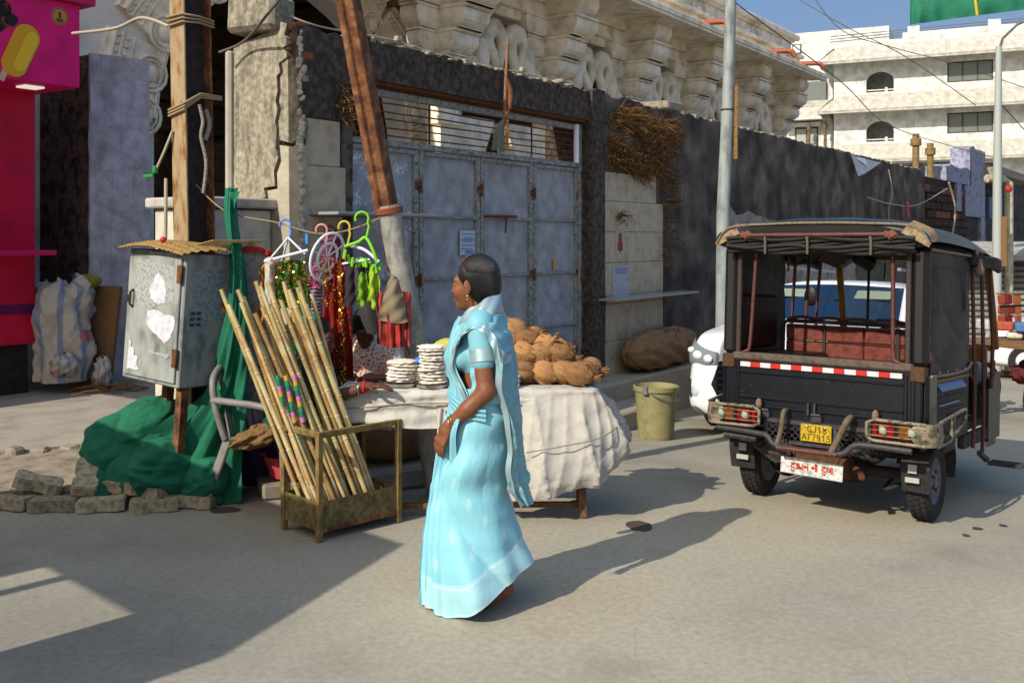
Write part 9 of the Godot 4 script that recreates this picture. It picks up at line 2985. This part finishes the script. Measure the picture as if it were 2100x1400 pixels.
	b.ell(Vector3(-0.092, 1.118, 0.065), Vector3(0.062, 0.058, 0.062), 0.03)
	b.ell(Vector3(-0.098, 1.118, -0.085), Vector3(0.062, 0.058, 0.062), 0.03)
	b.cap(Vector3(-0.008, 1.265, 0.138), Vector3(0.008, 1.118, 0.166), 0.060, 0.054, 0.03)
	b.cap(Vector3(-0.035, 1.265, -0.18), Vector3(-0.01, 1.12, -0.21), 0.058, 0.052, 0.03)
	b.to(m)
	part(m, "blouse", cyan, o)
	m = MB.new()
	m.tube([Vector3(0.004, 1.165, 0.158), Vector3(0.009, 1.112, 0.168)], [0.0605, 0.0575], 22, false, false)
	m.tube([Vector3(0.009, 1.112, 0.168), Vector3(0.0095, 1.108, 0.169)], [0.0575, 0.052], 22, false, false)
	part(m, "sleeve_border", silver, o)
	# skirt of the sari
	var st := mk(Color(1, 1, 1), 0.52)
	st.albedo_texture = sari_texture()
	st.rim_enabled = true
	st.rim = 0.35
	st.backlight_enabled = true
	st.backlight = Color(0.10, 0.22, 0.25)
	var sn := FastNoiseLite.new()
	sn.seed = 21
	sn.frequency = 0.05
	var prof := [[0.0, -0.262, 0.250, 0.25], [0.10, -0.268, 0.243, 0.25], [0.188, -0.268, 0.226, 0.24], [0.299, -0.266, 0.182, 0.215], [0.41, -0.252, 0.146, 0.195], [0.52, -0.232, 0.112, 0.18], [0.631, -0.205, 0.120, 0.18], [0.742, -0.172, 0.132, 0.185], [0.853, -0.158, 0.148, 0.185], [0.92, -0.146, 0.146, 0.175], [0.99, -0.128, 0.134, 0.155]]
	var at := func(h: float, k: int) -> float:
		for i in prof.size() - 1:
			if h <= prof[i + 1][0]:
				var f: float = clampf((h - prof[i][0]) / (prof[i + 1][0] - prof[i][0]), 0.0, 1.0)
				f = f * f * (3.0 - 2.0 * f) * 0.5 + f * 0.5
				return lerpf(prof[i][k], prof[i + 1][k], f)
		return prof[prof.size() - 1][k]
	m = MB.new()
	m.grid(260, 170, func(u, v):
		var th: float = u * TAU
		var c := cos(th)
		var s := sin(th)
		var hem := 0.004 + 0.185 * smoothstep(-0.25, 1.0, c) + 0.030 * smoothstep(0.2, 1.0, s) * (1.0 - absf(c)) + 0.012 * sin(th * 5.0 + 0.6)
		var h := lerpf(hem, 0.99, v)
		var xl: float = at.call(h, 1)
		var xr: float = at.call(h, 2)
		var d: float = at.call(h, 3)
		var low := 1.0 - smoothstep(0.0, 0.85, h)
		var front := smoothstep(0.35, 0.95, -c)
		var f := 0.0
		var side := smoothstep(-0.95, -0.45, -absf(c))
		f += 0.024 * front * (0.4 + low) * (pow(absf(sin(th * 11.0 + 0.7 * sin(h * 5.0))), 0.8) - 0.55) * (1.0 - smoothstep(0.80, 0.95, h))
		# broad folds swinging from the front of the knee to the back of the hem
		f += 0.034 * side * smoothstep(0.02, 0.15, h) * (1.0 - smoothstep(0.40, 0.60, h)) * (pow(absf(sin((th - 0.9) * 1.7 - h * 5.2 + 0.5)), 0.7) - 0.6)
		f += 0.026 * (1.0 - smoothstep(0.05, 0.40, h)) * (1.0 - front) * sin(th * 4.0 - h * 3.0 + 2.0)
		f += 0.010 * (1.0 - smoothstep(0.1, 0.5, h)) * sin(th * 9.0 - h * 5.0)
		# soft pulls across hip and thigh
		f += 0.007 * smoothstep(0.42, 0.55, h) * (1.0 - smoothstep(0.88, 0.97, h)) * sin(h * 34.0 + th * 3.0 + 1.3 * sin(th * 2.0))
		f += 0.006 * sn.get_noise_3d(c * 20.0, h * 34.0, s * 20.0)
		var kn := 0.035 * exp(-pow((h - 0.62) / 0.12, 2.0)) * maxf(0.0, s) * maxf(0.0, 1.0 - absf(c + 0.25) * 1.6)
		f += kn
		var ax := (xr - xl) / 2
		return Vector3((xl + xr) / 2 + c * (ax + f * 0.7), h, s * (d + f)), true)
	part(m, "skirt", st, o)
	m = MB.new()                              # pleats gathered under her hand, hanging to the hem
	var pv := []
	for q in [[0.87, -0.150, 0.105, 0.05], [0.80, -0.176, 0.10, 0.055], [0.70, -0.196, 0.085, 0.07], [0.55, -0.222, 0.075, 0.09], [0.35, -0.25, 0.075, 0.11], [0.15, -0.262, 0.08, 0.12], [0.012, -0.262, 0.08, 0.125]]:
		var c := []
		for k in 6: c.append(Vector3(q[1] + k / 5.0 * q[3] * 1.25 - 0.012, q[0], 0.02 + q[2] * (0.4 + 1.4 * k / 5.0)))
		pv.append(c)
	m.loft(pv, 60, 60, func(u, v): return (0.007 + 0.016 * v) * sin(u * 26.0 + 0.8 * sin(v * 5.0)), Vector2(0.25, -0.95))
	part(m, "pleats", st, o)
	m = MB.new()
	var fr := [[Vector3(-0.033, 1.318, -0.15), Vector3(-0.111, 1.296, -0.07), Vector3(-0.084, 1.307, 0.03), Vector3(-0.022, 1.313, 0.1)], [Vector3(-0.078, 1.207, -0.17), Vector3(-0.150, 1.207, -0.07), Vector3(-0.130, 1.216, 0.06), Vector3(-0.066, 1.256, 0.140)], [Vector3(-0.100, 1.136, -0.17), Vector3(-0.168, 1.130, -0.06), Vector3(-0.156, 1.136, 0.08), Vector3(-0.110, 1.172, 0.140)], [Vector3(-0.100, 1.063, -0.16), Vector3(-0.165, 1.063, -0.06), Vector3(-0.152, 1.063, 0.075), Vector3(-0.122, 1.079, 0.128)], [Vector3(-0.089, 1.008, -0.15), Vector3(-0.148, 1.008, -0.05), Vector3(-0.132, 0.999, 0.08), Vector3(-0.066, 0.970, 0.158)], [Vector3(-0.089, 0.930, -0.15), Vector3(-0.156, 0.926, -0.05), Vector3(-0.138, 0.924, 0.09), Vector3(-0.049, 0.906, 0.175)]]
	m.loft(fr, 50, 60, func(u, v): return 0.014 * (pow(absf(sin(u * 9.0 + v * 3.0)), 0.6) - 0.5) + 0.004 * sin(u * 40.0 - v * 11.0))
	part(m, "front_drape", cyan, o)
	m = MB.new()
	var edge := []
	for r in fr: edge.append(r[3] + Vector3(-0.004, 0, 0.004))
	var edge2 := []
	for i in fr.size(): edge2.append(fr[i][3].lerp(fr[i][2], 0.28) + Vector3(-0.008, 0, 0.010))
	m.loft([edge, edge2], 50, 4, func(u, v): return 0.004 * sin(u * 30.0))
	part(m, "drape_border", silver, o)
	m = MB.new()
	m.loft([[Vector3(-0.111, 1.273, 0.0), Vector3(-0.071, 1.327, 0.06), Vector3(-0.011, 1.367, 0.085), Vector3(0.044, 1.398, 0.065), Vector3(0.082, 1.406, 0), Vector3(0.055, 1.380, -0.08)], [Vector3(-0.115, 1.260, 0.022), Vector3(-0.074, 1.303, 0.087), Vector3(-0.011, 1.335, 0.117), Vector3(0.050, 1.357, 0.097), Vector3(0.093, 1.351, 0.012), Vector3(0.072, 1.332, -0.083)], [Vector3(-0.120, 1.247, 0.02), Vector3(-0.078, 1.280, 0.09), Vector3(-0.011, 1.304, 0.125), Vector3(0.055, 1.316, 0.105), Vector3(0.104, 1.296, 0.0), Vector3(0.089, 1.285, -0.11)]], 50, 16, func(u, v): return 0.004 * sin(u * 22.0 + v * 5.0))
	part(m, "neck_border", silver, o)
	m = MB.new()
	m.loft([[Vector3(-0.120, 1.247, 0.02), Vector3(-0.078, 1.283, 0.09), Vector3(-0.011, 1.307, 0.125), Vector3(0.055, 1.319, 0.105), Vector3(0.106, 1.296, 0.0), Vector3(0.115, 1.256, -0.06)], [Vector3(-0.117, 1.216, 0.10), Vector3(-0.075, 1.268, 0.142), Vector3(-0.011, 1.296, 0.170), Vector3(0.055, 1.270, 0.168), Vector3(0.108, 1.207, 0.12), Vector3(0.132, 1.185, 0.02)], [Vector3(-0.112, 1.185, 0.142), Vector3(-0.073, 1.245, 0.172), Vector3(-0.013, 1.268, 0.197), Vector3(0.046, 1.21, 0.205), Vector3(0.078, 1.13, 0.205), Vector3(0.128, 1.13, 0.13)]], 60, 34, func(u, v): return 0.013 * (pow(absf(sin(v * 8.0 + u * 4.0)), 0.6) - 0.5) + 0.004 * sin(u * 33.0 + v * 9.0))
	part(m, "shoulder_drape", cyan, o)
	m = MB.new()
	m.loft([[Vector3(-0.112, 1.200, 0.138), Vector3(-0.072, 1.256, 0.166), Vector3(-0.010, 1.283, 0.190), Vector3(0.052, 1.24, 0.198), Vector3(0.098, 1.16, 0.190), Vector3(0.132, 1.14, 0.12)], [Vector3(-0.112, 1.184, 0.146), Vector3(-0.073, 1.242, 0.178), Vector3(-0.013, 1.258, 0.207), Vector3(0.044, 1.19, 0.212), Vector3(0.072, 1.098, 0.212), Vector3(0.128, 1.112, 0.14)]], 50, 10, func(u, v): return 0.003 + 0.004 * sin(u * 36.0))
	part(m, "shoulder_border", silver, o)
	var wr := FastNoiseLite.new()
	wr.seed = 12
	wr.frequency = 0.06
	var bk := [[Vector3(0.049, 1.205, 0.17), Vector3(0.077, 1.215, 0.185), Vector3(0.105, 1.215, 0.085), Vector3(0.133, 1.215, -0.03)], [Vector3(0.066, 1.107, 0.190), Vector3(0.096, 1.107, 0.200), Vector3(0.128, 1.107, 0.0925), Vector3(0.157, 1.107, -0.03)], [Vector3(0.071, 0.986, 0.175), Vector3(0.103, 0.986, 0.190), Vector3(0.140, 0.986, 0.095), Vector3(0.168, 0.986, 0.0)], [Vector3(0.105, 0.853, 0.165), Vector3(0.132, 0.853, 0.175), Vector3(0.162, 0.853, 0.10), Vector3(0.184, 0.853, 0.02)], [Vector3(0.118, 0.731, 0.15), Vector3(0.141, 0.731, 0.16), Vector3(0.167, 0.731, 0.10), Vector3(0.188, 0.731, 0.03)], [Vector3(0.111, 0.620, 0.14), Vector3(0.139, 0.620, 0.15), Vector3(0.170, 0.620, 0.095), Vector3(0.197, 0.620, 0.03)], [Vector3(0.128, 0.543, 0.11), Vector3(0.156, 0.543, 0.13), Vector3(0.183, 0.543, 0.095), Vector3(0.212, 0.543, 0.04)], [Vector3(0.186, 0.467, 0.08), Vector3(0.198, 0.462, 0.1), Vector3(0.212, 0.462, 0.085), Vector3(0.224, 0.467, 0.05)]]
	m = MB.new()
	m.loft(bk, 60, 120, func(u, v): return (0.006 + 0.012 * v) * (pow(absf(sin(u * 8.0 + sin(v * 6.0) * 1.2)), 0.6) - 0.5) * 1.6 + 0.02 * wr.get_noise_2d(u * 30.0, v * 60.0))
	var sheer := mk(Color(0.58, 0.78, 0.82), 0.5, "weave", 9.0, "blotch", 5.0)
	sheer.backlight_enabled = true
	sheer.backlight = Color(0.25, 0.40, 0.42)
	part(m, "pallu", sheer, o)
	m = MB.new()
	var e1 := []
	var e2 := []
	for r in bk:
		e1.append(r[0] + Vector3(-0.004, 0, 0.006))
		e2.append(r[0].lerp(r[1], 0.75) + Vector3(0, 0, 0.012))
	m.loft([e1, e2], 60, 4, func(u, v): return 0.004 + 0.004 * sin(u * 30.0))
	part(m, "pallu_border", silver, o)
	m = MB.new()
	m.loft([[Vector3(-0.055, 1.085, 0.135), Vector3(0.022, 1.107, 0.165), Vector3(0.100, 1.107, 0.125), Vector3(0.137, 1.107, 0), Vector3(0.111, 1.107, -0.15)], [Vector3(-0.045, 1.000, 0.150), Vector3(0.022, 1.019, 0.172), Vector3(0.106, 1.019, 0.135), Vector3(0.146, 1.019, 0), Vector3(0.111, 1.019, -0.16)], [Vector3(-0.07, 0.930, 0.162), Vector3(0.022, 0.930, 0.190), Vector3(0.122, 0.930, 0.145), Vector3(0.159, 0.930, 0), Vector3(0.111, 0.930, -0.17)]], 40, 24, func(u, v): return 0.004 * sin(v * 18.0 + u * 11.0))
	part(m, "waist_wrap", cyan, o)
	m = MB.new()
	for k in 3: m.tube(spline([Vector3(-0.148, 0.955 - k * 0.018, 0.03), Vector3(-0.120, 0.945 - k * 0.02, 0.13), Vector3(-0.06, 0.915 - k * 0.02, 0.185), Vector3(0.02, 0.90 - k * 0.02, 0.20)], 14), 0.009, 7)
	part(m, "tucked_folds", cyan, o)
	m = MB.new()
	m.ball(Vector3(0.115, 0.625, 0.14), Vector3(0.012, 0.02, 0.008), 8, 6)
	part(m, "blue_tassel", mk(Color(0.12, 0.20, 0.52), 0.6), o)

func seated_people() -> void:
	# seller on the grey chair, reaching over the table
	var o := thing("person", "seated seller in dark green clothes with a green scarf, arm resting on the table", "person")
	var skin := mk(Color(0.36, 0.22, 0.15), 0.6, "blotch", 5.0)
	var m := MB.new()
	var b := Blob.new(P3(-1.670, -0.02, 6.540), P3(-0.610, 1.0, 5.640), 0.013)
	var g := func(p: Array) -> Vector3: return P3(p[0], p[1], p[2])
	var J := {hip = [-1.37, 0.52, 6.15], chest = [-1.29, 0.80, 6.13], neck = [-1.24, 0.93, 6.12], ls = [-1.28, 0.86, 6.29], rs = [-1.25, 0.86, 5.97], re = [-1.05, 0.72, 5.85], rw = [-0.85, 0.79, 5.83], le = [-1.03, 0.72, 6.31], lw = [-0.87, 0.79, 6.19], k1 = [-1.03, 0.50, 6.03], k2 = [-1.03, 0.50, 6.25], f1 = [-1.05, 0.05, 6.03], f2 = [-1.05, 0.05, 6.25]}
	for q in [["hip", "chest", 0.14, 0.13], ["chest", "neck", 0.12, 0.06], ["ls", "rs", 0.06, 0.06], ["rs", "re", 0.05, 0.042], ["re", "rw", 0.042, 0.028], ["ls", "le", 0.05, 0.042], ["le", "lw", 0.042, 0.028], ["hip", "k1", 0.10, 0.07], ["hip", "k2", 0.10, 0.07], ["k1", "f1", 0.07, 0.045], ["k2", "f2", 0.07, 0.045]]:
		b.cap(g.call(J[q[0]]), g.call(J[q[1]]), q[2], q[3], 0.03)
	for q in ["f1", "f2"]: b.cap(g.call(J[q]), g.call(J[q]) + Vector3(0.14, -0.02, 0), 0.035, 0.022, 0.02)
	b.to(m)
	var C := P3(-1.185, 1.045, 6.120)
	var H := Basis(Vector3(-0.96, 0, -0.28), Vector3.UP, Vector3(0.28, 0, -0.96)) * Basis(Vector3(0, 0, 1), 0.10)
	b = Blob.new(C - Vector3(0.16, 0.18, 0.16), C + Vector3(0.16, 0.17, 0.16), 0.006)
	head_skin(b, C, H)
	b.cap(C + H * Vector3(0.03, -0.06, 0), g.call(J.neck), 0.045, 0.055, 0.03)
	b.to(m)
	for q in [["rw", -1.0], ["lw", 1.0]]:
		var w: Vector3 = g.call(J[q[0]])
		b = Blob.new(w - Vector3(0.06, 0.09, 0.10), w + Vector3(0.20, 0.07, 0.10), 0.005)
		b.cap(w - Vector3(0.03, 0, 0), w, 0.030, 0.026, 0.01)
		hand_to(b, w, Vector3(0.97, 0.06, 0.1).normalized(), Vector3(0.05, -1.0, 0.0).normalized(), 0.28, q[1])
		b.to(m)
	part(m, "body", skin, o)
	m = MB.new()
	head_hair(m, C, H)
	part(m, "hair", mk(Color(0.045, 0.036, 0.034), 0.4), o)
	m = MB.new()
	b = Blob.new(P3(-1.670, -0.02, 6.570), P3(-0.850, 1.02, 5.690), 0.014)
	b.cap(g.call(J.hip), g.call(J.chest), 0.165, 0.150, 0.03)
	b.cap(g.call(J.chest), g.call(J.neck), 0.135, 0.075, 0.03)
	b.cap(g.call(J.ls), g.call(J.rs), 0.078, 0.078, 0.03)
	b.cap(g.call(J.rs), P3(-1.150, 0.80, 5.910), 0.066, 0.060, 0.03)
	b.cap(g.call(J.ls), P3(-1.150, 0.80, 6.300), 0.066, 0.060, 0.03)
	for q in [["hip", "k1", 0.125, 0.095], ["hip", "k2", 0.125, 0.095], ["k1", "f1", 0.10, 0.10], ["k2", "f2", 0.10, 0.10], ["k1", "k2", 0.095, 0.095]]:
		b.cap(g.call(J[q[0]]), g.call(J[q[1]]) + Vector3(0, 0.05 if q[1][0] == "f" else 0.0, 0), q[2], q[3], 0.05)
	b.to(m)
	part(m, "dress", mk(Color(0.12, 0.17, 0.13), 0.85, "blotch", 5.0), o)
	m = MB.new()
	var bb := Blob.new(C - Vector3(0.2, 0.2, 0.2), C + Vector3(0.2, 0.2, 0.2), 0.007)
	bb.ell(C + H * Vector3(0.055, 0.055, 0), Vector3(0.092, 0.092, 0.093), 0.02, H)
	bb.ell(C + H * Vector3(0.085, -0.04, 0), Vector3(0.07, 0.11, 0.09), 0.03, H)
	bb.ell(C + H * Vector3(-0.07, 0.0, 0), Vector3(0.10, 0.16, 0.2), 0.01, H, true)
	bb.to(m)
	part(m, "headscarf", mk(Color(0.12, 0.46, 0.30), 0.8, "blotch", 5.0), o)
	m = MB.new()
	m.loft([[P3(-1.230, 0.96, 5.990), P3(-1.150, 0.93, 6.030), P3(-1.120, 0.92, 6.130)], [P3(-1.210, 0.84, 5.950), P3(-1.110, 0.82, 5.990), P3(-1.090, 0.80, 6.130)], [P3(-1.250, 0.70, 5.940), P3(-1.130, 0.68, 5.970), P3(-1.100, 0.66, 6.130)]], 16, 20, func(u, v): return 0.008 * sin(u * 14.0 + v * 3.0))
	part(m, "shawl_edge", mk(Color(0.46, 0.34, 0.10), 0.8, "blotch", 8.0), o)
	m = MB.new()
	m.tube(ring_pts(P3(-0.895, 0.777, 5.835), 0.036, 16, 0), 0.006, 6, true)
	part(m, "silver_bangle", K.chrome, o)
	m = MB.new()
	m.tube(ring_pts(P3(-0.862, 0.787, 5.832), 0.031, 16, 0), 0.009, 6, true)
	part(m, "red_thread", mk(Color(0.72, 0.10, 0.08), 0.8), o)
	# second person bent over behind the table
	var p := thing("person", "person bent over behind the stall table in a pink and white printed garment", "person")
	m = MB.new()
	var C2 := P3(-1.00, 1.045, 6.78)
	var H2 := Basis(Vector3(-0.3, 0.1, -0.95).normalized(), Vector3.UP, Vector3(0.95, 0, -0.3)).orthonormalized() * Basis(Vector3(0, 0, 1), 0.45)
	b = Blob.new(P3(-1.40, 0.10, 7.15), P3(-0.6, 1.0, 6.4), 0.014)
	for q in [[P3(-1.02, 0.52, 6.98), P3(-1.01, 0.82, 6.92), 0.16, 0.15], [P3(-1.01, 0.82, 6.92), P3(-1.0, 0.95, 6.86), 0.13, 0.06], [P3(-1.20, 0.87, 6.9), P3(-0.83, 0.87, 6.88), 0.06, 0.06], [P3(-1.20, 0.87, 6.9), P3(-1.22, 0.70, 6.72), 0.05, 0.042], [P3(-0.83, 0.87, 6.88), P3(-0.80, 0.70, 6.72), 0.05, 0.042], [P3(-1.22, 0.70, 6.72), P3(-1.05, 0.74, 6.56), 0.04, 0.028], [P3(-0.80, 0.70, 6.72), P3(-0.94, 0.74, 6.56), 0.04, 0.028], [P3(-1.02, 0.50, 6.98), P3(-1.18, 0.42, 6.72), 0.11, 0.08], [P3(-1.02, 0.50, 6.98), P3(-0.84, 0.42, 6.72), 0.11, 0.08], [P3(-1.18, 0.42, 6.72), P3(-1.15, 0.34, 6.98), 0.07, 0.05], [P3(-0.84, 0.42, 6.72), P3(-0.88, 0.34, 6.98), 0.07, 0.05]]:
		b.cap(q[0], q[1], q[2], q[3], 0.03)
	b.to(m)
	b = Blob.new(C2 - Vector3(0.16, 0.18, 0.17), C2 + Vector3(0.16, 0.17, 0.17), 0.006)
	head_skin(b, C2, H2)
	b.cap(C2 + H2 * Vector3(0.03, -0.06, 0), P3(-1.0, 0.93, 6.87), 0.045, 0.055, 0.03)
	b.to(m)
	for q in [[P3(-1.05, 0.74, 6.56), 0.4, 1.0], [P3(-0.94, 0.74, 6.56), -0.4, -1.0]]:
		b = Blob.new(q[0] - Vector3(0.13, 0.09, 0.08), q[0] + Vector3(0.13, 0.07, 0.16), 0.005)
		b.cap(q[0] + Vector3(0, 0, -0.03), q[0], 0.030, 0.026, 0.01)
		hand_to(b, q[0], Vector3(q[1], 0.05, 0.9).normalized(), Vector3(0, -1, 0.1).normalized(), 0.3, q[2])
		b.to(m)
	part(m, "body", mk(Color(0.36, 0.22, 0.15), 0.6, "blotch", 5.0), p)
	m = MB.new()
	head_hair(m, C2, H2)
	part(m, "hair", mk(Color(0.09, 0.055, 0.045), 0.5), p)
	m = MB.new()
	b = Blob.new(P3(-1.44, 0.15, 7.22), P3(-0.56, 1.02, 6.42), 0.014)
	for q in [[P3(-1.02, 0.48, 6.98), P3(-1.01, 0.82, 6.92), 0.185, 0.165], [P3(-1.01, 0.82, 6.92), P3(-1.0, 0.92, 6.88), 0.145, 0.09], [P3(-1.20, 0.87, 6.9), P3(-0.83, 0.87, 6.88), 0.075, 0.075], [P3(-1.20, 0.87, 6.9), P3(-1.22, 0.72, 6.76), 0.068, 0.06], [P3(-0.83, 0.87, 6.88), P3(-0.80, 0.72, 6.76), 0.068, 0.06], [P3(-1.02, 0.50, 6.98), P3(-1.18, 0.42, 6.72), 0.135, 0.10], [P3(-1.02, 0.50, 6.98), P3(-0.84, 0.42, 6.72), 0.135, 0.10]]:
		b.cap(q[0], q[1], q[2], q[3], 0.04)
	b.to(m)
	part(m, "printed_garment", mk(Color(1, 1, 1), 0.85, "floral", 3.0), p)
	m = MB.new()
	m.bx(-1.28, -0.76, 0.20, 0.335, -7.14, -6.78, 0.01)
	solo(m, "low_stool", K.wood, "low wooden stool under the bent-over person behind the table", "stool")
	# standing person at the hand cart, mostly out of frame
	var c := thing("person", "person in a white shirt reaching over the hand cart at the right edge", "person")
	var gy := road_y(6.75, 12.4)
	m = MB.new()
	var S := Vector3(6.75, gy, -12.4)
	b = Blob.new(S + Vector3(-0.75, -0.02, -0.35), S + Vector3(0.40, 1.46, 0.55), 0.016)
	for q in [[[0, 0.90, 0], [0, 1.15, 0], 0.14, 0.13], [[0, 1.15, 0], [0, 1.30, 0], 0.13, 0.09], [[0, 1.30, 0], [0, 1.44, 0], 0.06, 0.05], [[-0.17, 1.28, 0.02], [0.17, 1.28, 0], 0.06, 0.06], [[-0.17, 1.28, 0.02], [-0.40, 1.06, 0.14], 0.052, 0.042], [[-0.40, 1.06, 0.14], [-0.63, 1.02, 0.26], 0.042, 0.028], [[0.17, 1.28, 0], [0.25, 1.0, 0.05], 0.05, 0.042], [[0.25, 1.0, 0.05], [0.22, 0.80, 0.16], 0.04, 0.028], [[-0.09, 0.88, 0], [-0.1, 0.48, 0.02], 0.09, 0.065], [[0.09, 0.88, 0], [0.1, 0.48, 0.02], 0.09, 0.065], [[-0.1, 0.48, 0.02], [-0.1, 0.06, 0], 0.062, 0.04], [[0.1, 0.48, 0.02], [0.1, 0.06, 0], 0.062, 0.04], [[-0.1, 0.04, 0], [-0.12, 0.03, 0.16], 0.04, 0.028], [[0.1, 0.04, 0], [0.12, 0.03, 0.16], 0.04, 0.028]]:
		b.cap(S + Vector3(q[0][0], q[0][1], q[0][2]), S + Vector3(q[1][0], q[1][1], q[1][2]), q[2], q[3], 0.03)
	b.to(m)
	var C3 := S + Vector3(-0.02, 1.52, 0.03)
	var H3 := Basis(Vector3(0.6, 0, -0.8), Vector3.UP, Vector3(0.8, 0, 0.6))
	b = Blob.new(C3 - Vector3(0.16, 0.18, 0.16), C3 + Vector3(0.16, 0.17, 0.16), 0.007)
	head_skin(b, C3, H3)
	b.cap(C3 + H3 * Vector3(0.03, -0.06, 0), S + Vector3(0, 1.36, 0), 0.048, 0.058, 0.03)
	b.to(m)
	var hw := S + Vector3(-0.63, 1.02, 0.26)
	b = Blob.new(hw - Vector3(0.2, 0.1, 0.09), hw + Vector3(0.06, 0.08, 0.16), 0.006)
	b.cap(hw + Vector3(0.03, 0, 0), hw, 0.03, 0.026, 0.01)
	hand_to(b, hw, Vector3(-0.85, -0.1, 0.5).normalized(), Vector3(0, -1, 0), 0.3, 1.0)
	b.to(m)
	part(m, "body", mk(Color(0.40, 0.25, 0.17), 0.6), c)
	m = MB.new()
	head_hair(m, C3, H3)
	part(m, "hair", mk(Color(0.04, 0.035, 0.03), 0.4), c)
	m = MB.new()
	b = Blob.new(S + Vector3(-0.55, 0.75, -0.35), S + Vector3(0.40, 1.42, 0.40), 0.016)
	for q in [[[0, 0.86, 0], [0, 1.15, 0], 0.165, 0.150], [[0, 1.15, 0], [0, 1.29, 0], 0.145, 0.10], [[-0.17, 1.28, 0.02], [0.17, 1.28, 0], 0.072, 0.072], [[-0.17, 1.28, 0.02], [-0.42, 1.05, 0.15], 0.066, 0.06], [[0.17, 1.28, 0], [0.25, 1.02, 0.05], 0.066, 0.06]]:
		b.cap(S + Vector3(q[0][0], q[0][1], q[0][2]), S + Vector3(q[1][0], q[1][1], q[1][2]), q[2], q[3], 0.03)
	b.to(m)
	part(m, "shirt", mk(Color(0.80, 0.80, 0.80), 0.85, "blotch", 4.0), c)
	m = MB.new()
	b = Blob.new(S + Vector3(-0.32, 0.04, -0.3), S + Vector3(0.32, 1.0, 0.3), 0.018)
	for q in [[[0, 0.86, 0], [0, 0.95, 0], 0.155, 0.15], [[-0.09, 0.86, 0], [-0.1, 0.1, 0.01], 0.105, 0.07], [[0.09, 0.86, 0], [0.1, 0.1, 0.01], 0.105, 0.07]]:
		b.cap(S + Vector3(q[0][0], q[0][1], q[0][2]), S + Vector3(q[1][0], q[1][1], q[1][2]), q[2], q[3], 0.03)
	b.to(m)
	part(m, "trousers", mk(Color(0.18, 0.18, 0.22), 0.85, "blotch", 4.0), c)
